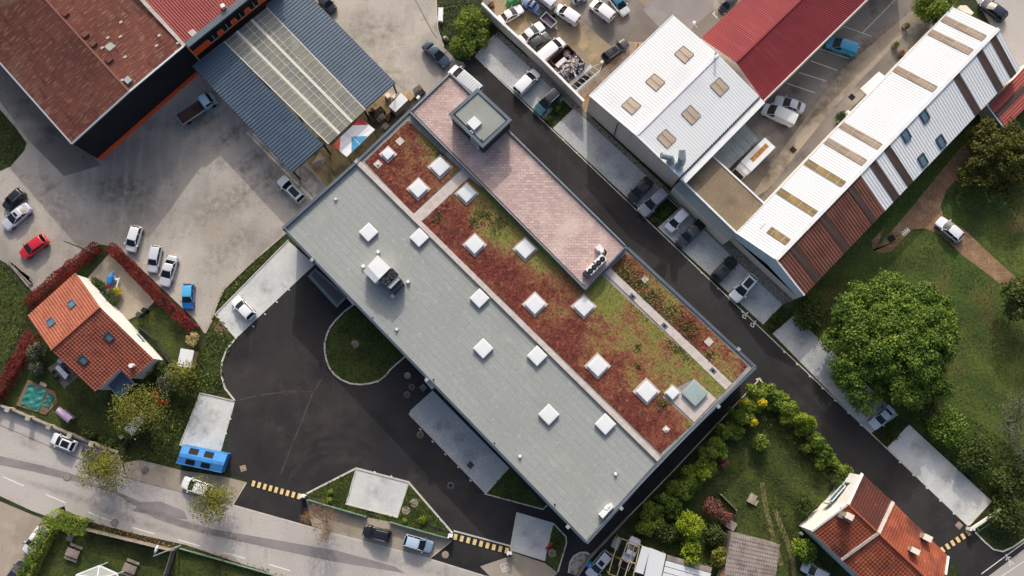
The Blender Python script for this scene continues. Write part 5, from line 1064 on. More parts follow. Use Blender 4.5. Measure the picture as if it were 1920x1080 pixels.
mb = MB(); mb.corr(l0, l3, l2, l1, .3, .02); mb.build('roof', X['grey_sheet'], lt); mb = MB()
for k in range(6): a, b = l0.lerp(l3, k/5), l1.lerp(l2, k/5); mb.bar(a+Vector((0, 0, .05)), b+Vector((0, 0, .05)), .09, .05)
mb.build('glazing_bar', X['steel_l'], lt)
for p in (l1, l2, l1.lerp(l2, .5)): mb = MB(); mb.bar((p.x, p.y, 0), p, .12); mb.build('post', X['steel_l'], lt)
# ---- long white hall
lh = thing('long_hall', 'long white ribbed hall with brown roof strips and a rust brown roof end', 'hall', cpx(W(1640, 270, 6)))
Z1, Z2, Z3 = 5.4, 7.0, 5.4
w0_, n0, re, rs = W(1381, 437, Z1), W(1786, 13, Z1), W(1872, 54, Z2), W(1455, 487, Z2); s0, s1 = W(1508, 554, Z3), W(1913, 130, Z3)
P1, P2 = (w0_, n0, re), (s0, s1, re)
mb = MB(); mb.corr(w0_, n0, re, rs, .46, .02); mb.build('roof', X['white_roof'], lh)
bs_r, bs_e = on_plane(1612, 330, rs, re, s1, 0), on_plane(1661, 397, rs, re, s1, 0)
fr_ = (Vector((bs_e.x, bs_e.y, 0))-Vector((s0.x, s0.y, 0))).length/(Vector((s1.x, s1.y, 0))-Vector((s0.x, s0.y, 0))).length
sm, rm = s0.lerp(s1, fr_), rs.lerp(re, fr_)
mb = MB(); mb.corr(sm, s1, re, rm, .5, .03); mb.build('roof', X['white_roof'], lh); mb = MB(); mb.corr(s0, sm, rm, rs, .5, .04); mb.build('rusty_roof', X['rust_roof'], lh)
mb = MB(); mb.bar(rs+Vector((0, 0, .08)), re+Vector((0, 0, .08)), .6, .12); mb.build('ridge_cap', X['white'], lh)
mb = MB()
for a, b in ((w0_, n0), (n0, re), (re, s1), (s1, s0)): mb.face([(a.x, a.y, 0), (b.x, b.y, 0), b-Vector((0, 0, .12)), a-Vector((0, 0, .12))])
mb.build('wall', X['cream'], lh)
mb = MB(); z = Vector((0, 0, .1)); d = (rs-re); d.z = 0; d.normalize(); p_ = [w0_+d*-.2, rs+d*-.2, s0+d*-.2]
mb.face([(p_[0].x, p_[0].y, 2.3), (p_[1].x, p_[1].y, 2.3), p_[1]-z, p_[0]-z]); mb.face([(p_[1].x, p_[1].y, 2.3), (p_[2].x, p_[2].y, 2.3), p_[2]-z, p_[1]-z]); mb.build('gable_cladding', X['ltblue'], lh)
mb = MB(); mb.face([(p_[0].x, p_[0].y, 0), (p_[2].x, p_[2].y, 0), (p_[2].x, p_[2].y, 2.3), (p_[0].x, p_[0].y, 2.3)]); mb.build('gable_base', X['cream'], lh)
mb = MB(); mb.bar(rs+Vector((0, 0, .05)), s0+Vector((0, 0, .05)), .22, .14); mb.bar(w0_+Vector((0, 0, .05)), rs+Vector((0, 0, .05)), .14, .12); mb.bar(w0_, n0, .16, .14); mb.build('verge_trim', X['white'], lh)
def frac_strip(e0, e1, r0_, r1_, t, wdt, m, name, lo=.02, hi=.97, lift=.075):
    L = (e1-e0).length; h = wdt/2/L; mb = MB(); f = lambda x, y: (e0.lerp(e1, x)).lerp(r0_.lerp(r1_, x), y)+Vector((0, 0, lift))
    mb.face([f(t-h, lo), f(t+h, lo), f(t+h, hi), f(t-h, hi)], [(0, 0), (wdt, 0), (wdt, 8), (0, 8)]); o = mb.build(name, X[m], lh)
    if name == 'fibre_strip':
        for y in (.3, .55, .8): mb = MB(); mb.bar(f(t-h, y), f(t+h, y), .07, .02); mb.build('lap_line', X['path'], o)
def tfrac(u, v, e0, e1, r1):
    p = on_plane(u, v, e0, e1, r1, 0); d = e1-e0; return (p-e0).dot(d)/d.dot(d)
for u, v, m in ((1768, 35, 'old_glass'), (1743, 60, 'old_glass'), (1677, 128, 'old_glass'), (1574, 232, 'old_glass'), (1545, 261, 'old_glass'), (1508, 301, 'old_glass_y'), (1456, 355, 'old_glass_y'), (1428, 424, 'old_glass_y')):
    frac_strip(w0_, n0, rs, re, tfrac(u, v, w0_, n0, re), 1.25, m, 'fibre_strip', .02 if m != 'old_glass_y' or v < 400 else .45, .93)
for u, v in ((1875, 112), (1850, 138), (1808, 182), (1681, 315), (1655, 343)): frac_strip(s0, s1, rs, re, tfrac(u, v, s0, s1, re), 1.35, 'dark_strip', 'dark_strip', .0, .97)
for u, v in ((1612, 384), (1562, 440), (1506, 494)): frac_strip(s0, s1, rs, re, tfrac(u, v, s0, s1, re), 1.1, 'dark_strip', 'dark_strip', .0, .97)
for u, v in ((1733, 218), (1698, 254), (1764, 266), (1730, 301)):
    c = on_plane(u, v, s0, s1, re, .12); e = (s1-s0).normalized(); f_ = (re-s1).normalized(); mb = MB()
    for a, b in ((-1, -1), (1, -1), (1, 1), (-1, 1)): pass
    K = [c+e*(.62*a)+f_*(.85*b) for a, b in ((-1, -1), (1, -1), (1, 1), (-1, 1))]
    for i in range(4): mb.bar(K[i], K[(i+1) % 4], .2, .16)
    o = mb.build('roof_window', X['darkgrey'], lh); mb = MB(); mb.face(K); mb.build('pane', X['glass_b'], o)
rs_ = thing('red_shed', 'low shed with faded red ribbed roof and dark strip at the end of the hall', 'shed', cpx(W(1890, 195, 3)))
q = [(1897, 148), (1855, 198), (1886, 238), (1960, 205), (1960, 140)]
mb = MB(); p = WS([(1855, 198), (1886, 238), (1975, 150), (1935, 110)], 3.4); mb.corr(p[0], p[1], p[2], p[3], .42, .035); mb.build('roof', X['red_roof'], rs_)
mb = MB(); p2 = WS([(1866, 211), (1873, 220), (1925, 168), (1918, 160)], 3.48); mb.face(p2, [(0, 0), (1, 0), (1, 6), (0, 6)]); mb.build('dark_strip', X['dark_strip'], rs_)
mb = MB(); footprint_walls(mb, [(1855, 198), (1886, 238), (1975, 150), (1935, 110)], [3.4]*4, 0, .1); mb.build('wall', X['cream'], rs_)
mb = MB(); mb.bar(W(1850, 196, 3.2), W(1884, 240, 3.2), .5, .2); mb.build('gutter', X['steel_l'], rs_)
# ---- tiled family house
th = thing('tiled_house', 'white family house with orange tiled gable roof, darker on one slope', 'house', cpx(W(175, 620, 5)))
Z1, Z2 = 4.6, 7.4
rN, rS = W(188, 576, Z2), W(96, 657, Z2); nT, nL = W(142, 511, Z1+.3), W(52, 592, Z1+.3); eE, eS = W(297, 668, Z1-.2), W(180, 770, Z1-.2)
EXP = [(188, 576), (297, 668), (250, 708), (225, 692), (181, 732), (96, 657)]
mb = MB(); mb.tiles(nL, nT, rN, rS, .44, .44, .075, .04); mb.build('roof', X['tile'], th)
pl = (rS, rN, eE)
kE, kN1, kN2, kS = on_plane(292, 669, *pl, 0), on_plane(250, 708, *pl, 0), on_plane(225, 692, *pl, 0), on_plane(181, 732, *pl, 0)
# the lower slope in two strips so that the notch stays open
rM = rS.lerp(rN, .52); eM = kN2+(kN2-rM).normalized()*0
f1 = (kN2-kS).dot(rN-rS)/(rN-rS).dot(rN-rS)
ax = (rN-rS); axl = ax.length; ax.normalize(); dn = (kE-rN)-(kE-rN).dot(ax)*ax; dl = dn.length; dn.normalize()
def onsl(a, b): return rS+ax*a+dn*b
aS = (kS-rS).dot(ax); bS = (kS-rS).dot(dn); aN2 = (kN2-rS).dot(ax); bN2 = (kN2-rS).dot(dn); aN1 = (kN1-rS).dot(ax); bN1 = (kN1-rS).dot(dn); aE = (kE-rS).dot(ax); bE = (kE-rS).dot(dn)
mid = aN2
mb = MB(); mb.tiles(onsl(min(aS, 0)*0, bS), onsl(mid, bS), onsl(mid, 0), onsl(0, 0), .44, .44, .07, .06)
mb.tiles(onsl(mid, max(bN1, bE)), onsl(axl, max(bN1, bE)), onsl(axl, 0), onsl(mid, 0), .44, .44, .07, .06); mb.build('roof', X['tile_d'], th)
bot = max(bN1, bE); low = onsl(0, bot).z
mb = MB(); mb.tube([rS+Vector((0, 0, .08)), rN+Vector((0, 0, .08))], .16, 8); mb.build('ridge_cap', X['tile'], th)
ring = [nL, nT, rN, onsl(axl, bot), onsl(mid, bot), onsl(mid, bS), onsl(0, bS), rS]; c = centre(ring); R_ = []
for p in ring: q = p+(Vector((c.x, c.y, p.z))-p).normalized()*.35; R_.append(q)
mb = MB()
for a, b in zip(R_, R_[1:]+R_[:1]): mb.face([(a.x, a.y, 0), (b.x, b.y, 0), (b.x, b.y, b.z-.2), (a.x, a.y, a.z-.2)])
mb.build('wall', X['wall_w'], th)
a, b = R_[2], R_[3]; win('window', th, a.lerp(b, .45), a.lerp(b, .60), 1.0, 2.2, .06, 'glass_b'); win('window', th, a.lerp(b, .45), a.lerp(b, .60), 1.0, 2.2, -.06, 'glass_b')
a, b = R_[1], R_[2]; win('window', th, a.lerp(b, .4), a.lerp(b, .65), 1.0, 2.2, -.06, 'glass_b'); win('window', th, a.lerp(b, .4), a.lerp(b, .65), 1.0, 2.2, .06, 'glass_b')
for (u, v), plx in (((96, 604), (nL, nT, rN)), ((135, 570), (nL, nT, rN)), ((205, 632), pl), ((157, 675), pl)):
    c = on_plane(u, v, *plx, .12); e = ax; f_ = (plx[2]-plx[1]); f_ = (f_-f_.dot(e)*e).normalized(); K = [c+e*(.5*a)+f_*(.6*b) for a, b in ((-1, -1), (1, -1), (1, 1), (-1, 1))]; mb = MB()
    for i in range(4): mb.bar(K[i], K[(i+1) % 4], .18, .2)
    o = mb.build('roof_window', X['darkgrey'] if v > 620 else X['steel'], th); mb = MB(); mb.face(K); mb.build('pane', X['glass_b'], o)
c = on_plane(250, 686, *pl, 0); mb = MB(); mb.cyl(c, .32, c.z-.3, c.z+.9, 14); mb.build('chimney', X['white'], th)
mb = MB(); K = [W(203, 722, 2.9), W(228, 696, 3.2), W(253, 720, 3.2), W(223, 747, 2.9)]; mb.face(K); mb.face([p-Vector((0, 0, .08)) for p in K]); o = mb.build('terrace_awning', X['navy_sail'], th); mb = MB()
for i in range(4): mb.bar(K[i], K[(i+1) % 4], .1)
for p in (K[0], K[3], K[2]): mb.bar((p.x, p.y, 0), p, .08)
mb.build('awning_frame', X['steel_l'], o)
# ---- old farmhouse, bottom right
fh = thing('old_house', 'old house with weathered red tiles, white gable and three stub chimneys', 'house', cpx(W(1660, 1010, 6)))
Z1, Z2 = 6.0, 8.3
r0 = W(1589, 946, Z2); nE = W(1616, 888, Z1); nW = W(1522, 996, Z1); rE = W(1732, 1080, Z2); rd = (rE-r0)*1.25; s_end = (W(1777, 1043, Z1)-nE)
mb = MB(); rmid = W(1645, 1000, Z2); t_ = (rmid-r0).length; ru = rd.normalized(); m1 = nE+ru*((W(1672, 942, Z1)-nE).dot(ru)); rm_ = r0+ru*t_
mb.tiles(nE, m1, rm_, r0, .42, .50, .055, .07); mb.build('roof', X['tile_dark'], fh)
mb = MB(); e2 = nE+s_end; mb.tiles(m1, e2, r0+ru*(s_end.length+1.0), rm_, .42, .50, .055, .07); mb.build('roof', X['tile_old'], fh)
mb = MB(); w2_ = nW+ru*(s_end.length+3); mb.tiles(nW, w2_, r0+ru*(s_end.length+1.0), r0, .42, .50, .055, .07); mb.build('roof', X['tile_old'], fh)
mb = MB(); mb.tube([r0+Vector((0, 0, .08)), r0+ru*(s_end.length+1)+Vector((0, 0, .08))], .17, 8); mb.build('ridge_cap', X['tile_old'], fh)
mb = MB(); wm = W(1577, 1049, Z1); up = Vector((0, 0, .2)); mb.bar(m1+up, rm_+up, .45, .35); mb.bar(rm_+up, wm+up, .35, .3); mb.build('fire_wall', X['path'], fh)
mb = MB(); mb.bar(nE+up*.5, r0+up*.5, .4, .25); mb.bar(r0+up*.5, nW+up*.5, .25, .2); mb.build('verge_trim', X['wall_w'], fh); mb = MB(); mb.bar(e2+up*.5, e2.lerp(r0+ru*(s_end.length+1), .5)+up*.5, .3, .25); mb.build('verge_trim', X['wall_w'], fh)
ring = [nE, r0, nW, w2_, r0+ru*(s_end.length+1.0), e2]; c = centre(ring); R_ = [p+(Vector((c.x, c.y, p.z))-p).normalized()*.25 for p in ring]; mb = MB()
for a, b in zip(R_, R_[1:]+R_[:1]): mb.face([(a.x, a.y, 0), (b.x, b.y, 0), (b.x, b.y, b.z-.2), (a.x, a.y, a.z-.2)])
mb.build('wall', X['wall_w'], fh)
g0, g1 = R_[0], R_[2]; d = (g1-g0); d.z = 0; gl = d.length; d.normalize(); on = Vector((d.y, -d.x, 0)); on = on if on.dot(c-g0) < 0 else -on
def gp(s, z, o): q = g0+d*s*gl+on*o; return (q.x, q.y, z)
mb = MB(); 
for p0, p1 in ((gp(.22, 2.6, .1), gp(.5, 2.6, .1)), (gp(.22, 4.0, .1), gp(.5, 4.0, .1)), (gp(.22, 2.6, .1), gp(.22, 4, .1)), (gp(.36, 2.6, .1), gp(.36, 4, .1)), (gp(.5, 2.6, .1), gp(.5, 4, .1))): mb.bar(p0, p1, .12)
o = mb.build('window', X['white'], fh); mb = MB(); mb.face([gp(.22, 2.6, .07), gp(.5, 2.6, .07), gp(.5, 4, .07), gp(.22, 4, .07)]); mb.build('pane', X['glass_b'], o)
for s in (.17, .55): mb = MB(); mb.bar(gp(s, 2.6, .14), gp(s, 4.0, .14), .75, .08); mb.build('shutter', X['green_metal'], fh)
for (u, v), sz in (((1586, 966), (1.0, .7)), ((1708, 1030), (1.1, .6)), ((1731, 1006), (1.1, .7))):
    plx = (nW, r0, r0+ru) if u < 1600 else (nE, r0, r0+ru); c = on_plane(u, v, *plx, 0); mb = MB(); mb.box(c, sz[0], sz[1], c.z-.6, c.z+1.3, math.atan2(ru.y, ru.x)+.3); o = mb.build('chimney', X['stone'], fh)
    mb = MB(); mb.box(c, sz[0]+.15, sz[1]+.15, c.z+1.3, c.z+1.38, math.atan2(ru.y, ru.x)+.3); mb.build('chimney_cap', X['cream'], o); mb = MB(); mb.box(c, sz[0]+.9, sz[1]+.7, c.z-.5, c.z+.14, math.atan2(ru.y, ru.x)+.3) ; mb.build('flashing', X['wood'], o) if u < 1600 else None
# ---- sheds, bottom middle
gs = thing('grey_shed', 'shed with wavy grey fibre sheet roof below the garden', 'shed', cpx(W(1410, 1040, 3)))
p = WS([(1371, 998), (1462, 1021), (1452, 1100), (1356, 1085)], 3.2); mb = MB(); mb.tiles(p[3], p[2], p[1], p[0], .34, .55, .07, .05); mb.build('roof', X['grey_tile'], gs)
mb = MB(); footprint_walls(mb, [(1371, 998), (1462, 1021), (1452, 1100), (1356, 1085)], [3.2]*4, 0, .15); mb.build('wall', X['concrete_d'], gs)
os_ = thing('orange_shed', 'low lean-to with orange tiles beside the grey shed', 'shed', cpx(W(1380, 1080, 2)))
p = WS([(1372, 1064), (1352, 1074), (1345, 1120), (1440, 1120), (1420, 1078)], 2.5); mb = MB(); mb.tiles(W(1340, 1110, 2.2), W(1430, 1130, 2.2), W(1425, 1078, 2.7), W(1356, 1064, 2.7), .3, .4); mb.build('roof', X['tile'], os_); mb = MB(); footprint_walls(mb, [(1356, 1066), (1425, 1080), (1430, 1128), (1342, 1108)], [2.3]*4, 0, .15); mb.build('wall', X['cream'], os_)
ws = thing('white_shed', 'white sheet roofed shelter with a stained ribbed extension at the bottom edge', 'shelter', cpx(W(1240, 1060, 3)))
for q in ([(1204, 1023), (1219, 1028), (1206, 1077), (1190, 1072)], [(1219, 1027), (1249, 1039), (1236, 1100), (1206, 1090)]):
    p = WS(q, 3.0); mb = MB(); mb.corr(p[0], p[1], p[2], p[3], .6, .012); mb.build('roof_panel', X['white_roof'], ws)
for k in range(5):
    y0 = 1040+k*11; q = [(1251-k*2.5, y0), (1335-k*2, y0+24), (1333-k*2, y0+34), (1249-k*2.5, y0+10)]; p = WS(q, 2.8-.03*k); mb = MB(); mb.corr(p[0], p[1], p[2], p[3], .9, .02); mb.build('roof_panel', X['grey_tile'] if k == 0 else X['white_roof'], ws)
for u, v in ((1205, 1025), (1248, 1040), (1192, 1072), (1330, 1064)): p = W(u, v, 2.8); mb = MB(); mb.bar((p.x, p.y, 0), p, .12); mb.build('post', X['wood'], ws)
tk = thing('garden_kiosk', 'small white framed glass roof kiosk at the bottom edge of the picnic lawn', 'kiosk', cpx(W(175, 1075, 2)))
K = WS([(143, 1078), (186, 1061), (220, 1076), (224, 1110), (150, 1115)], 2.6); ap = W(183, 1084, 3.1); mb = MB()
for i in range(5): mb.face([K[i], K[(i+1) % 5], ap])
mb.build('glass_roof', X['grey_sheet'], tk); mb = MB()
for i in range(5): mb.bar(K[i], K[(i+1) % 5], .22, .14); mb.bar(K[i]+Vector((0, 0, .04)), ap+Vector((0, 0, .05)), .16, .08); mb.bar((K[i].x, K[i].y, 0), K[i], .12)
mb.build('frame', X['white'], tk)
# ================================================================ WALLS, FENCES, POLES
def wall(name, label, px, th_, h, m, cat='wall', cap=None, z0=0):
    P = WS(px); c = ground_of(P); t = thing(name, label, cat, c); mb = MB(); mb.ribbon(P, th_, z0, h); mb.build('panel', X[m], t)
    if cap: mb = MB(); mb.ribbon(P, th_+.1, h+.002, h+.07); mb.build('coping', X[cap], t)
    return t
yw = wall('yard_wall', 'tall beige wall with white coping round the scrap yard', [(905, 22), (932, 49), (1015, 125), (1092, 202)], .3, 2.9, 'beige', cap='white')
wall('boundary_wall', 'low stone wall between the alley and the parking under timber frame', [(1178, 965), (1105, 1044), (1060, 1110)], .3, 1.0, 'concrete_d')
gw = thing('garden_wall', 'low white garden wall with square piers beside the street', 'wall', cpx(W(110, 810)))
pts = [(-30, 751), (25, 768), (63, 784), (101, 800), (140, 816), (180, 832), (222, 848)]
mb = MB(); mb.ribbon(WS(pts), .3, 0, .9); mb.build('panel', X['concrete_d'], gw); mb = MB(); mb.ribbon(WS(pts, .9), .38, .9, .97); mb.build('coping', X['stone'], gw)
for u, v in pts[1:-1]: mb = MB(); mb.box(W(u, v), .6, .6, 0, 1.5, R(-18)); mb.box(W(u, v), .72, .72, 1.5, 1.58, R(-18)); mb.build('pier', X['stone'], gw)
def slatfence(name, label, px, h, m, n=3, cap=True):
    P = WS(px); c = ground_of(P); t = thing(name, label, 'fence', c); mb = MB()
    for i in range(n): z = h*(i+.5)/n; mb.ribbon(P, .06, z-h/n*.46, z+h/n*.46)
    mb.build('board', X[m], t)
    for a, b in zip(P[:-1], P[1:]):
        k = max(1, int((b-a).length/2.2))
        for i in range(k+1): q = a.lerp(b, i/k); mb = MB(); mb.box(q, .14, .14, 0, h+.08, .3); mb.build('post', X[m], t)
    return t
slatfence('wooden_fence', 'grey weathered board fence between picnic lawn and street', [(166, 990), (330, 1030)], 1.8, 'wood'); slatfence('wooden_fence', 'grey weathered board fence running down from the street lamp', [(330, 1030), (306, 1110)], 1.8, 'wood')
slatfence('green_fence', 'pale green metal fence left of the gap by the dark car', [(578, 936), (688, 968)], 1.1, 'green_metal', 2); slatfence('green_fence', 'pale green metal fence right of the gap by the blue car', [(732, 978), (843, 1009)], 1.1, 'green_metal', 2)
slatfence('mesh_fence', 'low dark green fence along the corner lawn', [(335, 1026), (420, 1050), (545, 1086)], .8, 'green_metal', 2)
slatfence('wire_fence', 'broken pale rail fence across the shaded garden', [(1350, 927), (1378, 955)], .9, 'stone', 2)
for (u, v), lb in (((571, 930), 'white pier with dark box left of the green fence'), ((845, 1004), 'white pier with dark box right of the green fence'), ((955, 1036), 'dark gate pier beside the lone slab'), ((1815, 991), 'white pier with dark box at the access road end')):
    t = thing('gate_pier', lb, 'pier', cpx(W(u, v)), 'gate piers at the entrances'); mb = MB(); mb.box(W(u, v), .7, .5, 0, 1.3, R(-15)); mb.build('pillar', X['white'], t); mb = MB(); mb.box(W(u+1, v+3), .45, .3, .2, 1.42, R(-15)); mb.build('control_box', X['black'], t)
sg = thing('sliding_gate', 'long pale sliding gate rail standing open by the access road end', 'gate', cpx(W(1850, 972)))
mb = MB(); mb.bar(W(1822, 991, 1.2), W(1876, 955, 1.2), .35, .3); mb.build('top_rail', X['cream'], sg); mb = MB(); mb.bar(W(1824, 994, .15), W(1880, 957, .15), .12, .2); mb.bar(W(1832, 998, .5), W(1888, 960, .5), .08, .08); mb.build('guide_rail', X['green_metal'], sg)
for u, v in ((1826, 990), (1848, 975), (1872, 959)): p = W(u, v); mb = MB(); mb.bar((p.x, p.y, 0), (p.x, p.y, 1.2), .12); mb.build('post', X['green_metal'], sg)
def pole(name, label, base, top, h, r=.11, m='wood', head=None, cat='pole'):
    b = W(*base); t = thing(name, label, cat, cpx(b)); tp = W(top[0], top[1], h); mb = MB(); mb.tube([b, tp], [r, r*.7], 8); mb.build('shaft', X[m], t, True)
    if head:
        hp = W(head[0], head[1], h+.05); mb = MB(); mb.tube([tp, hp], .05, 6); a = mb.build('arm', X[m], t); e = (hp-tp).normalized()
        mb = MB(); mb.tube([hp-e*.3, hp, hp+e*.5, hp+e*.85], [.10, .2, .24, .07], 8); mb.build('lamp_head', X['white'], t, True)
    return t
pole('street_lamp', 'grey street lamp with white head leaning over the picnic lawn', (338, 1023), (288, 1043), 9.2, .13, 'steel_l', (292, 1033), 'street lamp')
pole('utility_pole', 'wooden pole standing in the red hedge corner', (180, 475), (120, 452), 8.6, .15, 'wood'); pole('slim_pole', 'thin dark pole over the white car by the hedge', (84, 1008), (42, 1019), 6.0, .07, 'darkgrey')
am = pole('antenna_mast', 'thin mast with white aerial on the dirt patch', (1674, 446), (1696, 436), 4.6, .06, 'darkgrey', None, 'aerial'); q = W(1698, 435, 4.6); mb = MB()
for k in range(-2, 3): mb.bar(q+Vector((.22*k, .18*k, 0))-Vector((-.25, .32, 0)), q+Vector((.22*k, .18*k, 0))+Vector((-.25, .32, 0)), .05)
mb.bar(q+Vector((-.6, -.5, 0)), q+Vector((.6, .5, 0)), .05); mb.build('aerial', X['white'], am); mb = MB(); mb.box(W(1671, 447), 1.1, 1.0, 0, .08, .5); mb.build('base_plate', X['black'], am)
# manholes and covers
for i, (u, v, r, m, lb) in enumerate([(764, 704, .38, 'iron_l', 'pale round cover nearest the island bed'), (772, 726, .36, 'iron', 'dark round cover between the pale and the square cover'), (763, 740, .38, 'iron', 'reddish round cover farthest from the office'), (788, 815, .4, 'iron', 'dark round cover above the long grey bay tick marks'), (845, 910, .36, 'asphalt', 'nearly black round cover left of the grey bay'), (835, 1040, .4, 'iron_l', 'pale round cover in the right entrance'), (777, 943, .5, 'iron_l', 'upper round cover in the green triangle'), (761, 957, .5, 'iron_l', 'lower round cover in the green triangle'), (272, 881, .5, 'concrete_d', 'dark round cover on the beige strip by the olive tree'), (126, 894, .5, 'street_dark', 'faint round cover in the street left of the olive tree'), (215, 980, .45, 'street_dark', 'round cover on the street centre line'), (1298, 430, .3, 'iron_l', 'small pale cover in the access road'), (666, 645, .5, 'iron_l', 'pale round cover in the island bed'), (1035, 1037, .5, 'iron_l', 'pale round cover in the narrow bed')]):
    p = W(u, v); mb = MB(); mb.cyl(p, r, .03, .075, 20); t = thing('manhole_cover', lb, 'manhole cover', Vector((p.x, p.y, .02))); mb.build('lid', X[m], t); mb = MB(); mb.ribbon([(p.x+math.cos(a)*(r+.06), p.y+math.sin(a)*(r+.06)) for a in np.linspace(0, 2*math.pi, 20, endpoint=False)], .13, .02, .068, True); mb.build('frame', X['stone' if m == 'iron_l' else 'concrete_d'], t)
for (u, v), m, lb in (((793, 727), 'concrete_d', 'dark square cover beside the office front'), ((882, 872), 'darkgrey', 'dark square grate in the long grey bay'), ((456, 878), 'iron_l', 'pale square cover right of the blue container'), ((1798, 985), 'iron_l', 'square cover near the end hump'), ((1597, 182), 'black', 'black square grate on the beige path'), ((1487, 281), 'black', 'small dark grate in the car park by the hall'), ((117, 956), 'black', 'dark drain grate in the street gutter')):
    p = W(u, v); mb = MB(); mb.box(p, .9, .9, .02, .05, AANG if u > 500 else .3); mb.box(p, .7, .7, .05, .058, AANG if u > 500 else .3); single('square_cover', mb, X[m], lb, 'drain cover')
for (u, v), h_ in (((1186, 432), .05),): pass

# ================================================================ YARD AND GARDEN THINGS
def boxthing(name, label, cat, px, h, m, top=None, extra=None, group=None, z0=0.0):
    P = [(p.x, p.y) for p in WS(px, h)]; c = centre([Vector((x, y, 0)) for x, y in P]); t = thing(name, label, cat, c+Vector((0, 0, z0)), group)
    mb = MB(); mb.prism(P, z0, h); mb.build('body', X[m], t)
    if top: mb = MB(); mb.ribbon(P, .12, h, h+.05, True); mb.build('rim', X[top], t)
    return t, P, c
bc = thing('blue_container', 'bright blue ridged recycling container with four dark hatches', 'container', cpx(W(378, 861, 2)))
e0, e1, e2, e3 = W(343, 834, 1.7), W(427, 851, 1.7), W(415, 886, 1.7), W(331, 868, 1.7); ra, rb_ = W(337, 849, 2.1), W(421, 867, 2.1); ra2, rb2 = W(335, 855, 2.1), W(419, 873, 2.1)
mb = MB(); mb.face([e0, e1, rb_, ra]); mb.face([ra, rb_, rb2, ra2]); mb.face([ra2, rb2, e2, e3]); mb.face([e0, ra, ra2, e3]); mb.face([e1, e2, rb2, rb_]); mb.build('lid', X['blue_box'], bc)
mb = MB(); q = [(p.x, p.y) for p in (e0, e1, e2, e3)]; mb.prism(q, .2, 1.7); mb.build('body', X['blue_box'], bc); mb = MB(); mb.ribbon(q, .1, 1.55, 1.72, True); mb.build('rim', X['blue_box'], bc)
for (a, b, c_) in ((e0, e1, (ra, rb_)), (e3, e2, (ra2, rb2))):
    for s in (.28, .62):
        k = [a.lerp(b, s-.1), a.lerp(b, s+.1), c_[0].lerp(c_[1], s+.1), c_[0].lerp(c_[1], s-.1)]; n_ = [k[0].lerp(k[3], .15), k[1].lerp(k[2], .15), k[1].lerp(k[2], .85), k[0].lerp(k[3], .85)]; mb = MB(); mb.face([p+Vector((0, 0, .05)) for p in n_]); mb.build('hatch', X['black'], bc)
# party tent with coloured roof
pt = thing('party_tent', 'white market tent roof with orange, red and blue corner panels', 'tent', cpx(W(662, 258, 3)))
ZP_ = 4.1; T_ = [(676, 221), (703, 243), (650, 294), (623, 272)]
mb = MB(); q = WS(T_, ZP_); mb.prism([(p.x, p.y) for p in q], ZP_-.25, ZP_, 0, None, True); mb.build('canopy', X['tentwhite'], pt)
for px, m in (([(676, 221), (691, 234), (660, 235)], 'tentred'), ([(623, 272), (638, 258), (637, 283)], 'tentorange'), ([(659, 256), (689, 255), (676, 270), (659, 285)], 'tentblue')): mb = MB(); mb.face(WS(px, ZP_+.01)); mb.build('colour_panel', X[m], pt)
mb = MB(); mb.bar(W(660, 256, ZP_+.02), W(675, 271, ZP_+.02), .08, .03); mb.bar(W(672, 257, ZP_+.02), W(694, 240, ZP_+.02), .05, .03); mb.build('seam', X['sky_w'], pt)
for u, v in T_: p = W(u, v, ZP_); p = p.lerp(centre(q), .06); mb = MB(); mb.bar((p.x, p.y, 0), (p.x, p.y, ZP_-.2), .08); mb.build('leg', X['black'], pt)
# goods beside the canopy
t, P, c = boxthing('crate_stack', 'tall stack of white framed panels wrapped beside the office wall', 'crate stack', [(752, 174), (766, 188), (741, 211), (729, 200)], 2.1, 'grey_tile')
for k in range(3): mb = MB(); mb.prism([(p.x, p.y) for p in WS([(752-k*.5+k*5, 174+k*4), (757+k*4, 179+k*4), (733+k*4, 203+k*3.5), (729+k*4, 199+k*3.5)], 2.2)], 2.1, 2.2-.02*k); mb.build('panel', X['white'], t)
def pallet(label, u, v, rot, m='wood_l', n=1, wd=1.2, ln=1.0):
    p = W(u, v); t = thing('pallet', label, 'pallet', cpx(p)); ca, sa = math.cos(rot), math.sin(rot)
    for j in range(n):
        z = .15*j; mb = MB()
        for k in range(6): o = -wd/2+wd*k/5; mb.box((p.x+o*ca, p.y+o*sa), .13, ln, z+.10, z+.14, rot)
        for k in (-1, 0, 1): o = k*ln*.45; mb.box((p.x-o*sa, p.y+o*ca), wd, .1, z, z+.10, rot)
        mb.build('deck', X[m], t)
pallet('pale wooden pallet stack right of the white panels', 769, 184, R(-40), 'wood_l', 8, 1.3, 1.1); pallet('grey wooden pallet at the back of the goods row', 784, 168, R(40), 'wood', 3); pallet('dark pallet under black sheets near the office corner', 789, 175, R(40), 'wood_d', 2)
pallet('brown pallet load below the blue canopy edge', 712, 213, R(40), 'wood_d', 6, 1.6, 1.2); pallet('dark pallet against the office parapet', 732, 221, R(40), 'wood_d', 5, 1.4, 1.0)
boxthing('carton', 'pale carton alone on the yard by the blue canopy', 'carton', [(728, 173), (733, 180), (726, 184), (721, 178)], .8, 'cream'); boxthing('carton', 'pale carton behind the white panel stack', 'carton', [(742, 174), (746, 177), (738, 185), (734, 181)], .9, 'cream')
boxthing('carton', 'small white carton beside the black sheets', 'carton', [(784, 178), (788, 181), (783, 186), (780, 183)], .8, 'white'); boxthing('carton', 'large grey carton against the office corner', 'carton', [(723, 229), (730, 236), (722, 243), (715, 236)], 1.0, 'grey_tile'); boxthing('tarp_pile', 'black sheets piled near the office corner', 'tarpaulin', [(786, 169), (796, 172), (781, 186), (774, 180)], .7, 'black')
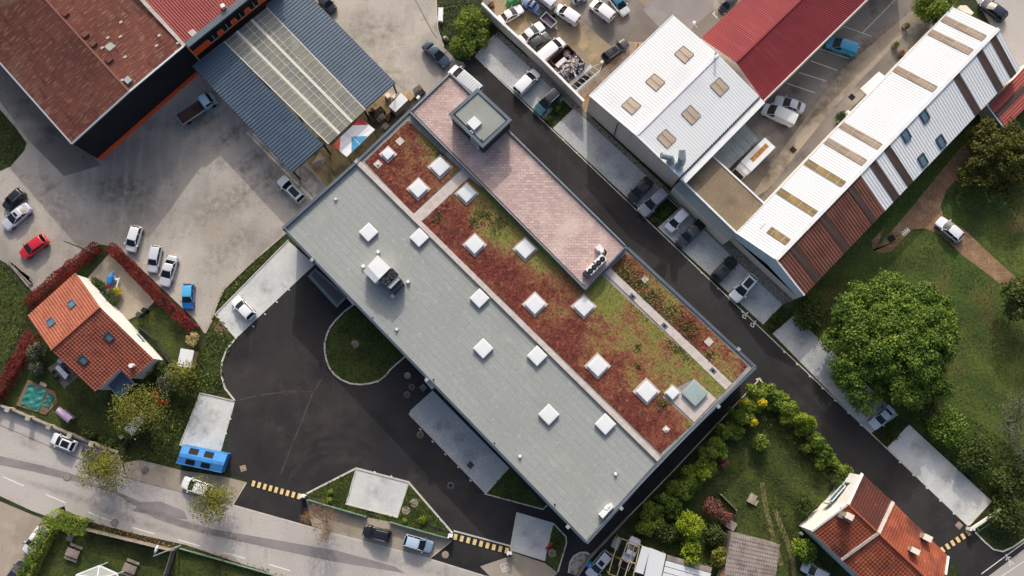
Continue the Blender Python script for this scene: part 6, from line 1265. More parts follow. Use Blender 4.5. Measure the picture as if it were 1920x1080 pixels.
fk = thing('forklift', 'brown forklift with rusty load rack beside the tent', 'forklift', cpx(W(711, 218)))
mb = MB(); mb.prism(zc([(700, 203), (712, 214), (704, 224), (693, 212)], 1.3), .35, 1.3); mb.build('body', X['wood_d'], fk); mb = MB(); mb.prism(zc([(697, 208), (703, 213), (699, 218), (693, 213)], 2.0), 1.9, 2.0, 0, None, True); mb.build('cab_roof', X['black'], fk); mb = MB()
for u, v in ((712, 221), (717, 216)): mb.bar(W(u, v, 0), W(u, v, 2.1), .12)
for k in range(4): a, b = W(703+k*2, 222+k*2, 1.2), W(719+k*1.2, 213+k*2, 1.2); mb.bar(a, b, .22, .1)
mb.build('load_rack', X['wood'], fk)
for u, v in ((698, 206), (708, 216), (694, 212), (704, 222)): p = W(u, v, .35); mb = MB(); mb.tube([p-Vector((.12, .12, 0)), p+Vector((.12, .12, 0))], .35, 12); mb.build('wheel', X['tyre'], fk)
mb = MB(); mb.tube([W(700, 207, 1.3), W(697, 206, 1.6), W(703, 197, 1.8)], .05, 5); mb.box(W(703, 197, 1.8), .5, .35, 1.7, 1.95, .5); mb.build('work_lamp', X['path'], fk)
gp_ = thing('garden_parasol', 'beige folded parasol shelter under the canopy corner', 'parasol', cpx(W(600, 303))); A = [W(u, v, 2.2) for u, v in ((594, 313), (584, 307), (600, 284), (604, 293), (613, 297), (606, 310))]; ap = W(600, 300, 2.6); mb = MB()
for i in range(6): mb.face([A[i], A[(i+1) % 6], ap])
mb.build('cloth', X['pave'], gp_); mb = MB(); mb.bar((ap.x, ap.y, 0), ap, .08); mb.build('pole', X['steel_d'], gp_)
# scrap yard
tr = thing('box_trailer', 'small grey open trailer with purple floor in the scrap yard', 'trailer', cpx(W(1029, 38)))
q = WS([(1024, 23), (1044, 41), (1033, 52), (1013, 34)], .9); mb = MB(); mb.prism([(p.x, p.y) for p in q], .45, .6, 0, None, True); mb.build('floor', mat('purple_ply', (98, 82, 98), rough=.8), tr); mb = MB(); mb.ribbon(q, .09, .45, 1.0, True); mb.build('side', X['steel_l'], tr); mb = MB(); mb.bar(W(1037, 47, .5), W(1044, 55, .5), .1); mb.bar(W(1042, 44, .5), W(1044, 55, .5), .08); mb.build('drawbar', X['steel_l'], tr)
for u, v in ((1022, 46), (1038, 30)): p = W(u, v, .3); mb = MB(); mb.tube([p-Vector((.09, .09, 0)), p+Vector((.09, .09, 0))], .3, 12); mb.build('wheel', X['tyre'], tr)
def skip(name, label, px, h, m, nlit, lit):
    q = WS(px, h); c = ground_of(q); t = thing(name, label, 'skip', c); mb = MB(); mb.ribbon(q, .14, .1, h, True); mb.build('side', X[m], t); mb = MB(); mb.prism([(p.x, p.y) for p in q], .05, .35); mb.build('floor', X['maroon'], t)
    return t, q, c
sk1, q1, c1 = skip('scrap_skip', 'rusty maroon open container holding a white door and a round lid', [(1064, 84), (1079, 99), (1047, 129), (1032, 113)], 1.5, 'maroon', 0, None)
p = W(1051, 118, .8); mb = MB(); mb.box(p, 2.2, .75, .75, .95, R(42)); single('scrap_door', mb, X['white'], 'white panel lying in the maroon container', 'panel', Vector((p.x, p.y, .36)))
p = W(1063, 100, .8); mb = MB(); mb.cyl(p, .6, .36, .9, 14); mb.cyl(p, .3, .9, .98, 10); single('scrap_drum', mb, X['grey_tile'], 'grey round drum in the maroon container', 'drum', Vector((p.x, p.y, .36)))
sk2, q2, c2 = skip('scrap_skip', 'navy skip heaped with white, orange and blue scrap', [(1080, 101), (1096, 119), (1060, 146), (1046, 131)], 1.5, 'navy', 0, None)
pr = []; mb = MB()
for k in range(420):
    a, b = RNG.random(), RNG.random(); p = q2[0].lerp(q2[1], a).lerp(q2[3].lerp(q2[2], a), b); z = 1.0+.6*math.sin(math.pi*a)*math.sin(math.pi*b)+RNG.random()*.25; s = RNG.uniform(.12, .5); mb.bar((p.x, p.y, z), (p.x+RNG.normal()*s, p.y+RNG.normal()*s, z+RNG.normal()*.15), s*.6, .05)
o = single('scrap_heap', mb, X['litter'], 'heap of mixed scrap filling the navy skip', 'scrap', None, None, 'stuff')
ct = thing('car_trailer', 'silver car transporter trailer with two ramp rails', 'trailer', cpx(W(1098, 145)))
for a, b in (((1064, 163), (1109, 123)), ((1079, 174), (1125, 135))): mb = MB(); mb.bar(W(*a, .65), W(*b, .65), .62, .1); mb.build('ramp_rail', X['steel_l'], ct)
mb = MB()
for k in range(7): s = k/6; mb.bar(W(1066+46*s, 165-40*s, .6), W(1078+46*s, 173-40*s, .6), .09)
mb.bar(W(1112, 124, .6), W(1130, 118, .6), .1); mb.bar(W(1124, 134, .6), W(1130, 118, .6), .1); mb.build('cross_bar', X['steel_l'], ct)
for u, v in ((1086, 157), (1100, 146), (1092, 150)): p = W(u, v, .3); mb = MB(); mb.tube([p-Vector((.5, .5, 0)), p+Vector((.5, .5, 0))], .28, 12); mb.build('wheel', X['tyre'], ct)
mb = MB(); mb.box(W(1128, 120), .5, .4, .4, 1.0, .6); mb.build('winch', X['white'], ct)
sh = thing('slatted_rack', 'long grey slatted timber rack against the white warehouse', 'timber rack', cpx(W(1145, 132)))
a0_, a1_ = W(1090, 176, 1.0), W(1197, 82, 1.0); d = (a1_-a0_).normalized(); s = Vector((-d.y, d.x, 0)); mb = MB(); L = (a1_-a0_).length
for k in range(int(L/.36)): q = a0_+d*.36*k; mb.bar(q-s*.75, q+s*.75, .19, .08)
mb.bar(a0_+s*.7-Vector((0, 0, .1)), a1_+s*.7-Vector((0, 0, .1)), .1); mb.bar(a0_-s*.7-Vector((0, 0, .1)), a1_-s*.7-Vector((0, 0, .1)), .1); mb.build('slats', X['wood'], sh)
for k in range(5):
    q = a0_.lerp(a1_, k/4); mb = MB(); mb.bar((q.x, q.y, 0), (q.x, q.y, 1), .14); mb.build('post', X['wood_d'], sh)
boat = thing('tarp_boat', 'green tarpaulin over a small boat at the top of the scrap yard', 'boat', cpx(W(960, 3))); mb = MB(); mb.tube([W(948, 12, .5), W(955, 6, .7), W(966, 0, .7), W(978, -6, .5)], [.12, .75, .9, .3], 10); mb.build('hull', mat('green_tarp', (84, 150, 92), rough=.7), boat, True)
mb = MB(); mb.bar(W(941, 9, .5), W(952, 3, .9), .06); mb.build('boom', X['steel_l'], boat)
boxthing('scrap_crate', 'grey and blue crate in the top corner of the scrap yard', 'crate', [(904, 2), (914, -6), (920, 4), (911, 13)], 1.0, 'concrete_d'); boxthing('rust_bin', 'small rusty orange bin in the scrap yard corner', 'bin', [(918, 4), (925, 2), (927, 10), (920, 12)], .8, 'rust_roof')
# green corner by the yard
boxthing('white_tank', 'long white tank lying in the green corner', 'tank', [(822, 14), (831, 14), (830, 40), (821, 38)], .8, 'white'); p = W(836, 74); mb = MB(); mb.tube([(p.x-.35, p.y+.3, .25), (p.x, p.y, .42), (p.x+.35, p.y-.3, .2)], [.2, .42, .22], 9); single('boulder', mb, X['stone'], 'pale boulder at the edge of the green corner', 'boulder', smooth=True)
# house garden
pl_ = thing('swimming_pool', 'square garden pool under a wrinkled teal cover with tiled rim', 'pool', cpx(W(70, 745)))
mb = MB(); mb.prism(zc([(52, 712), (104, 735), (108, 755), (85, 778), (30, 760)], .12), 0, .12); mb.build('rim', mat('pool_tiles', (134, 108, 84), [((104, 84, 66), .8, .45, .62, .8)], rough=.8), pl_)
for q in ([(54, 719), (88, 732), (72, 772), (38, 757)], [(91, 737), (102, 743), (90, 766), (81, 761)]):
    P = WS(q, .2); mb = MB(); n = 14
    for i in range(n):
        for j in range(n):
            f = lambda a, b: P[0].lerp(P[1], a).lerp(P[3].lerp(P[2], a), b)+Vector((0, 0, .05*math.sin(b*19+3*math.sin(a*7))+.04*math.sin(a*13+2*math.sin(b*9))))
            mb.face([f(i/n, j/n), f((i+1)/n, j/n), f((i+1)/n, (j+1)/n), f(i/n, (j+1)/n)])
    mb.build('cover', X['pool'], pl_, True)
mb = MB(); mb.box(W(82, 721), 1.1, .6, .12, .2, -.4); mb.bar(W(75, 718, .5), W(88, 724, .5), .1); mb.build('ladder', X['stone'], pl_)
tb = thing('garden_table', 'long white garden table on the square patio', 'table', cpx(W(114, 696))); sheet('patio', [(112, 675), (146, 706), (121, 729), (89, 690)], 3, X['concrete_d'], 'square patio of patchy slabs behind the house')
P = WS([(109, 684), (128, 703), (122, 711), (103, 690)], .75); mb = MB(); mb.prism([(p.x, p.y) for p in P], .70, .75, 0, None, True); mb.build('table_top', X['white'], tb); mb = MB(); mb.bar(P[0].lerp(P[3], .0).lerp(P[1].lerp(P[2], 0), .5)+Vector((0, 0, .01)), P[3].lerp(P[2], .5)+Vector((0, 0, .01)), .03, .02); mb.build('joint', X['wood'], tb)
for p in P: q = p.lerp(centre(P), .12); mb = MB(); mb.bar((q.x, q.y, 0), (q.x, q.y, .7), .07); mb.build('leg', X['white'], tb)
def chair(u, v, rot, label, m='maroon', mname='garden_chair'):
    p = W(u, v); t = thing(mname, label, 'chair', cpx(p), 'garden chairs on the patio'); ca, sa = math.cos(rot), math.sin(rot); L = lambda x, y, z: (p.x+x*ca-y*sa, p.y+x*sa+y*ca, z)
    mb = MB(); mb.box(p, .5, .5, .42, .47, rot); mb.build('seat', X[m], t); mb = MB(); mb.bar(L(-.25, -.24, .85), L(-.25, .24, .85), .06, .1); mb.bar(L(-.25, -.24, .45), L(-.25, -.24, .9), .05); mb.bar(L(-.25, .24, .45), L(-.25, .24, .9), .05); mb.bar(L(-.26, 0, .45), L(-.26, 0, .85), .3, .04); mb.build('backrest', X[m], t)
    for x in (-.22, .22):
        for y in (-.22, .22): mb = MB(); mb.bar(L(x, y, 0), L(x, y, .42), .04); mb.build('leg', X[m], t)
chair(104, 698, 1.0, 'dark garden chair on the lawn side of the table', 'black'); chair(111, 708, 1.0, 'dark garden chair at the lower left of the table', 'black'); chair(125, 693, 4.0, 'maroon garden chair between table and house'); chair(130, 700, 4.0, 'maroon garden chair at the lower right of the table')
boxthing('storage_box', 'small grey box on the patio against the house', 'box', [(110, 672), (118, 678), (112, 683), (106, 677)], .7, 'steel_l')
sw = thing('garden_swing', 'garden swing with lilac canvas roof on the lawn', 'swing seat', cpx(W(126, 778)))
a, b = W(108, 768, 1.9), W(132, 788, 1.9); d = (b-a).normalized(); s = Vector((-d.y, d.x, 0)); mb = MB(); n = 6
for i in range(n):
    f = lambda k, e: e+s*(-.55+1.1*k/n)+Vector((0, 0, .3*math.sin(math.pi*k/n)))
    mb.face([f(i, a), f(i, b), f(i+1, b), f(i+1, a)])
mb.build('canopy', X['lilac'], sw, True); mb = MB(); mb.box(W(133, 777), 2.1, .6, .45, .55, math.atan2(d.y, d.x)); mb.build('seat', X['concrete_d'], sw); mb = MB()
for p in (a, b):
    for e in (-1, 1): q = p+s*(.9*e+.35); mb.bar((q.x, q.y, 0), p+Vector((0, 0, .1)), .06)
mb.bar(W(122, 764, .1), W(146, 784, .1), .06); mb.build('frame', X['darkgrey'], sw)
sd_ = thing('metal_shed', 'small shed with grey ribbed roof under the olive tree', 'shed', cpx(W(252, 800))); p = WS([(263, 774), (277, 783), (247, 817), (233, 803)], 2.0); mb = MB(); mb.corr(p[1], p[2], p[3], p[0], .35, .03); mb.build('roof', X['steel_l'], sd_); mb = MB(); mb.prism([(q.x, q.y) for q in p], 0, 1.9); mb.build('wall', X['wood_d'], sd_)
t = thing('playhouse', 'small white roofed garden hut half under branches', 'hut', cpx(W(348, 672))); p = WS([(339, 653), (364, 657), (357, 690), (332, 686)], 2.1); mb = MB(); mb.corr(p[0], p[1], p[2], p[3], .8, .015); mb.build('roof', X['white_roof'], t); mb = MB(); mb.prism([(q.x, q.y) for q in [v.lerp(centre(p), .06) for v in p]], 0, 2.0); mb.build('wall', X['wood_l'], t)
bt = thing('rowing_boat', 'blue and red kayak on a white trailer in the gravel drive', 'kayak', cpx(W(212, 526))); mb = MB(); mb.tube([W(211, 510, .7), W(208, 520, .8), W(206, 530, .8), W(203, 540, .7)], [.12, .5, .5, .2], 10); mb.build('hull', X['blue'], bt, True); mb = MB(); mb.tube([W(205, 534, .75), W(203, 541, .7)], [.42, .22], 8); mb.build('stern', X['red'], bt); mb = MB(); mb.bar(W(215, 517, .5), W(207, 542, .5), .14); mb.bar(W(224, 520, .5), W(218, 540, .5), .14); mb.bar(W(214, 522, .4), W(222, 524, .4), .3, .1); mb.build('trailer_frame', X['white'], bt)
t = thing('compost_bin', 'yellow lidded box by the house corner', 'box', cpx(W(277, 698))); mb = MB(); mb.box(W(277, 698), .9, .8, 0, .8, .5); mb.build('body', X['yellow'], t); mb = MB(); mb.box(W(277, 698, .8), .5, .4, .8, .84, .5); mb.build('handle', X['wood_d'], t)
p = W(309, 739); mb = MB(); mb.ribbon([(p.x+1.3*math.cos(R(k)), p.y+1.3*math.sin(R(k))) for k in range(150, 330, 12)], .5, .25, .4); single('red_bench', mb, X['red'], 'curved red garden seat beside the grey shrub', 'seat')
t, P, c = boxthing('water_tank', 'small pale green box by the shed', 'box', [(225, 815), (232, 820), (227, 824), (221, 819)], .6, 'green_metal')
pile = thing('board_pile', 'pile of grey boards lying at the yard edge', 'timber pile', cpx(W(38, 512)))
for a, b in (((15, 490), (53, 537)), ((18, 490), (58, 533)), ((22, 493), (60, 531)), ((28, 498), (56, 522)), ((34, 505), (60, 530)), ((40, 510), (58, 523))): mb = MB(); mb.bar(W(*a, .25), W(*b, .25), .28, .08); mb.build('board', X['wood'], pile)
sheet('worn_spot', [(395, 610), (410, 600), (420, 612), (428, 622), (410, 628)], 5, X['dirt'], 'bare worn spot below the white car bay')
# picnic tables
def picnic(label, u, v, rot):
    p = W(u, v, .7); t = thing('picnic_table', label, 'picnic table', cpx(p)); ca, sa = math.cos(rot), math.sin(rot); L = lambda x, y: (p.x+x*ca-y*sa, p.y+x*sa+y*ca)
    mb = MB()
    for k in range(4): mb.box(L(0, -.45+.3*k), 2.0, .27, .70, .76, rot)
    mb.build('table_top', X['wood'], t)
    for e in (-1, 1): mb = MB(); mb.box(L(0, e*1.0), 2.0, .38, .40, .46, rot); mb.build('bench', X['wood'], t); mb = MB(); mb.box(L(e*.7, 0), .1, 2.1, .30, .38, rot); mb.build('crossbeam', X['wood_d'], t)
    for e in (-1, 1):
        for f in (-1, 1): mb = MB(); mb.bar(L(e*.7, f*.7)+(0,), L(e*.7, f*.3)+(.7,), .09); mb.build('leg', X['wood_d'], t)
picnic('weathered picnic table near the clipped hedge', 136, 1037, R(-20)); picnic('weathered picnic table beside the white kiosk', 243, 1066, R(-20)); boxthing('slab_table', 'square grey slab in the picnic lawn corner', 'slab', [(127, 1001), (138, 1005), (134, 1017), (123, 1013)], .4, 'concrete_d')
# garden benches bottom right, timber frame
t, P, c = boxthing('stone_slab', 'pale stone slab with a step on the shaded lawn', 'stone slab', [(1410, 924), (1421, 931), (1412, 946), (1401, 940)], .5, 'stone'); boxthing('stone_step', 'small stone block beside the pale slab', 'stone block', [(1417, 937), (1423, 940), (1418, 949), (1412, 946)], .35, 'stone'); boxthing('stone_bench', 'grey slab table beside the grey shed roof', 'slab', [(1369, 974), (1383, 983), (1375, 997), (1359, 986)], .6, 'grey_tile')
pg = thing('timber_frame', 'bare timber carport frame over the white pickup', 'carport frame', cpx(W(1165, 1045)))
def B_(a, b, z=2.6): mb = MB(); mb.bar(W(a[0], a[1], z), W(b[0], b[1], z), .13); mb.build('beam', X['wood_l'], pg)
for a, b in (((1160, 1008), (1141, 1076)), ((1177, 1013), (1156, 1082)), ((1191, 1020), (1171, 1082)), ((1160, 1008), (1204, 1023)), ((1150, 1043), (1193, 1057)), ((1141, 1076), (1158, 1081)), ((1199, 1024), (1187, 1082)), ((1150, 1043), (1168, 1050))): B_(a, b)
for u, v in ((1160, 1008), (1150, 1043), (1141, 1076), (1199, 1024)): p = W(u, v, 2.6); mb = MB(); mb.bar((p.x, p.y, 0), p, .13); mb.build('post', X['wood_l'], pg)
boxthing('sheet_pile', 'crumpled grey sheet left of the timber frame', 'sheet', [(1153, 1006), (1165, 1013), (1157, 1032), (1145, 1024)], .6, 'grey_sheet'); p = W(1104, 1057); mb = MB(); mb.cyl(p, .55, 0, .9, 16, 0, .5); mb.cyl(p, .35, .9, .96, 12); single('blue_barrel', mb, X['blue'], 'blue barrel at the low stone wall', 'barrel')
p = W(1029, 1022); mb = MB(); mb.bar((p.x-.5, p.y-.5, .5), (p.x+.5, p.y+.5, .9), .3); mb.bar((p.x, p.y, 0), (p.x, p.y, .9), .12); single('red_post', mb, X['red'], 'small red hydrant on the right edge of the lone slab', 'hydrant')
for (u, v), lb in (((1695, 52), 'round grey planter nearest the yellow green tree'), ((1676, 88), 'round planter with dry plant left of the hall'), ((1688, 103), 'round planter with brown plant against the hall')):
    p = W(u, v); t = thing('planter', lb, 'planter', cpx(p)); mb = MB(); mb.cyl(p, .45, 0, .55, 14, 0, .55); mb.build('pot', X['concrete_d'], t); bl = crown_blobs((p.x, p.y, .8), .7, .7, .5, 8, .2, .35); po, nr = blob_leaves(bl, 260); leaf_object('plant', po, nr, RNG.uniform(.08, .2, 260), X['lf_olive' if v < 95 else 'lf_rust'], t)
p = W(1635, 158, 2.6); t = thing('door_canopy', 'white translucent door canopy on the hall side', 'canopy', cpx(p)); q = WS([(1648, 134), (1661, 144), (1626, 178), (1613, 166)], 2.6); mb = MB(); mb.corr(q[0], q[1], q[2], q[3], .6, .02); mb.build('sheet', X['white_roof'], t); mb = MB()
for v_ in (q[0], q[3]): mb.bar((v_.x, v_.y, 0), v_, .08)
mb.build('post', X['steel_l'], t)
p = W(1801, 18, 1); boxthing('garden_table', 'pale hexagonal table behind the hall end', 'table', [(1800, 10), (1812, 10), (1826, 24), (1822, 28), (1806, 22), (1798, 16)], .8, 'cream')
boxthing('window_box', 'white box beside the bushes at the hall wall', 'box', [(1590, 206), (1596, 210), (1577, 229), (1571, 226)], .8, 'white')
p = W(1502, 1000); mb = MB(); mb.cyl(p, .3, 0, .5, 12, 0, .2); single('white_ball', mb, X['white'], 'white round garden lamp by the old house', 'garden lamp')

# ================================================================ VEHICLES
WHITE, SILV, BLK, DGR = (232, 234, 236), (176, 180, 186), (28, 29, 32), (58, 62, 68)
G1, G2, G3, G4 = 'cars parked in the industrial yard', 'cars in the scrap yard', 'cars in the office bays', 'cars parked along the street'
car('suv_car', 'black', BLK, (9, 391), (44, 358), 'black off-roader at the left edge of the yard', group=G1, opts=('rails',))
car('sedan_car', 'silver', (196, 200, 210), (8, 427), (55, 386), 'silver saloon with dark sunroof beside the black off-roader', group=G1, opts=('sunroof',))
car('hatchback_car', 'red', (206, 28, 48), (40, 480), (87, 446), 'bright red hatchback in the left yard', group=G1)
car('city_car', 'white', WHITE, (244, 472), (259, 424), 'white small car at the top of the red hedge', group=G1)
car('estate_car', 'palesilver', (206, 210, 216), (284, 511), (295, 461), 'pale silver estate between the white small car and the saloon', group=G1)
car('sedan_car', 'palesilver', (206, 210, 216), (307, 537), (325, 480), 'pale silver saloon next to the blue car', group=G1)
car('hatchback_car', 'brightblue', (28, 112, 186), (352, 580), (354, 531), 'bright blue hatchback by the end of the red hedge', group=G1, roofcol=paint('skyblue', (84, 176, 226)))
car('hatchback_car', 'white', WHITE, (439, 560), (474, 596), 'white hatchback alone on the pale bay', group=G3, metal=0)
car('estate_car', 'white', WHITE, (525, 334), (567, 376), 'white estate with black tail by the canopy corner', group=G1, opts=('panorama', 'rails'))
car('sedan_car', 'slate', (62, 80, 98), (840, 122), (797, 82), 'slate blue saloon beside the green corner', group=G1, metal=.4)
car('suv_car', 'darkslate', (44, 50, 60), (626, 20), (600, -8), 'dark car at the top edge by the blue canopy', group=G1)
car('panel_van', 'white', WHITE, (846, 130), (899, 176), 'white delivery van behind the stair house', 'van', G3, opts=('rack',))
car('small_van', 'white', WHITE, (1007, 135), (969, 174), 'white small van in the first office bay', 'van', G3)
car('estate_car', 'teal', (46, 92, 100), (1005, 212), (1049, 170), 'teal bonneted estate with black roof and pale rails', group=G3, opts=('rails',), roofcol=paint('blackroof', (34, 36, 40)))
car('hatchback_car', 'black', BLK, (1180, 378), (1219, 337), 'black hatchback left of the silver estate', group=G3, opts=('panorama',))
car('estate_car', 'greysilver', (150, 152, 160), (1201, 401), (1249, 357), 'long silver estate beside the planting bed', group=G3)
car('city_car', 'white', WHITE, (1252, 431), (1286, 396), 'white city car right of the planting bed', group=G3)
car('pickup_truck', 'charcoal', DGR, (1272, 460), (1317, 417), 'charcoal pickup with silver bars over its bed', 'pickup', G3)
car('hatchback_car', 'black', BLK, (1378, 484), (1339, 525), 'black hatchback with sunroof in the lower bay', group=G3, opts=('sunroof',))
car('hatchback_car', 'white', WHITE, (1374, 562), (1414, 517), 'white hatchback with dark roof near the end of the bays', group=G3, opts=('panorama',))
car('sedan_car', 'icegrey', (196, 208, 216), (1635, 800), (1672, 764), 'ice grey saloon under the big tree', group=G3)
car('hatchback_car', 'white', WHITE, (97, 820), (142, 839), 'white hatchback with dark sunroof by the garden wall', group=G4, opts=('panorama',))
car('hatchback_car', 'purple', (72, 52, 84), (154, 840), (205, 857), 'dark purple car half under the left olive tree', group=G4)
car('hatchback_car', 'white', WHITE, (342, 903), (397, 922), 'white car half under the olive tree by the container', group=G4, opts=('rails',))
car('suv_car', 'black', BLK, (681, 994), (733, 1007), 'black off-roader in front of the green fence', group=G4, opts=('rails',))
car('hatchback_car', 'lightblue', (128, 152, 178), (811, 1027), (757, 1011), 'light blue hatchback in front of the green fence', group=G4, roofcol=paint('iceblue', (178, 198, 216)))
car('sedan_car', 'white', WHITE, (48, 1038), (83, 988), 'white saloon beside the clipped hedge', group=G4)
car('hatchback_car', 'navy', (34, 44, 58), (46, 1052), (17, 1094), 'dark navy car cut by the bottom left corner', group=G4)
car('estate_car', 'silver', (196, 200, 210), (1104, 1082), (1142, 1036), 'silver estate with sunroof at the low stone wall', group=G4, opts=('sunroof',))
car('pickup_truck', 'white', WHITE, (1193, 1008), (1168, 1066), 'white pickup under the timber frame', 'pickup', G4)
car('estate_car', 'silver', (196, 200, 210), (1504, 1060), (1553, 1084), 'silver car by the grey shed and old house', group=G4)
car('sedan_car', 'white', WHITE, (979, 14), (936, 40), 'white classic saloon nearest the boat', group=G2); car('pickup_truck', 'bluegrey', (72, 102, 150), (982, 1), (1017, 24), 'blue grey pickup above the box trailer', 'pickup', G2, roofcol=paint('bluegrey2', (92, 124, 170)))
car('panel_van', 'white', WHITE, (1004, -18), (1039, 12), 'white van cut by the top edge behind the pickup', 'van', G2); car('small_van', 'white', WHITE, (1043, 14), (1084, 42), 'white small van facing the top edge of the scrap yard', 'van', G2)
car('sedan_car', 'white', WHITE, (1018, 46), (975, 78), 'white saloon next to the box trailer wheel', group=G2); car('hatchback_car', 'darkgreen', (46, 56, 54), (1029, 64), (995, 89), 'dark green hatchback between two white vehicles', group=G2)
car('panel_van', 'white', WHITE, (1055, 77), (1012, 113), 'white van beside the maroon container', 'van', G2); car('small_van', 'white', WHITE, (1109, 5), (1148, 36), 'white small van on the concrete track', 'van', G2)
car('hatchback_car', 'white', WHITE, (1175, 26), (1146, -10), 'white car with teal roof and blue bonnet at the top edge', group=G2, roofcol=paint('tealroof', (36, 112, 138)), opts=('bonnet',), hood=paint('whitehood', (226, 232, 238)))
car('suv_car', 'black', BLK, (1177, 80), (1132, 113), 'black car with pale rails by the timber rack', group=G2, opts=('sunroof', 'rails'))
car('hatchback_car', 'black', BLK, (1352, 22), (1378, -4), 'black car at the top edge behind the red barn', group=G2)
G5 = 'vehicles in the car park by the hall'
car('small_van', 'cyan', (34, 142, 184), (1550, 79), (1604, 97), 'bright cyan van under the red barn eave', 'van', G5); car('sedan_car', 'silver', (196, 200, 210), (1453, 187), (1508, 205), 'silver saloon above the white rack van', group=G5)
car('panel_van', 'white', WHITE, (1430, 203), (1489, 230), 'white van with slatted roof rack', 'van', G5, opts=('rack',)); car('hatchback_car', 'midnight', (24, 34, 56), (1840, 2), (1884, 36), 'midnight blue car on the street behind the hall', group=G5)
car('hatchback_car', 'white', WHITE, (1901, 132), (1928, 172), 'white car cut by the right edge behind the hall', group=G5); car('hatchback_car', 'white', WHITE, (1759, 412), (1802, 449), 'white hatchback parked on the grass by the dirt track', group=G5)
car('sedan_car', 'grey', (120, 124, 130), (1100, -8), (1072, 4), 'grey wrecked car cut by the top edge of the scrap yard', group=G2)
# flatbed truck, box lorry
ft = thing('flatbed_truck', 'light blue flatbed truck with brown wooden bed beside the warehouse', 'truck', cpx(W(370, 200)))
a, b = W(402, 182, 1), W(336, 226, 1); h = (a-b); L = h.length; h.normalize(); n_ = Vector((-h.y, h.x, 0)); C0 = b; an = math.atan2(h.y, h.x)
F = lambda x, y, z: b+h*x+n_*y+Vector((0, 0, z-b.z))
mb = MB(); mb.box(F(2.25, 0, 0), 4.3, 2.1, .85, .95, an); mb.build('bed_floor', X['wood_d'], ft); mb = MB()
for e in (-1, 1): mb.bar(F(.1, 1.08*e, 1.15), F(4.4, 1.08*e, 1.15), .07, .4)
mb.bar(F(.1, -1.08, 1.15), F(.1, 1.08, 1.15), .07, .4); mb.build('bed_side', X['steel_l'], ft)
mb = MB(); prof = [(4.55, 1.9), (4.75, 2.15), (5.6, 2.15), (5.9, 2.05), (6.35, 1.35), (6.75, 1.1), (6.9, .6), (4.55, .5)]; bl_ = paint('paleblue', (150, 196, 220))
for (x0, z0), (x1, z1) in zip(prof[:-1], prof[1:]): mb.face([F(x0, -.95, z0), F(x1, -.95, z1), F(x1, .95, z1), F(x0, .95, z0)])
for e in (-.95, .95): mb.face([F(x, e, z) for x, z in prof])
mb.build('cab', bl_, ft); mb = MB(); mb.face([F(5.95, -.85, 2.04), F(6.33, -.88, 1.42), F(6.33, .88, 1.42), F(5.95, .85, 2.04)]); mb.build('windscreen', X['glass'], ft)
for e in (-1, 1): mb = MB(); mb.face([F(4.95, .965*e, 1.45), F(6.1, .965*e, 1.45), F(5.8, .965*e, 1.98), F(4.95, .965*e, 1.98)]); mb.build('side_window', X['glass'], ft); mb = MB(); mb.box(F(6.1, 1.12*e, 0), .15, .25, 1.4, 1.7, an); mb.build('mirror', X['black'], ft)
for x in (1.0, 5.9):
    for e in (-1, 1): mb = MB(); mb.tube([F(x, .7*e, .4), F(x, 1.0*e, .4)], .4, 14); mb.build('wheel', X['tyre'], ft)
lo = thing('box_lorry', 'white box lorry with amber roof panels squeezed between lean-to and hall', 'lorry', cpx(W(1412, 298)))
a, b = W(1381, 330, 2.9), W(1443, 268, 2.9); h = (a-b); L = h.length; h.normalize(); n_ = Vector((-h.y, h.x, 0)); an = math.atan2(h.y, h.x); F = lambda x, y, z: Vector((b.x, b.y, 0))+h*x+n_*y+Vector((0, 0, z))
mb = MB(); mb.box(F(2.75, 0, 0), 5.7, 2.3, .8, 3.0, an); mb.build('box', X['white'], lo); mb = MB(); mb.box(F(2.4, -.05, 0), 3.7, .72, 3.0, 3.03, an); o = mb.build('roof_panel', X['amber_strip'], lo); mb = MB()
for k in range(5): mb.bar(F(.9+k*.75, -.4, 3.04), F(.9+k*.75, .3, 3.04), .05, .03)
mb.build('lap_line', X['wood_d'], o)
mb = MB(); prof = [(5.65, 2.9), (6.4, 2.75), (6.75, 2.3), (7.3, 1.5), (7.75, 1.3), (7.85, .7), (5.65, .6)]
for (x0, z0), (x1, z1) in zip(prof[:-1], prof[1:]): mb.face([F(x0, -1.05, z0), F(x1, -1.0, z1), F(x1, 1.0, z1), F(x0, 1.05, z0)])
for e in (-1.02, 1.02): mb.face([F(x, e, z) for x, z in prof])
mb.build('cab', X['white'], lo); mb = MB(); mb.face([F(6.78, -.95, 2.27), F(7.29, -.97, 1.55), F(7.29, .97, 1.55), F(6.78, .95, 2.27)]); mb.build('windscreen', X['glass'], lo)
for x in (1.2, 6.6):
    for e in (-1, 1): mb = MB(); mb.tube([F(x, .8*e, .42), F(x, 1.12*e, .42)], .42, 14); mb.build('wheel', X['tyre'], lo)

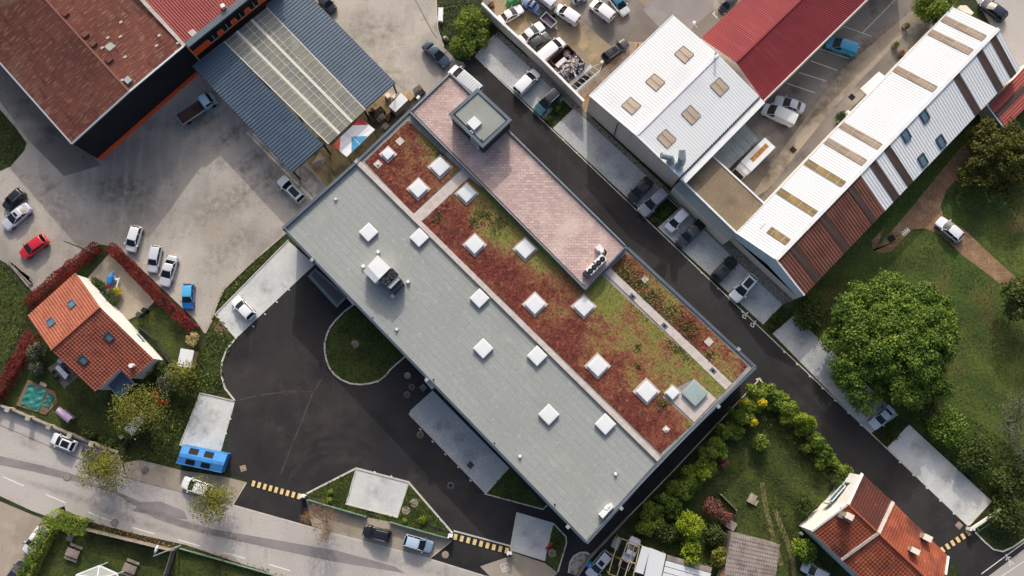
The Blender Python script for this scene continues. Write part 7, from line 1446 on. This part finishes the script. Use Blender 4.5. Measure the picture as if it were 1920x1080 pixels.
# ================================================================ PLANTS
plant('maple_tree', 'huge round green tree beside the access road', 'tree', 1687, 646, 126, 12.0, X['lf_big'], n=90000, size=.28, zc=6.4, lobes=34)
plant('olive_green_tree', 'dark olive tree at the right edge by the red shed', 'tree', 1880, 290, 80, 8, X['lf_dk_olive'], size=.26, n=20000, lobes=14); plant('olive_green_tree', 'green tree at the right edge below the dirt track', 'tree', 1918, 562, 40, 7, X['lf_dark'], size=.3, n=5000)
plant('golden_tree', 'yellow green tree at the top edge beside the hall', 'tree', 1758, 12, 42, 6, X['lf_bush'], size=.28, n=7000)
plant('street_tree', 'leafy yellow olive street tree left of the white car', 'tree', 197, 880, 50, 6.5, X['lf_olive'], size=.16, n=5200, airy=1, squash=.85, rot=-.3); plant('street_tree', 'leafy yellow olive street tree over the white car by the container', 'tree', 392, 936, 46, 6.5, X['lf_olive'], size=.16, n=4200, airy=1)
plant('garden_tree', 'wide sparse yellow green tree over the metal shed', 'tree', 262, 768, 64, 7, X['lf_olive'], size=.17, n=4200, airy=1, squash=.8, rot=.3); plant('garden_tree', 'sparse olive tree between hut and forecourt kerb', 'tree', 345, 706, 36, 4.5, X['lf_olive'], size=.2, n=1500, airy=1)
plant('garden_shrub', 'grey green bush over the red garden seat', 'bush', 318, 718, 24, 3, X['lf_grey'], size=.18, n=1500); plant('garden_shrub', 'cream flowering bush above the white hut', 'bush', 361, 634, 12, 2, X['lf_cream'], size=.18, n=700, squash=1.3); plant('garden_shrub', 'grey bush against the dark red hedge', 'bush', 68, 660, 18, 2.5, X['lf_grey'], size=.2, n=1100); plant('garden_shrub', 'silvery bush between pool and red hedge', 'bush', 66, 690, 15, 2, X['lf_grey'], size=.18, n=800)
plant('garden_shrub', 'dark green shrub bed behind the white house wall', 'bush', 186, 536, 20, 1.8, X['lf_dark'], size=.2, n=1300, squash=.6, rot=-.75); plant('garden_shrub', 'lower dark shrub with yellow flowers by the kayak', 'bush', 208, 560, 17, 1.6, X['lf_dark'], size=.2, n=1000); plant('garden_shrub', 'small yellow flowering shrub by the kayak', 'bush', 221, 546, 9, 1.4, X['lf_yellow'], size=.16, n=420)
plant('garden_shrub', 'dark bush at the lower house corner', 'bush', 303, 692, 17, 2, X['lf_dark'], size=.2, n=900); plant('garden_shrub', 'dark bush inside the garden wall by the street', 'bush', 165, 812, 16, 1.8, X['lf_dark'], size=.2, n=900, squash=.6, rot=-.4); plant('garden_shrub', 'low bush inside the garden wall right of the swing', 'bush', 200, 826, 15, 1.6, X['lf_ground'], size=.2, n=800, squash=.6, rot=-.4)
hedge('red_hedge', 'dark red clipped hedge running down left of the house roof', [(188, 465), (120, 518), (60, 572)], 1.5, 1.7, X['lf_red'], .15, .95); hedge('red_hedge', 'red clipped hedge between the drive and the parked cars', [(213, 466), (250, 502), (300, 556), (366, 618)], 1.4, 1.6, X['lf_red'], .15, .95); hedge('red_hedge', 'dark red clipped hedge between meadow and pool', [(68, 628), (40, 680), (2, 742), (-20, 760)], 1.7, 1.7, X['lf_red'], .15, .95)
hedge('clipped_hedge', 'green clipped hedge between gravel drive and picnic lawn', [(108, 970), (88, 1010), (50, 1092)], 2.0, 1.9, X['lf_bush'], .15, .95); hedge('clipped_hedge', 'green clipped hedge at the street corner of the picnic lawn', [(108, 968), (140, 980), (170, 988)], 2.2, 1.9, X['lf_bush'], .15, .95)
belt('overgrown_hedge', 'overgrown green hedge along the office side of the garden', [(1206, 985, 20, 2.2), (1222, 962, 22, 2.8), (1246, 942, 22, 3), (1268, 915, 24, 3.2), (1296, 893, 22, 3.4), (1286, 925, 18, 2.6), (1318, 874, 20, 3), (1330, 850, 20, 3), (1345, 828, 20, 3), (1362, 806, 20, 3), (1381, 782, 20, 3), (1402, 760, 20, 3), (1232, 972, 18, 2), (1262, 948, 20, 2.2), (1300, 905, 16, 2), (1330, 878, 17, 2.2), (1352, 850, 15, 2.2), (1378, 808, 16, 2.4), (1400, 786, 16, 2.2), (1418, 762, 16, 2.4)], X['lf_bush'], .25, .95)
belt('overgrown_hedge', 'bright overgrown hedge along the access road side of the garden', [(1418, 738, 20, 3), (1440, 736, 20, 3.2), (1460, 748, 20, 3.2), (1478, 766, 19, 3), (1494, 786, 17, 3), (1515, 800, 18, 3.4), (1528, 826, 17, 3), (1545, 846, 17, 2.8), (1562, 866, 15, 2.2), (1585, 884, 14, 1.8), (1450, 760, 14, 2.2), (1470, 784, 13, 2.2), (1500, 806, 13, 2.4), (1512, 838, 12, 2), (1536, 866, 13, 2)], X['lf_bush'], .25, .95)
for u, v, r, lb in ((1427, 756, 10, 'yellow broom nearest the hedge corner'), (1411, 791, 8, 'small yellow broom inside the hedge'), (1393, 756, 9, 'yellow broom on the office side hedge')): plant('flowering_broom', lb, 'bush', u, v, r, 3.6, X['lf_yellow'], size=.18, n=600)
plant('bright_bush', 'bright light green bush in the middle of the office side hedge', 'bush', 1318, 886, 17, 4, X['lf_bright'], size=.24, n=1000); plant('garden_bush', 'lone green bush inside the hedge corner', 'bush', 1426, 830, 17, 2.4, X['lf_bush'], size=.22, n=1100); plant('pale_tip_bush', 'pale leafy bush on the access road hedge', 'bush', 1510, 790, 15, 4.2, X['lf_bright'], size=.26, n=700)
plant('garden_tree', 'bright yellow green tree above the white shelter', 'tree', 1295, 988, 28, 5, X['lf_bright'], size=.22, n=3200); plant('garden_tree', 'round clumped green tree at the white shelter roof edge', 'tree', 1298, 1036, 23, 4.5, X['lf_bright'], size=.3, n=1800); plant('garden_bush', 'yellow green bush between white shelter and grey shed', 'bush', 1350, 1046, 20, 3.4, X['lf_olive'], size=.22, n=1700)
plant('copper_shrub', 'dark copper red shrub in the garden', 'bush', 1338, 952, 20, 3, X['lf_pink'], size=.22, n=1000); plant('copper_shrub', 'paler copper shrub by the slab table', 'bush', 1362, 968, 14, 2.5, X['lf_pink'], size=.2, n=700); plant('copper_shrub', 'small brownish shrub inside the office side hedge', 'bush', 1357, 868, 11, 2, X['lf_pink'], size=.2, n=350)
plant('dark_bush', 'dark bush left of the grey shed', 'bush', 1340, 1004, 22, 2.5, X['lf_dark'], size=.24, n=1400); plant('dark_bush', 'dark thicket below the office corner hedge', 'bush', 1250, 1000, 30, 2, X['lf_dark'], size=.26, n=1800, squash=.6); plant('garden_bush', 'bright green round bush by the silver car', 'bush', 1507, 1032, 25, 3, X['lf_bush'], size=.24, n=2200)
plant('garden_bush', 'green bush in the angle of the old house gable', 'bush', 1512, 948, 20, 2, X['lf_ground'], size=.22, n=1100); plant('dark_bush', 'dark bush at the end of the access road hedge', 'bush', 1578, 900, 22, 2, X['lf_dark'], size=.24, n=1300)
plant('field_bush', 'loose green bush below the big tree', 'bush', 1775, 800, 36, 3.4, X['lf_big'], size=.28, n=3200); plant('field_bush', 'green bush behind the empty end bay', 'bush', 1830, 850, 38, 3, X['lf_dark'], size=.28, n=3000); plant('field_bush', 'dark bush at the right edge of the field', 'bush', 1895, 900, 40, 3, X['lf_dark'], size=.28, n=2800); plant('field_bush', 'dark bush behind the sliding gate', 'bush', 1890, 965, 34, 2.6, X['lf_dark'], size=.26, n=2200); plant('field_bush', 'dark low bush by the hall gable end', 'bush', 1515, 590, 34, 2, X['lf_dark'], size=.26, n=2600); plant('field_bush', 'bush between the pale bay and the field', 'bush', 1735, 768, 26, 2.6, X['lf_dark'], size=.26, n=1700)
plant('corner_bush', 'bright leafy bush in the green corner by the yard', 'bush', 886, 48, 36, 3, X['lf_bush'], size=.22, n=4200, squash=1.35, rot=.5); plant('corner_bush', 'second leafy bush next to the grey bay end', 'bush', 868, 84, 30, 2.6, X['lf_bush'], size=.22, n=2700)
plant('wall_shrub', 'dark shrubs along the hall path', 'bush', 1578, 218, 14, 1.6, X['lf_dark'], size=.18, n=900, squash=.7, rot=.7)
for (u, v, r, lb) in ((1046, 202, 13, 'small yellowish shrub in the bed by the teal estate'), (1028, 224, 9, 'round grey shrub in the bed by the teal estate'), (1245, 396, 15, 'dark shrub in the bed by the white city car'), (1228, 412, 8, 'small shrub at the road end of the city car bed'), (1458, 598, 13, 'dark shrub in the bed by the hall end'), (1447, 614, 7, 'round shrub at the road corner of the hall bed'), (1674, 812, 13, 'dark shrub in the bed below the ice grey saloon'), (1660, 824, 8, 'round shrub at the road corner of the last bed')): plant('bed_shrub', lb, 'shrub', u, v, r, .8, X['lf_ground'], size=.16, n=int(r*r*5), trunk=False)
for (u, v, r, lb) in ((618, 938, 7, 'pale tuft in the left green triangle'), (620, 922, 6, 'thin pale plant in the left green triangle'), (792, 976, 9, 'yellow green plant in the right green triangle'), (758, 976, 6, 'small yellow plant by the right fence')): plant('verge_plant', lb, 'plant', u, v, r, .8, X['lf_bright'], size=.14, n=int(r*r*4), trunk=False)
# bare trees: branches you can see
def bare_tree(name, label, u, v, h, r0, L, depth, lf, n, size, bark='sprig', spread=.9):
    b = W(u, v); t = thing(name, label, 'tree', cpx(b)); mb = MB(); tw = []; top = b+Vector((0, 0, h*.38)); mb.tube([b, top], [r0, r0*.8], 8)
    for k in range(7):
        e = R(360/7*k+RNG.uniform(-15, 15)); d = Vector((math.cos(e)*spread, math.sin(e)*spread, RNG.uniform(.5, 1.1))).normalized(); bare_branches(mb, top-Vector((0, 0, RNG.random()*.4)), d, L*RNG.uniform(.8, 1.1), r0*.5, depth, tw)
    mb.build('trunk', X[bark], t); tw = np.array([tuple(q) for q in tw]); k = RNG.integers(0, len(tw), n); pos = tw[k]+RNG.normal(size=(n, 3))*.22
    leaf_object('crown', pos, unit(n)+np.array([0, 0, .4]), RNG.uniform(.5, 1.2, n)*size, lf, t)
bare_tree('bare_tree', 'bare budding street tree in front of the left green fence', 613, 975, 5.0, .14, 1.6, 4, X['lf_rust'], 2600, .10); bare_tree('bare_tree', 'grey bare tree at the right edge of the field', 1890, 790, 6.0, .2, 2.4, 3, X['lf_grey'], 2400, .15, 'bark_g', 1.1); bare_tree('bare_tree', 'second grey bare tree lower on the right edge', 1912, 850, 5.0, .16, 1.9, 3, X['lf_grey'], 1500, .15, 'bark_g')
# ground cover nobody could count
cover('ground_ivy', 'dark ground cover between forecourt kerb, yard and house', [[(540, 440), (405, 585), (443, 636), (418, 690), (425, 735), (376, 737), (336, 836), (330, 868), (250, 860), (330, 745), (385, 640), (402, 590), (420, 545), (470, 495)]], X['lf_ground'], 16, .24, .4)
cover('ground_ivy', 'short dense plants on the island and triangle beds', [ISLAND, T3, T4], X['lf_dark'], 16, .17, .22, .03); cover('ground_ivy', 'green weeds on the triangle beds by the fences', [T1, T2, T5], X['lf_ground'], 14, .2, .3, .03); cover('ground_ivy', 'mixed low plants in the square planting beds', PLANT, X['lf_ground'], 14, .17, .25, .03)
cover('meadow_grass', 'tall meadow grass left of the red hedge and yard', [[(0, 495), (20, 500), (60, 560), (90, 535), (160, 475), (130, 510), (60, 580), (25, 660), (0, 735), (-40, 740), (-40, 480)], [(-30, 190), (0, 208), (50, 268), (22, 310), (-30, 325)]], X['lf_grass'], 12, .22, .4, .0, .0)
cover('weeds', 'green undergrowth in the corner by the yard', [[(820, 2), (885, 0), (940, 62), (878, 118), (852, 108), (832, 85), (823, 55)]], X['lf_ground'], 10, .25, .5); cover('weeds', 'dark undergrowth along the empty bay and field edge', [[(1690, 780), (1860, 940), (1830, 985), (1880, 1030), (1925, 1000), (1925, 850), (1800, 770)], [(1470, 568), (1530, 545), (1580, 590), (1560, 640), (1500, 592)]], X['lf_dark'], 9, .24, .5, 0, -.8)
cover('field_grass', 'grass tufts over the field below the hall', [[(1540, 570), (1660, 470), (1735, 430), (1800, 480), (1925, 580), (1925, 760), (1760, 780)], [(1768, 400), (1800, 330), (1925, 250), (1925, 500), (1870, 490)]], X['lf_grass'], 6, .15, .16, 0, .1)
cover('garden_weeds', 'undergrowth inside the hedged garden', [[(1230, 990), (1420, 740), (1480, 790), (1600, 890), (1510, 990), (1500, 1050), (1300, 1060)]], X['lf_grass'], 7, .16, .25, 0, .0); cover('verge_weeds', 'brown dry weeds along the street fence', [[(175, 978), (330, 1018), (420, 1040), (540, 1078), (530, 1088), (410, 1052), (320, 1030), (175, 988)]], X['lf_rust'], 12, .2, .35)
cover('house_weeds', 'grass tufts round the tiled house', [[(0, 755), (95, 660), (180, 735), (225, 750), (300, 670), (380, 640), (330, 730), (235, 850), (100, 800)]], X['lf_grass'], 7, .15, .16, 0, .1)
cover('gravel_weeds', 'weeds along the stone strip under the beige wall', [[(1230, 345), (1260, 362), (1400, 480), (1490, 562), (1470, 568), (1380, 485), (1250, 362)]], X['lf_ground'], 4, .16, .2, .02, .3)
cover('garden_undergrowth', 'dark rank undergrowth along the inner side of the overgrown hedges', [[(1215, 1000), (1400, 770), (1440, 745), (1480, 775), (1590, 890), (1560, 905), (1480, 830), (1425, 790), (1330, 895), (1290, 960), (1270, 1010)]], X['lf_dark'], 9, .3, 1.0, 0, -.3)
cover('garden_grass', 'paler yellow green grass round the trodden ruts', [[(1420, 860), (1460, 870), (1500, 960), (1490, 1010), (1440, 1010), (1415, 960)]], X['lf_grass'], 14, .15, .14, .01)
cover('ivy_clumps', 'taller green clumps on the bank beside the forecourt', [[(535, 445), (470, 500), (425, 545), (408, 592), (430, 630), (416, 660), (408, 720), (370, 730), (345, 800), (300, 850), (350, 740), (395, 640), (405, 580)]], X['lf_bush'], 6, .24, .6, 0, .35)
slatfence('wire_fence', 'thin dark wire fence along the small house lawn', [(262, 612), (296, 640), (328, 690)], 1.0, 'darkgrey', 2)
slatfence('wire_fence', 'dark panel fence behind the metal shed', [(281, 786), (246, 820), (236, 838)], 1.3, 'wood_d', 2)
boxthing('garden_bin', 'dark wheeled bin by the end of the gravel drive', 'bin', [(268, 576), (275, 581), (270, 588), (263, 583)], 1.1, 'black'); boxthing('garden_bin', 'grey wheeled bin beside the dark bin', 'bin', [(258, 584), (264, 589), (259, 595), (253, 590)], 1.1, 'darkgrey')
print('objects', len(bpy.data.objects))
